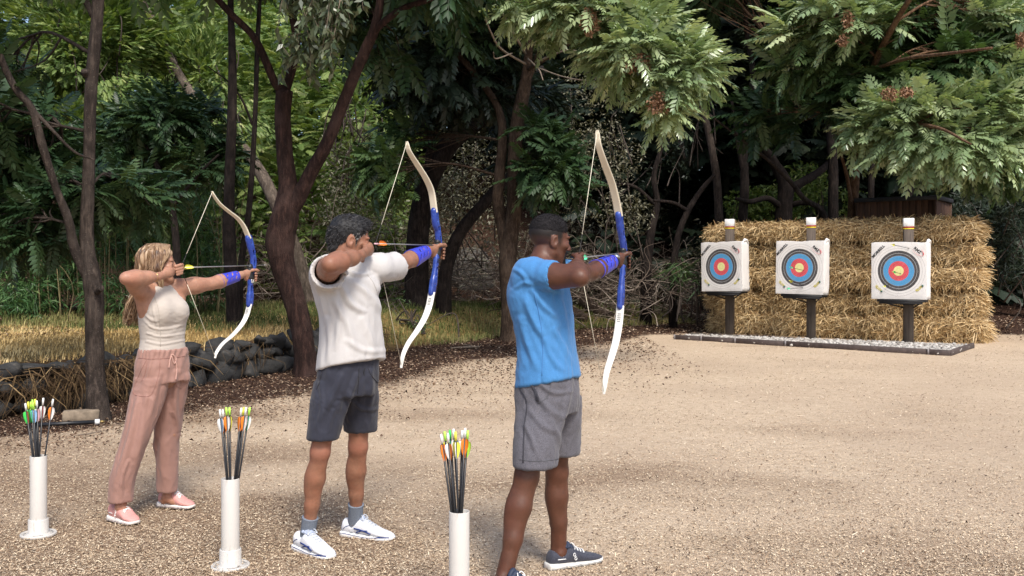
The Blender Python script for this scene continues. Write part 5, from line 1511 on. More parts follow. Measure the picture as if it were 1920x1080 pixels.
# ================================================================= odds and ends on the left
a, b = P(64, 806, 9.55), P(196, 801, 9.78); a[2] = b[2] = .030
t = empty('black_rod', (a + b) / 2 * A(1, 1, 0), 'black rod with a white collar lying on the litter behind the left tube', 'rod')
mb = MB(); mb.tube([a, a + (b - a) * .86], .020, 10); mb.build('rod', mat_simple('rod_black', (.012, .012, .014), .4), t, True)
mb = MB(); mb.tube([a + (b - a) * .86, a + (b - a) * .93], .027, 12); mb.build('collar', M_CAP, t, True)
mb = MB(); mb.tube([a + (b - a) * .93, b], .012, 8); mb.build('tip', mat_simple('brass', (.35, .25, .10), .4, Metallic=.8), t, True)
c = P(152, 789, 10.0); c[2] = .05; mb = MB(); mb.box(c, (.34, .17, .12), .35, bev=.012); V, Fb = mb.geo(); V = V + (fbm(V, 9, 3, 2) * .016)[:, None]
tag(obj('stone_block', V, Fb, mat_simple('tan_stone', (.20, .155, .11), .9, .35, 14, .5)), 'tan block of stone beside the foot of the left tree', 'stone block')
# ================================================================= terrain
EDGE = np.array([(-16, 4.5), (-8.2, 7.9), (-5.35, 10.1), (-4.3, 12.6), (-3.25, 15.4), (-2.0, 18.6), (-.3, 21.9), (1.6, 24.6), (3.6, 26.6), (8, 28.5), (14, 29.0), (30, 27)], float)
def edge_dist(x, y):
    """signed distance beyond the terrace edge (positive on the raised side) and parameter along it"""
    best = np.full(np.shape(x), 1e9); sg = np.zeros(np.shape(x)); par = np.zeros(np.shape(x))
    for i, (a, b) in enumerate(zip(EDGE[:-1], EDGE[1:])):
        e = b - a; L2 = e @ e; t = np.clip(((x - a[0]) * e[0] + (y - a[1]) * e[1]) / L2, 0, 1)
        dx, dy = x - a[0] - t * e[0], y - a[1] - t * e[1]; d = np.hypot(dx, dy)
        cr = e[0] * (y - a[1]) - e[1] * (x - a[0])
        m = d < best; best = np.where(m, d, best); sg = np.where(m, np.sign(cr), sg); par = np.where(m, i + t, par)
    return best * sg, par
def sstep(a, b, x):
    t = np.clip((x - a) / (b - a), 0, 1); return t * t * (3 - 2 * t)
def height(x, y):
    x = np.asarray(x, float); y = np.asarray(y, float)
    s_, p = edge_dist(x, y)
    p3 = np.stack([x, y, x * 0], -1)
    wid = np.interp(p, [0, 3.9, 4.3, 5.5, 7, 11], [.12, .12, 1.2, 2.2, 3.0, 4.0]); top = np.interp(p, [0, 2, 4, 5.5, 7, 11], [.50, .52, .46, .60, .45, .35])
    z = top * sstep(0, 1, s_ / wid) + np.clip(s_, 0, 8) * .012
    hs = np.interp(x, [-30, -6, 0, 4, 9, 14, 30], [8.6, 7.4, 4.6, 3.6, 5.0, 7.0, 7.0]); sl = np.interp(x, [-30, -5, 0, 5, 10, 30], [.50, .50, .56, .50, .34, .34])
    h = np.clip(s_ - hs, 0, 27)
    z = z + sl * (np.sqrt(h * h + 4) - 2) * np.clip(34 / (34 + h), .4, 1) * 1.25
    z = z + fbm(p3, .35, 3, 2) * (.02 + .30 * sstep(1, 9, s_)) + fbm(p3, 1.4, 3, 5) * (.012 + .05 * sstep(0, 3, s_))
    return z
def axis(a, b, fine0, fine1, df, dc):
    l = list(np.arange(fine0, fine1, df)); k = fine0; st = df
    while k > a: st = min(st * 1.25, dc); k -= st; l.insert(0, k)
    k = l[-1]; st = df
    while k < b: st = min(st * 1.25, dc); k += st; l.append(k)
    return np.array(l)
gx = axis(-120, 120, -10, 14, .16, 7); gy = axis(-60, 150, 4, 32, .16, 7)
X, Y = np.meshgrid(gx, gy); Z = height(X, Y); s_, par = edge_dist(X, Y)
P3 = np.stack([X, Y, X * 0], -1)
lit = np.maximum(np.interp(Y - .0, [0, 1], [0, 0]), 0) + sstep(.75, .2, (-s_ - fbm(P3, .5, 3, 4) * 1.4) / np.interp(par, [0, 2, 3, 4, 6, 8, 11], [1.8, 2.2, 3.4, 4.6, 6.0, 6.4, 6.0])) 
lit = np.maximum(lit, sstep(0, 1, s_))                               # everything above the edge is litter or grass
lit = np.maximum(lit, sstep(22.5, 25.5, Y + .2 * X - 1))
grs = sstep(.0, .6, s_) * sstep(1.0, .0, (s_ - np.interp(par, [0, 3, 4, 5.5, 7, 8.5], [7.4, 6.8, 5.6, 4.2, 2.2, 0])) / 1.5) * (par < 8.3)
def duff_at(x, y):
    p = np.stack([x * .55, y * 1.1, x * 0], -1)
    return np.clip(sstep(11.5, 5, y) * .50 + sstep(2.5, -4.5, x - (y - 5) * .12) * .42 + fbm(p, .9, 4, 12) * .75 - .08, 0, 1)
duff = duff_at(X, Y)
nx, ny = len(gx), len(gy); i = np.arange((ny - 1) * nx).reshape(ny - 1, nx)[:, :-1].ravel()
M_GR = NT('ground'); co = M_GR.coord('Object')
n1 = M_GR.noise(1.1, 5, .65); n2 = M_GR.noise(9, 5, .7); n3 = M_GR.noise(75, 4, .75); n4 = M_GR.noise(.35, 3, .6)
mulch = M_GR.ramp(M_GR.math('ADD', M_GR.math('MULTIPLY', n3, .72), M_GR.math('MULTIPLY', n2, .28)), [(.34, (.19, .122, .080)), (.43, (.52, .390, .270)), (.56, (.69, .555, .405)), (.71, (.80, .685, .53))])
mulch = M_GR.mix(M_GR.math('MULTIPLY', n1, .34), mulch, (.53, .385, .262))
mulch = M_GR.mix(M_GR.ramp(n4, [(.42, (0, 0, 0)), (.62, (.28, .28, .28))]), mulch, (.40, .285, .20))
df = M_GR.ramp(M_GR.math('ADD', M_GR.attr('duff'), M_GR.math('MULTIPLY', M_GR.math('SUBTRACT', n2, .5), .8)), [(.2, (0, 0, 0)), (.75, (1, 1, 1))])
brown = M_GR.ramp(n3, [(.33, (.060, .036, .024)), (.48, (.24, .155, .098)), (.66, (.52, .385, .265))])
mulch = M_GR.mix(M_GR.math('MULTIPLY', df, .85), mulch, brown)
leaf = M_GR.ramp(M_GR.math('ADD', M_GR.math('MULTIPLY', n3, .6), M_GR.math('MULTIPLY', n2, .4)), [(.34, (.014, .008, .006)), (.52, (.060, .032, .022)), (.64, (.13, .078, .052)), (.76, (.26, .175, .12))])
gcol = M_GR.ramp(n2, [(.35, (.14, .095, .035)), (.65, (.36, .245, .095))])
m1 = M_GR.math('ADD', M_GR.attr('lit'), M_GR.math('MULTIPLY', M_GR.math('SUBTRACT', n2, .5), .9))
m1 = M_GR.ramp(m1, [(.38, (0, 0, 0)), (.62, (1, 1, 1))])
c = M_GR.mix(m1, mulch, leaf); c = M_GR.mix(M_GR.attr('grs'), c, gcol)
M_GR.bsdf(c, .95, M_GR.math('ADD', n3, n2), .7, .03, Specular_IOR_Level=.15); M_GR = M_GR.m
gd = obj('ground', np.stack([X, Y, Z], -1).reshape(-1, 3), np.stack([i, i + 1, i + nx + 1, i + nx], 1), M_GR, None, True, {'lit': lit.ravel(), 'grs': grs.ravel(), 'duff': duff.ravel()}, (0, 0, 0))
tag(gd, 'trampled tan clearing rising into a wooded hillside', 'ground', kind='structure')

# ================================================================= litter and grass
def flakes(n, xy, ln, wd, lift, curl, g, shape='chip', tilt=.25):
    z = height(xy[:, 0], xy[:, 1]); p = np.c_[xy, z + lift * g.random(n)]
    a = g.random(n) * 6.283; d = np.c_[np.cos(a), np.sin(a), g.normal(0, tilt, n)]; d = unit_rows(d); s_ = unit_rows(np.c_[-np.sin(a), np.cos(a), g.normal(0, tilt, n)])
    u = np.cross(d, s_); L = ln[:, None]; W = wd[:, None]; cu = (curl * g.normal(0, 1, n))[:, None]
    if shape == 'chip':
        V = np.stack([p - d * L / 2 - s_ * W / 2, p - d * L / 2 + s_ * W / 2, p - s_ * W * .55 + u * cu * L, p + s_ * W * .5 + u * cu * L, p + d * L / 2 - s_ * W * .4, p + d * L / 2 + s_ * W * .4], 1)
        i = np.arange(n)[:, None] * 6; Q = np.concatenate([i + [0, 1, 3, 2], i + [2, 3, 5, 4]]); k = 6
    else:
        V = np.stack([p - d * L / 2, p - s_ * W / 2 + u * (np.abs(cu) * L), p + d * L / 2, p + s_ * W / 2 + u * (np.abs(cu) * L), p + d * L * .05 - u * 0], 1)
        i = np.arange(n)[:, None] * 5; Q = np.concatenate([i + [0, 1, 2, 4], i + [0, 4, 2, 3]]); k = 5
    return V.reshape(-1, 3), Q, k
def in_view(n, y0, y1, g, pw=1.6, m=.16):
    """random ground points spread through the visible wedge, thinning with distance"""
    u = g.random(n); e = 1 - pw; y = (y0 ** e + (y1 ** e - y0 ** e) * u) ** (1 / e)
    x = y * g.uniform(-.52 - m, .52 + m, n); return np.c_[x, y]
g = np.random.default_rng(21)
def chip_mat(name, stops):
    t = NT(name); t.bsdf(t.ramp(t.attr('var'), stops), .85, None, Specular_IOR_Level=.2); return t.m
M_CHIP = chip_mat('chips', [(0, (.04, .024, .016)), (.12, (.16, .095, .055)), (.24, (.39, .275, .175)), (.5, (.60, .465, .315)), (.82, (.75, .625, .45)), (1, (.85, .75, .59))])
xy = in_view(400000, 4.3, 24, g, 2.0); sd_, pr = edge_dist(xy[:, 0], xy[:, 1]); keep = (-sd_ > np.interp(pr, [0, 2, 4, 6, 11], [.9, 1.2, 2.6, 3.6, 3.6]) * g.random(len(xy)) ** .6 * 1.2)
patch = fbm(np.c_[xy * A(.6, 1.3), xy[:, 0] * 0], 1.1, 3, 8); keep &= g.random(len(xy)) < np.clip(.30 + .75 * duff_at(xy[:, 0], xy[:, 1]) + .55 * patch, .06, 1)
xy = xy[keep]; n = len(xy); sc = np.clip(xy[:, 1] / 9, .8, 2.0)
V, Q, k = flakes(n, xy, g.gamma(1.8, .0050, n) * sc + .004, g.uniform(.0020, .0075, n) * sc, .013, .10, g, 'chip', .26)
tag(obj('wood_chips', V, Q, M_CHIP, None, False, {'var': np.repeat(np.clip(g.beta(1.7, 1.5, n) - .10 * duff_at(xy[:, 0], xy[:, 1]), 0, 1), k)}, (0, 0, 0)), 'scattered pale wood chips and straw bits on the clearing', 'wood chips', kind='stuff')
# sparse bigger dark bits
xy = in_view(15000, 4.4, 22, g, 1.6); sd_, pr = edge_dist(xy[:, 0], xy[:, 1]); xy = xy[-sd_ > .4]; n = len(xy)
V, Q, k = flakes(n, xy, g.gamma(2.0, .0055, n) + .006, g.uniform(.0025, .007, n), .012, .18, g, 'chip', .2)
tag(obj('leaf_bits', V, Q, chip_mat('dark_bits', [(0, (.020, .012, .009)), (.6, (.09, .05, .03)), (1, (.20, .11, .06))]), None, False, {'var': np.repeat(g.random(n), k)}, (0, 0, 0)), 'dark dry leaf bits lying on the tan clearing', 'leaf bits', kind='stuff')
# leaf litter under the trees and up the slope
xy = in_view(155000, 8, 40, g, 1.35); sd_, pr = edge_dist(xy[:, 0], xy[:, 1])
wl = np.interp(pr, [0, 2, 3, 4, 6, 8, 11], [1.6, 2.1, 3.2, 4.4, 5.6, 6, 5.5]); keep = (-sd_ < wl * (.45 + .6 * g.random(len(xy)) + .9 * g.random(len(xy)) ** 6)) & ~((sd_ > .2) & (sd_ < 3.0) & (pr < 6)) & ~((xy[:, 0] > 2.9) & (xy[:, 1] < 23 - .2 * xy[:, 0]) & (xy[:, 0] < 10.5))
xy = xy[keep]; n = len(xy); sc = np.clip(xy[:, 1] / 14, .8, 2.2)
V, Q, k = flakes(n, xy, g.uniform(.022, .055, n) * sc, g.uniform(.010, .022, n) * sc, .03, .18, g, 'leaf', .3)
tag(obj('leaf_litter', V, Q, chip_mat('litter', [(0, (.022, .012, .008)), (.3, (.080, .042, .027)), (.58, (.18, .105, .066)), (.82, (.36, .25, .165)), (1, (.55, .43, .32))]), None, False, {'var': np.repeat(g.random(n), k)}, (0, 0, 0)), 'red brown leaf litter under the trees and up the bank', 'leaf litter', kind='stuff')
# grass
def blades(xy, hgt, wid, g, lean=.5, z0=None, curl=.5):
    n = len(xy); z = height(xy[:, 0], xy[:, 1]) if z0 is None else z0
    p = np.c_[xy, z - .01]; a = g.random(n) * 6.283; ld = np.c_[np.cos(a), np.sin(a), np.zeros(n)] * (lean * g.random(n))[:, None]
    sdv = np.c_[-np.sin(a + .6), np.cos(a + .6), np.zeros(n)] * wid[:, None] / 2; h = hgt[:, None]; up = A(0, 0, 1)
    m = p + (up * .6 + ld * .35) * h; t = p + (up * (1 - curl * .35) + ld * 1.15) * h
    V = np.stack([p - sdv, p + sdv, m - sdv * .8, m + sdv * .8, t], 1).reshape(-1, 3); i = np.arange(n)[:, None] * 5
    return V, [(i + [0, 1, 3, 2]), (i + [2, 3, 4])]
M_DRY = chip_mat('dry_grass', [(0, (.24, .145, .045)), (.5, (.58, .40, .165)), (1, (.78, .61, .32))])
M_GRN_G = chip_mat('green_grass', [(0, (.040, .055, .015)), (.40, (.095, .120, .035)), (.68, (.21, .20, .075)), (1, (.42, .34, .15))])
xy = np.c_[g.uniform(-14, .5, 90000), g.uniform(8, 26, 90000)]; sd_, pr = edge_dist(xy[:, 0], xy[:, 1])
w_ = np.interp(pr, [0, 3, 4, 4.6], [8.2, 7.6, 5.0, 3.5]); keep = (sd_ > -.03) & (sd_ < w_) & (np.abs(xy[:, 0]) < xy[:, 1] * .56) & (pr < 4.9); xy = xy[keep]; n = len(xy)
V, F = blades(xy, g.uniform(.03, .11, n), g.uniform(.006, .014, n), g, .9)
pp = fbm(np.c_[xy, xy[:, 0] * 0], .6, 3, 6)
tag(obj('dry_grass', V, F, M_DRY, None, False, {'var': np.repeat(np.clip(.52 + pp * .6 + g.normal(0, .18, n), 0, 1), 5)}, (0, 0, 0)), 'flattened dry yellow grass on the terrace behind the wall', 'dry grass', kind='stuff')
xy = np.c_[g.uniform(-16, 5, 120000), g.uniform(14, 31, 120000)]; sd_, pr = edge_dist(xy[:, 0], xy[:, 1])
far = np.interp(pr, [0, 3, 4, 5.5, 7, 8.6], [6.8, 6.2, 1.6, -.2, -.2, -.3]); keep = (sd_ > far) & (sd_ < np.interp(pr, [0, 4, 5.5, 7, 8.6], [9.2, 8.2, 5.2, 4.0, 2.2])) & (pr < 8.4) & (np.abs(xy[:, 0]) < xy[:, 1] * .56); xy = xy[keep]; n = len(xy)
V, F = blades(xy, g.uniform(.07, .28, n) * np.where(pr[keep] < 3.8, .30, .8), g.uniform(.007, .016, n), g, .8)
pp = fbm(np.c_[xy, xy[:, 0] * 0], .5, 3, 16)
tag(obj('green_grass', V, F, M_GRN_G, None, False, {'var': np.repeat(np.clip(.45 + pp * .8 + g.normal(0, .16, n), 0, 1), 5)}, (0, 0, 0)), 'green and straw coloured grass on the bank below the woods', 'grass', kind='stuff')

# ================================================================= dry stone wall
M_STONE = NT('dark_stone'); _n = M_STONE.noise(6, 5, .65); _m = M_STONE.noise(40, 3, .6)
M_STONE.bsdf(M_STONE.ramp(_n, [(.3, (.009, .009, .009)), (.58, (.030, .029, .028)), (.8, (.10, .09, .078))]), .8, _m, .5, .02); M_STONE = M_STONE.m
wl_ = empty('stone_wall', (-4.8, 11.2, 0), 'low dry stone retaining wall of dark rocks at the edge of the grass terrace', 'stone wall')
g = np.random.default_rng(31); pts = catmull(EDGE[1:6], 20); seg = np.r_[0, np.cumsum(np.linalg.norm(np.diff(pts, axis=0), axis=1))]
def along(s_): return np.array([np.interp(s_, seg, pts[:, 0]), np.interp(s_, seg, pts[:, 1])])
cnt = 0
for row, (z, r0, r1) in enumerate(((.10, .15, .24), (.28, .13, .21), (.45, .10, .19))):
    s_ = 2.1 + row * .12
    while s_ < seg[-1] - 2.4 and cnt < 99:
        r = g.uniform(r0, r1); p = along(s_); t = unit(np.r_[along(s_ + .05) - along(s_ - .05), 0]); nrm = A(t[1], -t[0], 0)
        V, T = rock_geo(r * 1.22, int(g.integers(0, 999)), 2, .7, (1.2, .85, .72), 9, .34, .74)
        V = V @ rotz(g.random() * 6.28).T + A(p[0], p[1], z + g.normal(0, .02)) + nrm * (.02 - row * .05 + g.normal(0, .03))
        obj('stone', V, T, M_STONE, wl_); cnt += 1; s_ += r * g.uniform(1.45, 2.0)
# dry stems trailing over the wall
n = 4600; s_ = g.uniform(0, seg[-1] - .8, n); pr_ = np.array([along(v) for v in s_]); V = []; Q = []
dens = fbm(np.c_[pr_, s_ * 0], .9, 2, 3); keep = (g.random(n) < np.clip(.75 + dens - .9 * (s_ > 6.0), .02, 1)); pr_ = pr_[keep]; n = len(pr_)
tn = unit_rows(np.c_[np.gradient(pts[:, 0]), np.gradient(pts[:, 1])]).mean(0); nrm = A(tn[1], -tn[0], 0)
top = np.c_[pr_, g.uniform(.26, .50, n)] + nrm * g.uniform(-.05, .16, n)[:, None]
L = g.uniform(.15, .55, n)[:, None]; side = A(tn[0], tn[1], 0) * g.normal(0, .75, n)[:, None]
p1 = top + (nrm * g.uniform(.1, .35, n)[:, None] + side * .4 + A(0, 0, .03)) * L; p2 = top + (nrm * g.uniform(.25, .55, n)[:, None] + side + A(0, 0, -.35)) * L; p3 = top + (nrm * g.uniform(.2, .5, n)[:, None] + side * 1.3 + A(0, 0, -.85)) * L
wv = (A(tn[0], tn[1], 0) + g.normal(0, .4, (n, 3))) * g.uniform(.0025, .006, n)[:, None]
V = np.stack([top - wv, top + wv, p1 - wv, p1 + wv, p2 - wv, p2 + wv, p3 - wv * .4, p3 + wv * .4], 1).reshape(-1, 3); i = np.arange(n)[:, None] * 8
V[:, 2] = np.maximum(V[:, 2], .01)
tag(obj('dry_stems', V, np.concatenate([i + [0, 1, 3, 2], i + [2, 3, 5, 4], i + [4, 5, 7, 6]]), chip_mat('dry_stem', [(0, (.020, .012, .007)), (.55, (.085, .052, .026)), (.85, (.22, .145, .07)), (1, (.38, .27, .14))]), None, False, {'var': np.repeat(g.beta(1.6, 2, n), 8)}, (0, 0, 0)), 'tangled dry stems trailing over the stone wall', 'dry stems', kind='stuff')
# ================================================================= bark and leaves
def bark_mat(name, lo, hi, scale=1.0, lichen=0.0, ridges=0.9):
    t = NT(name)
    a = t.noise(1.0, 5, .7, t.coord('Object', (22 * scale, 22 * scale, 5 * scale))); b = t.noise(3.2, 4, .6); d = t.noise(70, 3, .7)
    c = t.ramp(a, [(.28, tuple(x * .45 for x in lo)), (.5, lo), (.74, hi)])
    c = t.mix(t.ramp(b, [(.48, (0, 0, 0)), (.72, (.6, .6, .6))]), c, tuple(x * .8 + y * .25 for x, y in zip(hi, (.05, .05, .05))))
    if lichen: c = t.mix(t.math('MULTIPLY', t.math('GREATER_THAN', d, .66), lichen), c, (.34, .30, .25))
    t.bsdf(c, .9, t.math('ADD', t.math('MULTIPLY', a, 1.0), t.math('MULTIPLY', d, .35)), ridges, .03, Specular_IOR_Level=.2)
    return t.m
BARK = dict(grey=bark_mat('bark_grey', (.030, .022, .018), (.100, .075, .060), 1, .35), red=bark_mat('bark_red', (.022, .011, .009), (.078, .040, .031), 1, .15), tan=bark_mat('bark_tan', (.045, .029, .020), (.135, .092, .066), 1.2, .25),
            dark=bark_mat('bark_dark', (.013, .009, .008), (.050, .036, .029), 1, .1), pale=bark_mat('bark_pale', (.09, .07, .055), (.24, .19, .15), .9, .2), warm=bark_mat('bark_warm', (.10, .055, .030), (.26, .155, .095), 1, .1))

def leaf_mat(name, stops, trans=.35, rough=.42, spec=.5):
    t = NT(name)
    v = t.math('ADD', t.math('MULTIPLY', t.attr('var'), .8), t.math('MULTIPLY', t.noise(1.3, 3, .6), .2))
    c = t.ramp(v, stops)
    b = t.n('ShaderNodeBsdfPrincipled'); t.l(c, b.inputs['Base Color']); b.inputs['Roughness'].default_value = rough; b.inputs['Specular IOR Level'].default_value = spec
    tr = t.n('ShaderNodeBsdfTranslucent'); t.l(t.mix(1.0, c, (1.0, 1.0, .45), 'MULTIPLY'), tr.inputs['Color'])
    mx = t.n('ShaderNodeMixShader'); mx.inputs[0].default_value = trans; t.l(b.outputs[0], mx.inputs[1]); t.l(tr.outputs[0], mx.inputs[2]); t.l(mx.outputs[0], t.out.inputs[0])
    return t.m
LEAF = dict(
    bright=leaf_mat('leaf_lit', [(0, (.075, .125, .060)), (.35, (.22, .31, .155)), (.7, (.42, .50, .275)), (1, (.62, .67, .42))], .26, .26, .8),  # lit crowns: sunlight and sky sheen are put into the pale leaf colour
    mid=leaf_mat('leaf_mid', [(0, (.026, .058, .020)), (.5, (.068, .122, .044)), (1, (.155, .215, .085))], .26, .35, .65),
    deep=leaf_mat('leaf_shaded', [(0, (.014, .035, .014)), (.5, (.034, .073, .027)), (1, (.078, .125, .046))], .22, .45),  # shaded fronds: the shade is put into a darker leaf colour
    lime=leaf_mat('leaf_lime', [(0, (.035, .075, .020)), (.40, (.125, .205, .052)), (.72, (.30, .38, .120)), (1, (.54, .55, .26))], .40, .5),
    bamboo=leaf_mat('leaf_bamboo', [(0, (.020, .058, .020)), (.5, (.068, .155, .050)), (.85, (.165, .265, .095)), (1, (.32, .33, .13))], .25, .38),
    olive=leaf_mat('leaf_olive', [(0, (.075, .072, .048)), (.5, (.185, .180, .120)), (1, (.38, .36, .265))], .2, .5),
    black=leaf_mat('leaf_deep_shade', [(0, (.006, .012, .007)), (.5, (.016, .030, .016)), (1, (.04, .055, .028))], .12, .5),  # deep shade of the woods, painted as a near-black leaf colour
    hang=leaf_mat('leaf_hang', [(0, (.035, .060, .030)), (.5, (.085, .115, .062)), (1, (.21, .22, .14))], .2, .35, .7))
M_SEED = chip_mat('seed_keys', [(0, (.10, .05, .025)), (.5, (.25, .14, .08)), (1, (.48, .30, .20))])
M_TWIG = mat_simple('dead_twig', (.20, .155, .115), .85, .3, 20)
M_TWIGD = mat_simple('dark_twig', (.055, .040, .032), .85, .3, 20)

def frond_template(pairs, g, leaf_w=.22, droop=.35):
    """unit-length pinnate leaf along +X, up +Z"""
    V = []; Q = []
    xs = np.linspace(.16, .97, pairs)
    def pos(x): return A(x, 0, -droop * x * x + .08 * x)
    def leaflet(p, d, up, L, w):
        s_ = unit(np.cross(up, d)); b = len(V); m = p + d * L * .42 + up * L * .03
        V.extend([p, m - s_ * w * L - up * L * .07, p + d * L - up * L * .14, m + s_ * w * L - up * L * .07, m]); Q.extend([[b, b + 1, b + 2, b + 4], [b, b + 4, b + 2, b + 3]])
    for i, x in enumerate(xs):
        L = .31 * math.sin(math.pi * (.16 + .74 * (i + .5) / pairs)) ** .6
        for e in (-1, 1):
            a = math.radians(62 - 22 * i / pairs + g.normal(0, 5)); d = unit(A(math.cos(a), e * math.sin(a), -.22 + g.normal(0, .08) - droop * x))
            leaflet(pos(x) + A(g.normal(0, .008), 0, 0), d, A(0, 0, 1), L * g.uniform(.9, 1.08), leaf_w)
    leaflet(pos(.98), unit(A(1, 0, -droop * 1.6)), A(0, 0, 1), .2, leaf_w)
    r = [pos(x) for x in (0, .33, .66, 1.0)]; b = len(V)
    for j, p in enumerate(r): V.extend([p + A(0, -.006 * (1.3 - j * .3), 0), p + A(0, .006 * (1.3 - j * .3), 0)])
    for j in range(3): Q.append([b + 2 * j, b + 2 * j + 1, b + 2 * j + 3, b + 2 * j + 2])
    return np.array(V), np.array(Q)
_tg = np.random.default_rng(2)
FROND = [frond_template(p, _tg, w, d) for p, w, d in ((7, .23, .28), (8, .22, .45), (7, .24, .20), (8, .22, .60))]
FROND_S = [frond_template(p, _tg, w, d) for p, w, d in ((6, .36, .18), (7, .34, .30))]

def place(templates, pos, dirs, ups, size, var, g):
    """many copies of leaf templates in one mesh"""
    Vs, Qs, at = [], [], []; n0 = 0; which = g.integers(0, len(templates), len(pos))
    for k, (TV, TQ) in enumerate(templates):
        m = which == k
        if not m.any(): continue
        x = unit_rows(dirs[m]); y = unit_rows(np.cross(ups[m], x)); z = np.cross(x, y)
        W = pos[m][:, None] + size[m][:, None, None] * (TV[None, :, 0:1] * x[:, None] + TV[None, :, 1:2] * y[:, None] + TV[None, :, 2:3] * z[:, None])
        n = m.sum(); Vs.append(W.reshape(-1, 3)); Qs.append((TQ[None] + (np.arange(n) * len(TV))[:, None, None]).reshape(-1, 4) + n0); n0 += n * len(TV); at.append(np.repeat(var[m], len(TV)))
    return np.concatenate(Vs), np.concatenate(Qs), np.concatenate(at)

def rosettes(tips, outs, g, per=8, size=.75, templates=None, vmean=.5, vsd=.18, flat=.35):
    """a whorl of pinnate leaves round each twig tip"""
    n = len(tips); k = per
    a = (np.arange(k)[None] * 2.399 + g.random((n, 1)) * 6.28); el = g.normal(.15, .35, (n, k))
    o = unit_rows(outs); s1 = unit_rows(np.cross(o, np.tile(A(.1, .2, 1), (n, 1)))); s2 = np.cross(s1, o)
    el = el + flat
    d = (np.cos(a) * np.cos(el))[..., None] * s1[:, None] + (np.sin(a) * np.cos(el))[..., None] * s2[:, None] + np.sin(el)[..., None] * o[:, None]
    d = d.reshape(-1, 3); d[:, 2] = d[:, 2] * .75 + .02; d = unit_rows(d)
    up = np.tile(A(0, 0, 1), (len(d), 1)) + g.normal(0, .25, (len(d), 3))
    pos = np.repeat(tips, k, 0) - np.repeat(o, k, 0) * (g.random(n * k) * .25 * size)[:, None]
    sz = size * g.uniform(.7, 1.15, n * k); var = np.clip(np.repeat(g.normal(vmean, vsd, n), k) + g.normal(0, .1, n * k), 0, 1)
    return place(templates or FROND, pos, d, up, sz, var, g)

def lance_leaves(c, g, L=(.08, .16), w=.16, droop=.5, var=None, dirs=None):
    """single lanceolate leaves at points c"""
    n = len(c); d = g.normal(0, 1, (n, 3)) if dirs is None else dirs + g.normal(0, .35, (n, 3)); d[:, 2] = d[:, 2] * .6 - droop; d = unit_rows(d)
    s_ = unit_rows(np.cross(d, g.normal(0, 1, (n, 3)) + A(0, 0, 1.2))); l = g.uniform(*L, n)[:, None]; u = np.cross(s_, d)
    V = np.stack([c, c + d * l * .4 - s_ * l * w / 2 + u * l * .03, c + d * l - A(0, 0, .15) * l, c + d * l * .4 + s_ * l * w / 2 + u * l * .03], 1).reshape(-1, 3)
    Q = (np.arange(n)[:, None] * 4 + [0, 1, 2, 3]); return V, Q, np.repeat(np.clip(g.normal(.5, .22, n), 0, 1) if var is None else var, 4)

def ell_pts(n, c, r, g, hollow=.35):
    d = unit_rows(g.normal(0, 1, (n, 3))); q = (hollow + (1 - hollow) * g.random(n) ** .5)[:, None]
    return np.array(c) + d * q * np.array(r), d

def clump_keep(p, g, scale=.9, thr=-.05, soft=.25, seed=0):
    return g.random(len(p)) < np.clip((fbm(p, scale, 3, seed) - thr) / soft + .5, 0, 1)

def trunk_px(pts, d=None):
    """[(px, py, width px, depth)] -> smooth centre line and radii"""
    P_ = np.array([P(a[0], a[1], a[3] if len(a) > 3 else d) for a in pts]); R = np.array([a[2] / 2 / FOC * (a[3] if len(a) > 3 else d) for a in pts])
    q = catmull(np.c_[P_, R], 7); return q[:, :3], np.maximum(q[:, 3], .004)

def bark_tube(mb, pts, rad, n=14, seed=0, rough=.10, flare=0.0):
    def fn(r, a):
        s_ = np.arange(len(pts))[:, None]
        p = np.stack([np.cos(a)[None] * 2 + s_ * 0, np.sin(a)[None] * 2 + s_ * 0, s_ * .22 + a[None] * 0], -1)
        k = 1 + rough * fbm(p, 1.6, 3, seed)
        if flare: k = k * (1 + flare * np.exp(-s_ / 3.0) * (.6 + .5 * np.cos(a * 3 + seed)[None]))
        return r * k
    V, Q, T = tube(pts, rad, n, True, fn); mb.add(V, Q, T)

def twig(p0, p1, r, g, sag=.12):
    m = (p0 + p1) / 2 + g.normal(0, .07, 3) * np.linalg.norm(p1 - p0) + A(0, 0, sag * np.linalg.norm(p1 - p0))
    return catmull([p0, m, p1], 5), r

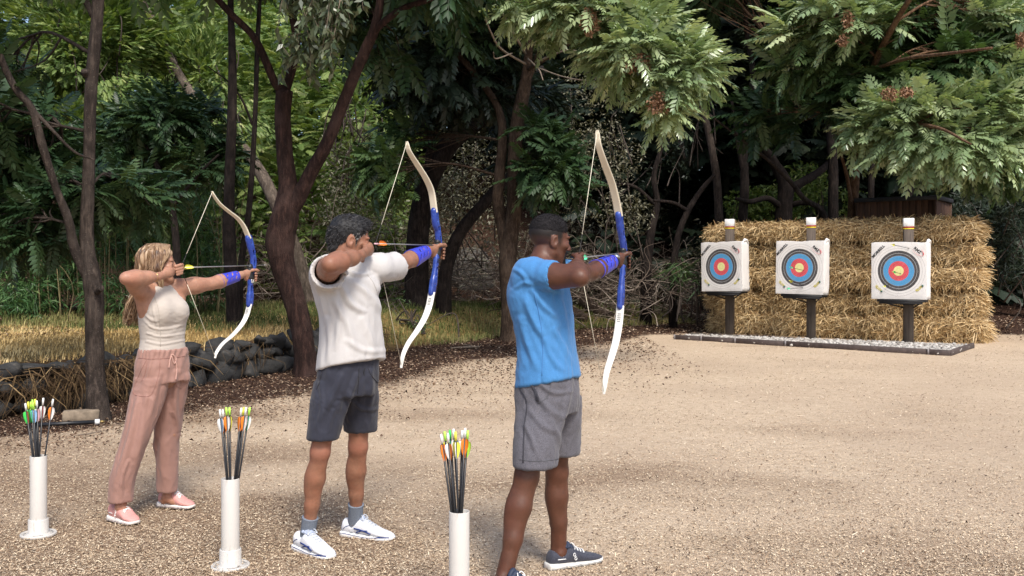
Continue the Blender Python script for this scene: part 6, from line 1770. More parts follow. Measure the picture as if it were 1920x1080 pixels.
def tree(name, label, trunks, barkm, crowns=(), leaf='mid', dead=(), group='trees around the clearing', seed=0, twigs=True, base=None, cat='tree', size=.75, per=8, seeds=(), templates=None, frame=True):
    """trunks: list of pixel paths (first is the main stem); crowns: (px, py, d, rx px, ry px, rd m, tips[, leaf, size])"""
    g = np.random.default_rng(seed + 900); lines = [trunk_px(t) for t in trunks]
    p0 = lines[0][0][0]; b = A(p0[0], p0[1], height(p0[0], p0[1])); t = empty(name, b, label, cat, group)
    mb = MB()
    for i, (q, r) in enumerate(lines):
        if i == 0:
            q = np.vstack([[q[0] * A(1, 1, 0) + A(0, 0, b[2] - .15)], q]); r = np.r_[r[0] * 1.12, r]
        bark_tube(mb, q, r, 16 if i < 2 else 10, seed + i, .10, .22 if i == 0 else 0)
    o = mb.build('trunk', barkm, t, True); ORI[o.name] = ORI[t.name]
    allp = np.concatenate([q for q, r in lines[:]]); br = MB(); groups = {}
    for cr in crowns:
        px, py, d, rx, ry, rd, n = cr[:7]; lf = cr[7] if len(cr) > 7 and cr[7] else leaf; sz = cr[8] if len(cr) > 8 else size
        c = P(px, py, d); rad = A(rx / FOC * d, rd, ry / FOC * d)
        tips, od = ell_pts(n, c, rad, g, .25)
        hub = allp[np.argmin(np.linalg.norm(allp - c, axis=1) + np.abs(allp[:, 2] - c[2]) * .3)]
        outs = unit_rows(unit_rows(tips - hub) * 1.0 + A(0, 0, .25) + g.normal(0, .25, (n, 3)))
        groups.setdefault((lf, sz), []).append((tips, outs))
        if twigs:
            q, r = twig(hub, c, .03, g); br.tube(q, np.linspace(.022 * min(1.5, np.linalg.norm(c - hub) / 2 + .3), .010, len(q)), 6)
            for k in range(n):
                j = q[int(g.integers(len(q) // 3, len(q)))]
                q2, _ = twig(j, tips[k], .01, g, .05); br.tube(q2, np.linspace(.013, .005, len(q2)), 4)
    for (lf, sz), L in groups.items():
        tips = np.concatenate([a for a, _ in L]); outs = np.concatenate([a for _, a in L])
        V, Q, at = rosettes(tips, outs, g, per, sz, templates)
        obj('crown', V, Q, LEAF[lf], t, False, {'var': at})
    for (pts, w) in dead:
        q, r = trunk_px([(x, y, w * (1 - .7 * i / len(pts)), d) for i, (x, y, d) in enumerate(pts)]); db = MB(); db.tube(q, r, 6); db.build('dead_branch', M_TWIG, t, True)
    if br.n: br.build('branches', barkm, t, True)['kind'] = 'stuff'
    for (px, py, d, rx, ry) in seeds:
        c = P(px, py, d); n = 260; pp, dd = ell_pts(n, c, A(rx / FOC * d, rx / FOC * d * .8, ry / FOC * d), g, .2)
        V, Q, at = lance_leaves(pp, g, (.045, .075), .55, .6); obj('seed_cluster', V, Q, M_SEED, t, False, {'var': at})
    return t

# ---- trees in front
tree('leaning_tree', 'forked grey trunk at the far left, beside the stone block', [
    [(187, 788, 44, 10.15), (182, 750, 40, 10.15), (179, 700, 34, 10.2), (177, 620, 33, 10.2), (177, 560, 34, 10.2), (172, 520, 34, 10.2), (164, 470, 27, 10.2), (163, 420, 25, 10.2), (166, 340, 22, 10.2), (168, 260, 21, 10.2), (171, 160, 22, 10.2), (180, 60, 22, 10.2), (186, -40, 21, 10.2), (190, -160, 16, 10.3)],
    [(170, 525, 24, 10.2), (150, 490, 20, 10.15), (137, 456, 18, 10.1), (128, 412, 16, 10.0), (104, 350, 14, 9.9), (80, 275, 15, 9.8), (60, 205, 14, 9.7), (28, 165, 13, 9.6), (0, 105, 12, 9.5), (-30, 20, 10, 9.4)],
    [(62, 206, 9, 9.7), (100, 246, 6, 9.8), (140, 285, 5, 9.9), (178, 300, 3, 10.0)],
    [(160, 141, 12, 10.15), (158, 133, 13, 10.1)],
    [(182, 548, 12, 10.1), (190, 540, 12, 10.0)],
    [(176, 30, 14, 10.2), (160, 0, 12, 10.2), (140, -50, 10, 10.2)]],
    BARK['grey'], [(30, 260, 10.6, 90, 90, .6, 40, 'deep', .36), (110, 360, 10.8, 100, 60, .6, 34, 'deep', .36), (40, 420, 10.4, 90, 60, .6, 30, 'deep', .36), (10, 120, 10.8, 40, 70, .5, 10, 'deep', .36), (230, 360, 11.2, 90, 50, .6, 22, 'deep', .34),
                   (-40, 220, 9.8, 50, 120, .5, 14, 'deep', .5), (120, -130, 10.5, 160, 60, 1.2, 14, 'mid', .6)], seed=1)
tree('forked_tree', 'dark reddish forked trunk between the woman and the man in white', [
    [(574, 708, 46, 14.1), (571, 660, 40, 14.1), (563, 605, 40, 14.1), (546, 545, 42, 14.1), (530, 495, 46, 14.1), (525, 450, 54, 14.1), (536, 400, 50, 14.1), (540, 350, 36, 14.1), (535, 300, 32, 14.1), (530, 225, 30, 14.1), (533, 170, 32, 14.1)],
    [(540, 405, 34, 14.1), (560, 370, 30, 14.05), (584, 322, 26, 14.0), (612, 270, 24, 13.9), (643, 195, 22, 13.8), (662, 148, 21, 13.7), (689, 86, 20, 13.6), (704, 50, 18, 13.5), (713, 0, 15, 13.5), (720, -80, 12, 13.5)],
    [(702, 58, 14, 13.5), (728, 34, 13, 13.4), (760, 14, 12, 13.3), (802, 0, 10, 13.2), (870, -30, 8, 13.0)],
    [(532, 172, 18, 14.1), (516, 156, 16, 14.0), (497, 112, 15, 13.9), (474, 67, 14, 13.8), (437, 30, 13, 13.7), (405, -4, 12, 13.6), (350, -60, 9, 13.4)],
    [(534, 175, 18, 14.1), (548, 124, 17, 14.1), (556, 74, 16, 14.1), (548, 20, 15, 14.1), (545, -60, 12, 14.1)]],
    BARK['red'], [(540, -120, 13.6, 220, 60, 1.5, 22, 'mid', .7), (800, -70, 13.6, 150, 60, 1.0, 20, 'deep', .7), (700, 60, 14.6, 60, 60, .6, 9, 'deep', .6)], seed=2)  # the crowns above the frame are added to shade the woods
tree('twin_stem_tree', 'brown twin stemmed tree behind the man in blue, carrying bright leaves and seed clusters', [
    [(959, 640, 44, 20.8), (958, 615, 38, 20.8), (957, 560, 34, 20.8), (952, 490, 34, 20.8), (958, 440, 30, 20.8), (964, 385, 27, 20.8), (966, 275, 26, 20.7), (973, 218, 26, 20.6), (983, 167, 24, 20.4), (989, 125, 18, 20.2), (993, 60, 14, 19.8), (990, -20, 12, 19.4)],
    [(950, 480, 24, 20.8), (943, 427, 24, 20.9), (934, 380, 22, 21.0), (936, 330, 20, 21.0), (942, 270, 18, 21.0), (940, 225, 15, 21.0), (925, 185, 13, 21.0), (873, 118, 12, 21.0), (840, 80, 10, 21.0), (790, 20, 8, 21.0)],
    [(984, 160, 14, 20.4), (1003, 118, 13, 20.2), (1020, 86, 12, 19.8), (1042, 62, 10, 19.0), (1090, 40, 8, 17.8), (1150, 30, 7, 16.5), (1230, 60, 5, 15.2)],
    [(990, 130, 9, 20.2), (1040, 100, 7, 19.0), (1090, 70, 6, 17.5), (1150, 75, 5, 16.0), (1200, 110, 4, 15.0)]],
    BARK['tan'], [
        (1130, 40, 14.8, 110, 56, .8, 42, 'bright', .52), (1200, 85, 14.4, 86, 56, .7, 44, 'bright', .52), (1262, 140, 14.2, 52, 60, .6, 30, 'bright', .48), (1248, 200, 14.2, 30, 34, .4, 14, 'bright', .42), (1300, 120, 14.4, 36, 34, .5, 12, 'bright', .48), (1010, 20, 15.0, 90, 34, .6, 18, 'bright', .50), (1090, 0, 14.6, 120, 40, .6, 24, 'bright', .52),
        (820, 110, 21.6, 130, 100, 1.2, 60, 'black', .75), (740, 270, 21.8, 60, 60, .9, 16, 'deep', .6), (890, 130, 21.8, 110, 110, 1.0, 44, 'black', .7), (1020, 290, 20.2, 42, 95, .6, 26, 'deep', .62), (1060, 330, 20.0, 30, 40, .4, 8, 'deep', .6), (720, 330, 21.0, 50, 50, .6, 14, 'mid', .6), (850, 20, 20.8, 130, 60, 1.2, 24, 'deep', .8),
        (1000, -150, 19.5, 300, 70, 2.5, 36, 'mid', .95)],  # unseen crown over the frame, added to darken the slope behind
    dead=[([(985, 120, 19.8), (940, 92, 18.6), (920, 60, 17.5), (905, 20, 17)], 5), ([(960, 100, 19), (930, 110, 18), (925, 98, 17.5)], 3), ([(990, 110, 19.8), (1010, 130, 18.8), (1018, 150, 18)], 4), ([(1003, 118, 19.6), (1060, 95, 18), (1098, 100, 17)], 4), ([(1000, 85, 19), (1035, 62, 18), (1060, 75, 17)], 3), ([(985, 100, 19.6), (950, 40, 17.5), (930, 0, 16.5)], 5), ([(1010, 128, 19), (1060, 145, 17.5), (1112, 153, 16.5)], 3)],
    seeds=[(1106, 40, 14.0, 18, 30), (1180, 118, 13.8, 16, 17), (1205, 115, 13.8, 20, 20), (1235, 192, 13.7, 22, 24)], seed=3)
# ---- slim stems behind the wall
tree('slim_tree', 'straight slim trunk rising behind the bow of the woman', [[(441, 628, 28, 16.9), (436, 560, 25, 16.9), (431, 470, 24, 16.9), (429, 400, 22, 16.9), (431, 320, 19, 16.9), (435, 220, 18, 16.9), (436, 120, 15, 16.9), (433, 30, 12, 16.9), (430, -80, 9, 16.9)]], BARK['dark'], [(430, -130, 16.9, 160, 50, 1.5, 24, 'mid', .8)], seed=4)
tree('slim_tree', 'thinner curved stem just right of the straight slim trunk', [[(446, 610, 16, 17.3), (452, 500, 13, 17.3), (466, 400, 11, 17.3), (474, 300, 10, 17.3), (479, 200, 9, 17.3), (482, 100, 9, 17.3), (486, 20, 8, 17.3), (490, -60, 6, 17.3)], [(474, 235, 5, 17.3), (455, 190, 4, 17.2), (430, 155, 3, 17.1), (390, 125, 2, 17.0)]], BARK['dark'], [(490, -110, 17.3, 120, 40, 1.2, 14, 'deep', .8)], seed=5)
tree('slim_tree', 'bare thin stem high up left of the forked tree', [[(362, 190, 6, 19), (352, 110, 6, 19), (343, 40, 7, 19), (338, -30, 6, 19)]], BARK['dark'], [], seed=6, twigs=False) if False else None
tree('slanting_tree', 'pale leaning trunk slanting behind the forked tree', [[(578, 560, 30, 23), (552, 468, 28, 23), (516, 380, 25, 23), (480, 310, 22, 23.3), (430, 250, 19, 23.8), (370, 190, 17, 24.2), (325, 120, 15, 24.6), (300, 62, 14, 24.8), (272, 12, 12, 25), (240, -60, 10, 25)]], BARK['pale'], [(260, -90, 25, 160, 40, 2, 20, 'lime', .9)], seed=7)
tree('slanting_tree', 'thick dark leaning trunk behind the bow of the man in white', [[(782, 575, 50, 23.5), (782, 500, 44, 23.5), (785, 430, 42, 23.5), (800, 350, 40, 23.5), (838, 275, 38, 23.6), (888, 232, 34, 23.8), (950, 190, 26, 24), (1020, 130, 18, 24.4)], [(800, 345, 20, 23.5), (812, 250, 16, 23.4), (822, 180, 12, 23.3)]], BARK['dark'], [(960, 170, 24.4, 110, 70, 1.2, 20, 'black', .9)], seed=8)
tree('slanting_tree', 'rough trunk slanting right just beyond the bow of the man in white', [[(832, 560, 26, 23.2), (838, 500, 25, 23.2), (860, 440, 24, 23.2), (898, 392, 22, 23.2), (940, 345, 18, 23.4), (990, 300, 12, 23.8)]], BARK['dark'], [(1000, 290, 24, 50, 40, .6, 6, 'black', .8)], seed=9)
# ---- trees behind the bales
R_ = [
    ('tall thin trunk left of the bales, above the leftmost target', [[(1350, 470, 17, 26.5), (1345, 350, 15, 26.5), (1333, 270, 14, 26.5), (1315, 190, 12, 26.5), (1300, 110, 10, 26.5), (1290, 30, 9, 26.5), (1285, -60, 8, 26.5)]], 'grey', []),
    ('dark upright trunk behind the leftmost target post', [[(1388, 470, 20, 27.5), (1393, 400, 18, 27.5), (1396, 350, 17, 27.5), (1395, 272, 15, 27.5), (1408, 194, 13, 27.5), (1411, 130, 11, 27.5), (1400, 60, 9, 27.5), (1395, -50, 8, 27.5)], [(1394, 330, 9, 27.5), (1380, 250, 7, 27.3), (1372, 190, 5, 27.1)]], 'dark', []),
    ('thick black spreading trunk behind the middle target', [[(1470, 480, 36, 28), (1469, 410, 32, 28), (1473, 350, 28, 28), (1455, 312, 20, 28), (1437, 285, 16, 27.8), (1420, 262, 12, 27.6), (1395, 250, 9, 27.2)], [(1474, 360, 20, 28), (1500, 344, 17, 28), (1536, 322, 14, 28.2), (1560, 300, 10, 28.4)], [(1466, 390, 14, 28), (1440, 372, 11, 27.7), (1405, 378, 9, 27.3), (1380, 372, 7, 27)], [(1478, 385, 12, 28), (1506, 380, 10, 27.8), (1535, 385, 8, 27.6)]], 'dark', []),
    ('straight dark trunk between the middle and right targets', [[(1562, 480, 22, 26.8), (1562, 408, 19, 26.8), (1562, 311, 18, 26.8), (1555, 233, 15, 26.8), (1548, 150, 12, 26.8), (1545, 40, 10, 26.8)]], 'dark', []),
    ('crooked thin stem slanting behind the wall top of the bales', [[(1552, 470, 12, 25.6), (1545, 402, 11, 25.6), (1508, 373, 10, 25.5), (1486, 345, 9, 25.4), (1460, 318, 8, 25.2), (1430, 292, 6, 25), (1330, 215, 4, 24.6)]], 'grey', []),
    ('thin dark stem left of the shed', [[(1632, 480, 14, 26.2), (1633, 400, 12, 26.2), (1634, 330, 12, 26.2), (1646, 300, 10, 26.2), (1668, 250, 8, 26.2)]], 'dark', []),
    ('young slanting tree in front of the left bale end', [[(1262, 500, 13, 25.2), (1272, 440, 12, 25.2), (1292, 392, 11, 25.2), (1318, 352, 9, 25.2), (1340, 328, 7, 25.2)], [(1290, 395, 7, 25.2), (1262, 380, 6, 25.1), (1225, 376, 5, 25)]], 'dark', []),
    ('small dark tree between the tall bow and the bales', [[(1212, 500, 18, 26.5), (1222, 430, 15, 26.5), (1232, 380, 12, 26.5), (1226, 330, 10, 26.5), (1240, 270, 8, 26.5), (1236, 200, 6, 26.5)], [(1230, 385, 8, 26.5), (1190, 350, 6, 26.4), (1150, 345, 5, 26.2), (1100, 350, 5, 26)]], 'dark', []),
    ('twisted stem with a low fork behind the right target', [[(1690, 440, 14, 27.5), (1700, 380, 12, 27.5), (1720, 320, 10, 27.5), (1750, 250, 8, 27.5)]], 'dark', []),
]
for k, (lab, tr, bk, cr) in enumerate(R_):
    tree('woodland_tree', lab, tr, BARK[bk], cr, seed=20 + k)
tree('tree_of_heaven', 'sunlit tree on the right with big feathery leaves hanging over the bales', [
    [(1597, 480, 22, 24.6), (1598, 408, 19, 24.6), (1602, 340, 18, 24.4), (1608, 280, 16, 24.0), (1620, 200, 14, 23.0), (1640, 120, 12, 21.8), (1680, 40, 11, 20.6), (1730, -40, 9, 19.6)],
    [(1606, 300, 10, 24.2), (1640, 260, 9, 22.8), (1700, 235, 8, 21), (1760, 240, 6, 19.6), (1820, 270, 4, 18.6)], [(1640, 130, 8, 21.8), (1700, 110, 7, 20.4), (1780, 100, 6, 19), (1860, 90, 5, 18)], [(1600, 420, 8, 24.5), (1590, 340, 7, 24.3), (1575, 280, 6, 24), (1570, 220, 5, 23.6)]],
    BARK['warm'], [
        (1660, 235, 21.5, 70, 30, .6, 21, 'bright', .72), (1745, 210, 20.9, 110, 34, .7, 35, 'bright', .74), (1840, 205, 20.5, 90, 40, .7, 35, 'bright', .74), (1730, 265, 20.7, 80, 28, .6, 27, 'bright', .74), (1820, 268, 20.3, 100, 44, .7, 45, 'bright', .74), (1860, 302, 20.5, 50, 28, .5, 16, 'mid', .7),
        (1700, 150, 21.9, 120, 40, .8, 29, 'mid', .78), (1800, 120, 21.3, 110, 50, .8, 35, 'mid', .78), (1880, 140, 20.9, 60, 70, .8, 27, 'bright', .78), (1760, 30, 21.9, 130, 50, 1, 35, 'mid', .8), (1860, 30, 21.3, 80, 50, .8, 24, 'bright', .78), (1650, 90, 22.5, 60, 50, .7, 16, 'mid', .75), (1900, 250, 20.5, 40, 60, .6, 18, 'bright', .74),
        (1560, 30, 21.6, 100, 50, 1, 27, 'bright', .8), (1520, 110, 22.6, 80, 44, 1, 16, 'mid', .75), (1450, 215, 24.6, 70, 50, .8, 16, 'deep', .75), (1490, 60, 22.6, 50, 40, 1, 10, 'mid', .75), (1600, 170, 22.6, 60, 50, .8, 16, 'deep', .8), 
        (1780, -120, 25.1, 220, 60, 2.0, 54, 'mid', .95), (1520, -110, 26.1, 200, 60, 2.0, 67, 'mid', .95), (1320, -60, 26.6, 120, 70, 2.0, 48, 'deep', .9)],  # unseen crowns over the frame, added to darken the background behind the bales
    seeds=[(1668, 175, 19.4, 16, 14), (1700, 172, 19.4, 14, 10), (1590, 40, 20.4, 10, 24), (1580, 75, 20.4, 9, 12), (1915, 75, 18.6, 8, 16)], seed=4)
# hanging broad leaves beside the forked tree
def vine(label, cps, lf, seed, L=(.10, .17), w=.42, n=260, droop=.9):
    g = np.random.default_rng(seed); t = empty('hanging_branch', P(*cps[0][:3]), label, 'branch', None); V0 = []; mb = MB()
    pp = []
    for (px, py, d, rx, ry) in cps:
        c = P(px, py, d)
        for k in range(10):
            a = c + A(g.uniform(-rx, rx) / FOC * d, g.normal(0, .3), ry / FOC * d); b = a + A(g.normal(0, .15), g.normal(0, .15), -2 * ry / FOC * d * g.uniform(.5, 1))
            q = catmull([a, (a + b) / 2 + g.normal(0, .08, 3), b], 6); mb.tube(q, np.linspace(.006, .002, len(q)), 4); m = n // 10
            pp.append(q[g.integers(0, len(q), m)] + g.normal(0, .02, (m, 3)))
    c = np.concatenate(pp); V, Q, at = lance_leaves(c, g, L, w, droop)
    ORI[t.name] = np.array(t.location); mb.build('stem', M_TWIG, t)['kind'] = 'stuff'; obj('leaves', V, Q, LEAF[lf], t, False, {'var': at}); return t
vine('pale grey green leafy twigs hanging beside the top of the forked tree', [(570, 30, 13.0, 40, 50), (610, 70, 12.8, 34, 70), (640, 20, 13.0, 30, 50), (560, 110, 13.2, 30, 40)], 'hang', 41)

# ================================================================= thickets, shrubs and the wooded slope
def shrub(name, label, blobs, lf, seed, L, w=.25, droop=.3, cat='shrub', group='shrubs under the trees', stems=True, thr=-.05, sc=1.2, kind=None, fr=None):
    """blobs: (px, py, d, rx px, ry px, rd m, n leaves)"""
    g = np.random.default_rng(seed); pts = []
    for (px, py, d, rx, ry, rd, n) in blobs:
        p, _ = ell_pts(n, P(px, py, d), A(rx / FOC * d, rd, ry / FOC * d), g, .15); pts.append(p)
    p = np.concatenate(pts); p = p[clump_keep(p, g, sc, thr, .22, seed)]; hz = height(p[:, 0], p[:, 1]); p = p[p[:, 2] > hz + .02]
    c = p.mean(0); base = A(c[0], c[1], height(c[0], c[1]))
    if fr:
        d = unit_rows(p - c + g.normal(0, .6, p.shape) * np.abs(p - c).mean() + A(0, -.3, .1)); V, Q, at = place(FROND_S, p, d, np.tile(A(0, 0, 1), (len(p), 1)) + g.normal(0, .3, p.shape), g.uniform(.6, 1.2, len(p)) * fr, np.clip(g.normal(.5, .2, len(p)), 0, 1), g)
    else: V, Q, at = lance_leaves(p, g, L, w, droop)
    if kind == 'stuff':
        return tag(obj(name, V, Q, LEAF[lf], None, False, {'var': at}, base), label, cat, None, 'stuff')
    t = empty(name, base, label, cat, group); obj('foliage', V, Q, LEAF[lf], t, False, {'var': at})
    if stems:
        mb = MB()
        for k in range(int(10 + len(blobs) * 5)):
            e = p[g.integers(0, len(p))]; s_ = base + A(g.normal(0, .25) + (e[0] - base[0]) * .55, g.normal(0, .2) + (e[1] - base[1]) * .5, 0); s_[2] = height(s_[0], s_[1]) - .05
            s_[2] = max(s_[2], e[2] - 1.1); s_[:2] = e[:2] + g.normal(0, .35, 2) if s_[2] > height(s_[0], s_[1]) + .1 else s_[:2]; q = catmull([s_, (s_ + e) / 2 + g.normal(0, .18, 3) + A(0, 0, .15), e], 6); mb.tube(q, np.linspace(.022, .006, len(q)), 5)
        mb.build('stems', M_TWIGD, t, True)['kind'] = 'stuff'
    return t
shrub('bamboo_thicket', 'dense dark green bamboo thicket along the terrace behind the woman', [(60, 470, 19.4, 110, 110, .9, 5200), (190, 480, 19.6, 110, 110, .9, 5200), (310, 450, 19.8, 90, 110, .9, 4600), (390, 500, 19.8, 60, 80, .8, 2600), (-30, 400, 19, 80, 140, .9, 3000), (250, 550, 19.0, 160, 45, .7, 3600), (60, 560, 18.8, 100, 40, .6, 2400), (330, 380, 20.4, 80, 70, .8, 2400)], 'bamboo', 51, (.10, .24), .13, .55, 'thicket', None, False, -.12, 1.4, 'stuff')
g = np.random.default_rng(52); mb = MB()
for k in range(90):
    x = g.uniform(-11, -5.2); y = g.uniform(18.6, 20.4); z = height(x, y); h = g.uniform(1.6, 3.2); tp = A(x + g.normal(0, .35), y + g.normal(0, .3), z + h)
    mb.tube(catmull([A(x, y, z - .05), A(x, y, z + h * .5) + g.normal(0, .05, 3), tp], 4), np.linspace(.014, .005, 9), 5)
tag(mb.build('bamboo_canes', mat_simple('cane', (.16, .13, .06), .7, .4, 10)), 'upright canes inside the bamboo thicket', 'bamboo canes', kind='stuff')
S_ = [
    ('bright lime green shrub high on the slope at the upper left', [(60, 120, 24, 120, 90, 1.2, 7500), (200, 70, 24.5, 120, 80, 1.2, 7000), (250, 200, 24, 90, 60, 1.0, 4500), (20, 30, 24.5, 100, 60, 1.2, 4500)], 'lime', .20),
    ('lime green shrub behind the straight slim trunk', [(390, 170, 24.5, 80, 70, 1.0, 4500), (340, 90, 25, 80, 60, 1.0, 4200), (450, 240, 24, 60, 50, .8, 2500)], 'lime', .20),
    ('yellow green bush low on the slope left of the forked tree', [(470, 330, 25, 50, 60, .9, 300), (330, 270, 23.5, 60, 50, .8, 1500), (110, 250, 23.5, 120, 60, .9, 2800)], 'lime', .24),
    ('lit green sprig beside the forked tree at its right', [(690, 230, 24.5, 50, 60, .8, 220), (660, 190, 25, 46, 40, .8, 150)], 'lime', .25),
]
for k, (lab, bl, lf, fr) in enumerate(S_): shrub('lime_shrub', lab, bl, lf, 60 + k, None, fr=fr, sc=1.3, thr=.02)
tree('shade_tree', 'dark feathery tree arching over the bamboo behind the woman', [[(330, 600, 16, 17.5), (332, 480, 14, 17.5), (320, 380, 12, 17.6), (290, 300, 10, 17.8), (250, 230, 8, 18)], [(322, 390, 8, 17.6), (370, 330, 6, 17.4), (410, 290, 4, 17.2)]], BARK['dark'], [(320, 220, 18.0, 100, 45, .8, 46, 'deep', .50), (380, 290, 17.8, 60, 50, .7, 24, 'deep', .48), (240, 270, 18.2, 80, 60, .8, 30, 'deep', .50), (130, 300, 18.4, 100, 60, .8, 34, 'deep', .50), (250, 370, 18, 90, 50, .7, 28, 'mid', .46)], seed=31)
O_ = [
    ('pale olive shrub behind the forked tree and the man in white', [(660, 300, 26, 70, 80, 1.1, 3200), (620, 390, 25.5, 60, 50, .9, 1800), (700, 400, 25.5, 60, 60, .9, 1500)], 'olive', (.06, .13), .4),
    ('dull olive brush above the bow of the man in white', [(880, 290, 27, 70, 80, 1.2, 2400), (850, 380, 26, 70, 60, 1.0, 1600)], 'olive', (.06, .12), .35),
    ('olive brush between the twin stemmed tree and the tall bow', [(1080, 200, 27.5, 90, 80, 1.3, 2400), (1120, 290, 26.2, 90, 70, 1.0, 2400), (1060, 420, 25.2, 70, 50, .8, 1400), (1170, 400, 25.4, 60, 50, .7, 900)], 'olive', (.06, .12), .35),
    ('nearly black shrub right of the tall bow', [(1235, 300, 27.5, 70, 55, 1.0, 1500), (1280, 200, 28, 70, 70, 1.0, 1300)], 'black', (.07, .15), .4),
    ('spiky green plant in front of the left bale end', [(1275, 520, 24.6, 34, 30, .4, 420), (1300, 540, 24.2, 22, 18, .3, 160)], 'mid', (.28, .55), .09),
    ('sunlit pale green bush seen low behind the bales', [(1420, 385, 29.6, 70, 40, .5, 1600), (1505, 360, 29.8, 60, 60, .5, 1700), (1590, 385, 29.6, 50, 36, .5, 800)], 'lime', (.10, .2), .4),
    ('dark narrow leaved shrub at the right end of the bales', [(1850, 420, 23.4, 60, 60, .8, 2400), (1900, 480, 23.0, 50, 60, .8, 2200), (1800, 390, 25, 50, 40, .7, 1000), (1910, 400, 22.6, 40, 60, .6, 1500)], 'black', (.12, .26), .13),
    ('fresh green weed growing at the foot of the boulder', [(752, 560, 22.2, 22, 16, .3, 260), (780, 610, 20.6, 30, 12, .3, 220)], 'mid', (.08, .18), .2),
]
for k, (lab, bl, lf, L, w) in enumerate(O_): shrub('shrub', lab, bl, lf, 70 + k, L, w, .25)
# mass of woodland behind everything: leaves spread over the hill and up into the canopy
g = np.random.default_rng(88)
def wood(name, label, n, xr, yr, zr, lf, L, w, seed, thr, sc, fr=None):
    g = np.random.default_rng(seed); x = g.uniform(*xr, n); y = g.uniform(*yr, n); z = height(x, y) + zr[0] + (zr[1] - zr[0]) * g.random(n) ** 1.0
    p = np.c_[x, y, z]; p = p[clump_keep(p, g, sc, thr, .2, seed)]; n = len(p)
    if fr: V, Q, at = place(FROND_S, p, unit_rows(g.normal(0, 1, (n, 3)) * A(1, 1, .35) + A(0, -.4, 0)), np.tile(A(0, 0, 1), (n, 1)) + g.normal(0, .3, (n, 3)), g.uniform(.7, 1.3, n) * fr, np.clip(g.normal(.5, .22, n), 0, 1), g)
    else: V, Q, at = lance_leaves(p, g, L, w, .2)
    tag(obj(name, V, Q, LEAF[lf], None, False, {'var': at}, (x.mean(), y.mean(), 0)), label, 'woodland', None, 'stuff')
wood('hillside_wood', 'mass of woodland leaves on the hillside behind the left trees', 30000, (-26, -3), (26, 44), (.1, 8), 'lime', None, 0, 91, -.10, .35, .46)
wood('hillside_brush', 'dry grey brush covering the slope behind the archers', 26000, (-9, 7), (26, 40), (.05, 2.6), 'olive', (.10, .22), .3, 92, .03, .5)
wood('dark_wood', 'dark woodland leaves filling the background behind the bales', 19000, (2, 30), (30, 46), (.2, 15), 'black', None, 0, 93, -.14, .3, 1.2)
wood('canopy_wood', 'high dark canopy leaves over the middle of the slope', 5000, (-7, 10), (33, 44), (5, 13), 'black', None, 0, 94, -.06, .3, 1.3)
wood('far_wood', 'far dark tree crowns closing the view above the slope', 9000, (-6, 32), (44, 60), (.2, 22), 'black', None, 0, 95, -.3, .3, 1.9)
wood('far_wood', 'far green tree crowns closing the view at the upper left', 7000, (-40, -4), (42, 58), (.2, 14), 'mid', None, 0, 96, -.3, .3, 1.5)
# bare twigs of the brush
mb = MB()
for k in range(1700):
    x = g.uniform(-8, 9); y = g.uniform(24.2, 32); z = height(x, y); b = A(x, y, z); L = g.uniform(.5, 2.2); d = unit(A(g.normal(0, 1.0), g.normal(0, .5), g.uniform(-.15, .9)))
    b = b + A(0, 0, g.uniform(0, 1.2)); q = catmull([b, b + d * L * .35 + g.normal(0, .16, 3), b + d * L * .7 + g.normal(0, .2, 3), b + d * L + A(g.normal(0, .3), 0, -.4 * L * g.random())], 4); mb.tube(q, np.linspace(g.uniform(.006, .018), .003, len(q)), 4, at=g.random())
tag(mb.build('bare_twigs', chip_mat('brush_twig', [(0, (.05, .036, .028)), (.6, (.16, .122, .096)), (1, (.40, .33, .27))])), 'tangle of bare brush twigs on the slope behind the archers', 'brush', kind='stuff')
# boulder, fallen log, dead limbs
def on_hill(px, py):
    for d in np.arange(18, 45, .05):
        p = P(px, py, d)
        if p[2] <= height(p[0], p[1]): return p
    return p
c = on_hill(884, 538); c[2] += .30; c[1] += .35; V, T = rock_geo(.78 * c[1] / 24, 5, 3, .12, (1.02, .7, .95))
mt = NT('boulder_stone'); _n = mt.noise(2.2, 5, .65); mt.bsdf(mt.ramp(_n, [(.3, (.055, .052, .048)), (.7, (.125, .118, .108))]), .9, mt.noise(25, 4, .7), .5, .03)
tag(obj('boulder', V + c, T, mt.m, None, True), 'big rounded grey boulder on the grass behind the archers', 'boulder')
c = on_hill(716, 545); c[2] += .10; V, T = rock_geo(.45, 8, 3, .12, (1.2, .7, .6)); tag(obj('boulder', V + c, T, mt.m, None, True), 'smaller grey boulder showing beside the chest of the man in white', 'boulder')
t = empty('fallen_log', on_hill(1110, 590), 'rotting fallen log curving down to the litter right of the man in blue', 'log'); mb = MB()
def lying(pts):
    out = []
    for px, py, w in pts:
        p = on_hill(px, py); r_ = w / 2 / FOC * p[1]; out.append(np.r_[p + A(0, 0, r_ * .75), r_])
    q = catmull(np.array(out), 6); return q[:, :3], q[:, 3]
q, r = lying([(1052, 545, 40), (1080, 566, 36), (1102, 582, 28), (1128, 594, 20), (1156, 599, 10)]); bark_tube(mb, q, r, 12, 3, .25)
q, r = lying([(1050, 585, 26), (1075, 596, 24), (1098, 604, 14)]); bark_tube(mb, q, r, 10, 4, .25); mb.build('log', BARK['tan'], t, True)
b_ = on_hill(1110, 588); mb = MB(); mb.tube(catmull([b_ + A(0, 0, .1), b_ + A(.25, .05, .38), b_ + A(.52, .05, .46)], 5), np.linspace(.03, .012, 11), 6); mb.build('snag', M_TWIG, t, True)
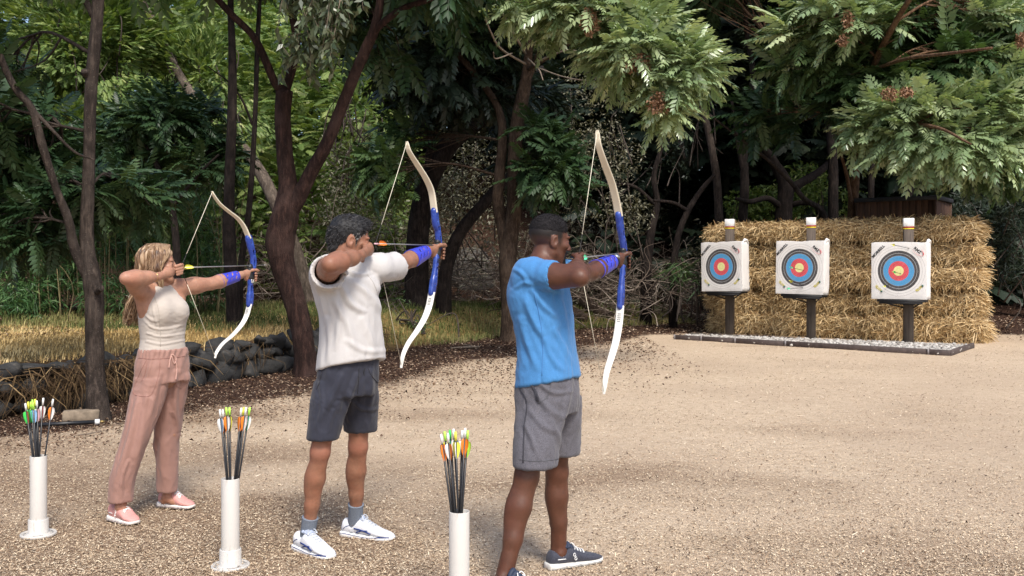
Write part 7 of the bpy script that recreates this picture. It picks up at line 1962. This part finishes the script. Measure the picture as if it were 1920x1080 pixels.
for k, (pts, w, lab) in enumerate([([(845, 674, 18.6), (868, 671, 18.8), (900, 673, 18.9)], 3, 'pale fallen stick on the litter left of the man in blue'), ([(868, 661, 19.4), (880, 667, 19.2), (886, 669, 19.1)], 2.5, 'short bent stick on the litter above the pale stick'), ([(148, 826, 9.0), (170, 820, 9.1), (190, 815, 9.2)], 3, 'thin pale stick on the ground below the left trunk')]):
    q, r = trunk_px([(x, y, w, d) for x, y, d in pts]); q[:, 2] = height(q[:, 0], q[:, 1]) + .03; mb = MB(); mb.tube(q, r, 6); tag(mb.build('stick', M_TWIG, None, True), lab, 'stick')
# ================================================================= light and camera
w = bpy.data.worlds.new('World'); SC.world = w; w.use_nodes = True
nt = w.node_tree; sky = nt.nodes.new('ShaderNodeTexSky'); sky.sky_type = 'NISHITA'; sky.sun_disc = False
SUN_EL, SUN_AZ = math.radians(50), math.radians(162)        # azimuth from +Y towards +X: the light comes from the right and a little behind the camera
sky.sun_elevation = SUN_EL; sky.sun_rotation = SUN_AZ; sky.dust_density = 2.5
bg = nt.nodes['Background']; bg.inputs['Strength'].default_value = 0.12
nt.links.new(sky.outputs[0], bg.inputs['Color'])
sl = bpy.data.lights.new('sun', 'SUN'); sl.energy = 2.1; sl.angle = math.radians(14); sl.color = (1, .95, .87)
so = bpy.data.objects.new('sun', sl); COL.objects.link(so)
sd = Vector((math.sin(SUN_AZ) * math.cos(SUN_EL), math.cos(SUN_AZ) * math.cos(SUN_EL), math.sin(SUN_EL)))
so.rotation_euler = sd.to_track_quat('Z', 'Y').to_euler(); so.location = (20, -10, 40)
cam = bpy.data.cameras.new('camera'); co = bpy.data.objects.new('camera', cam); COL.objects.link(co)
co.location = (0, 0, CAMH); co.rotation_euler = (math.pi / 2, 0, 0)
cam.sensor_width = 36; cam.lens = 36 * FOC / 1920; cam.shift_y = -(540 - HY) / 1920; cam.clip_start = .1; cam.clip_end = 600
SC.camera = co
SC.view_settings.view_transform = 'Standard'; SC.view_settings.look = 'None'; SC.view_settings.exposure = 0.85; SC.view_settings.gamma = 1
SC.cycles.use_denoising = True; SC.cycles.max_bounces = 6; SC.cycles.diffuse_bounces = 3; SC.cycles.glossy_bounces = 2; SC.cycles.transmission_bounces = 3; SC.cycles.transparent_max_bounces = 4
SC.cycles.use_adaptive_sampling = True; SC.cycles.adaptive_threshold = 0.015
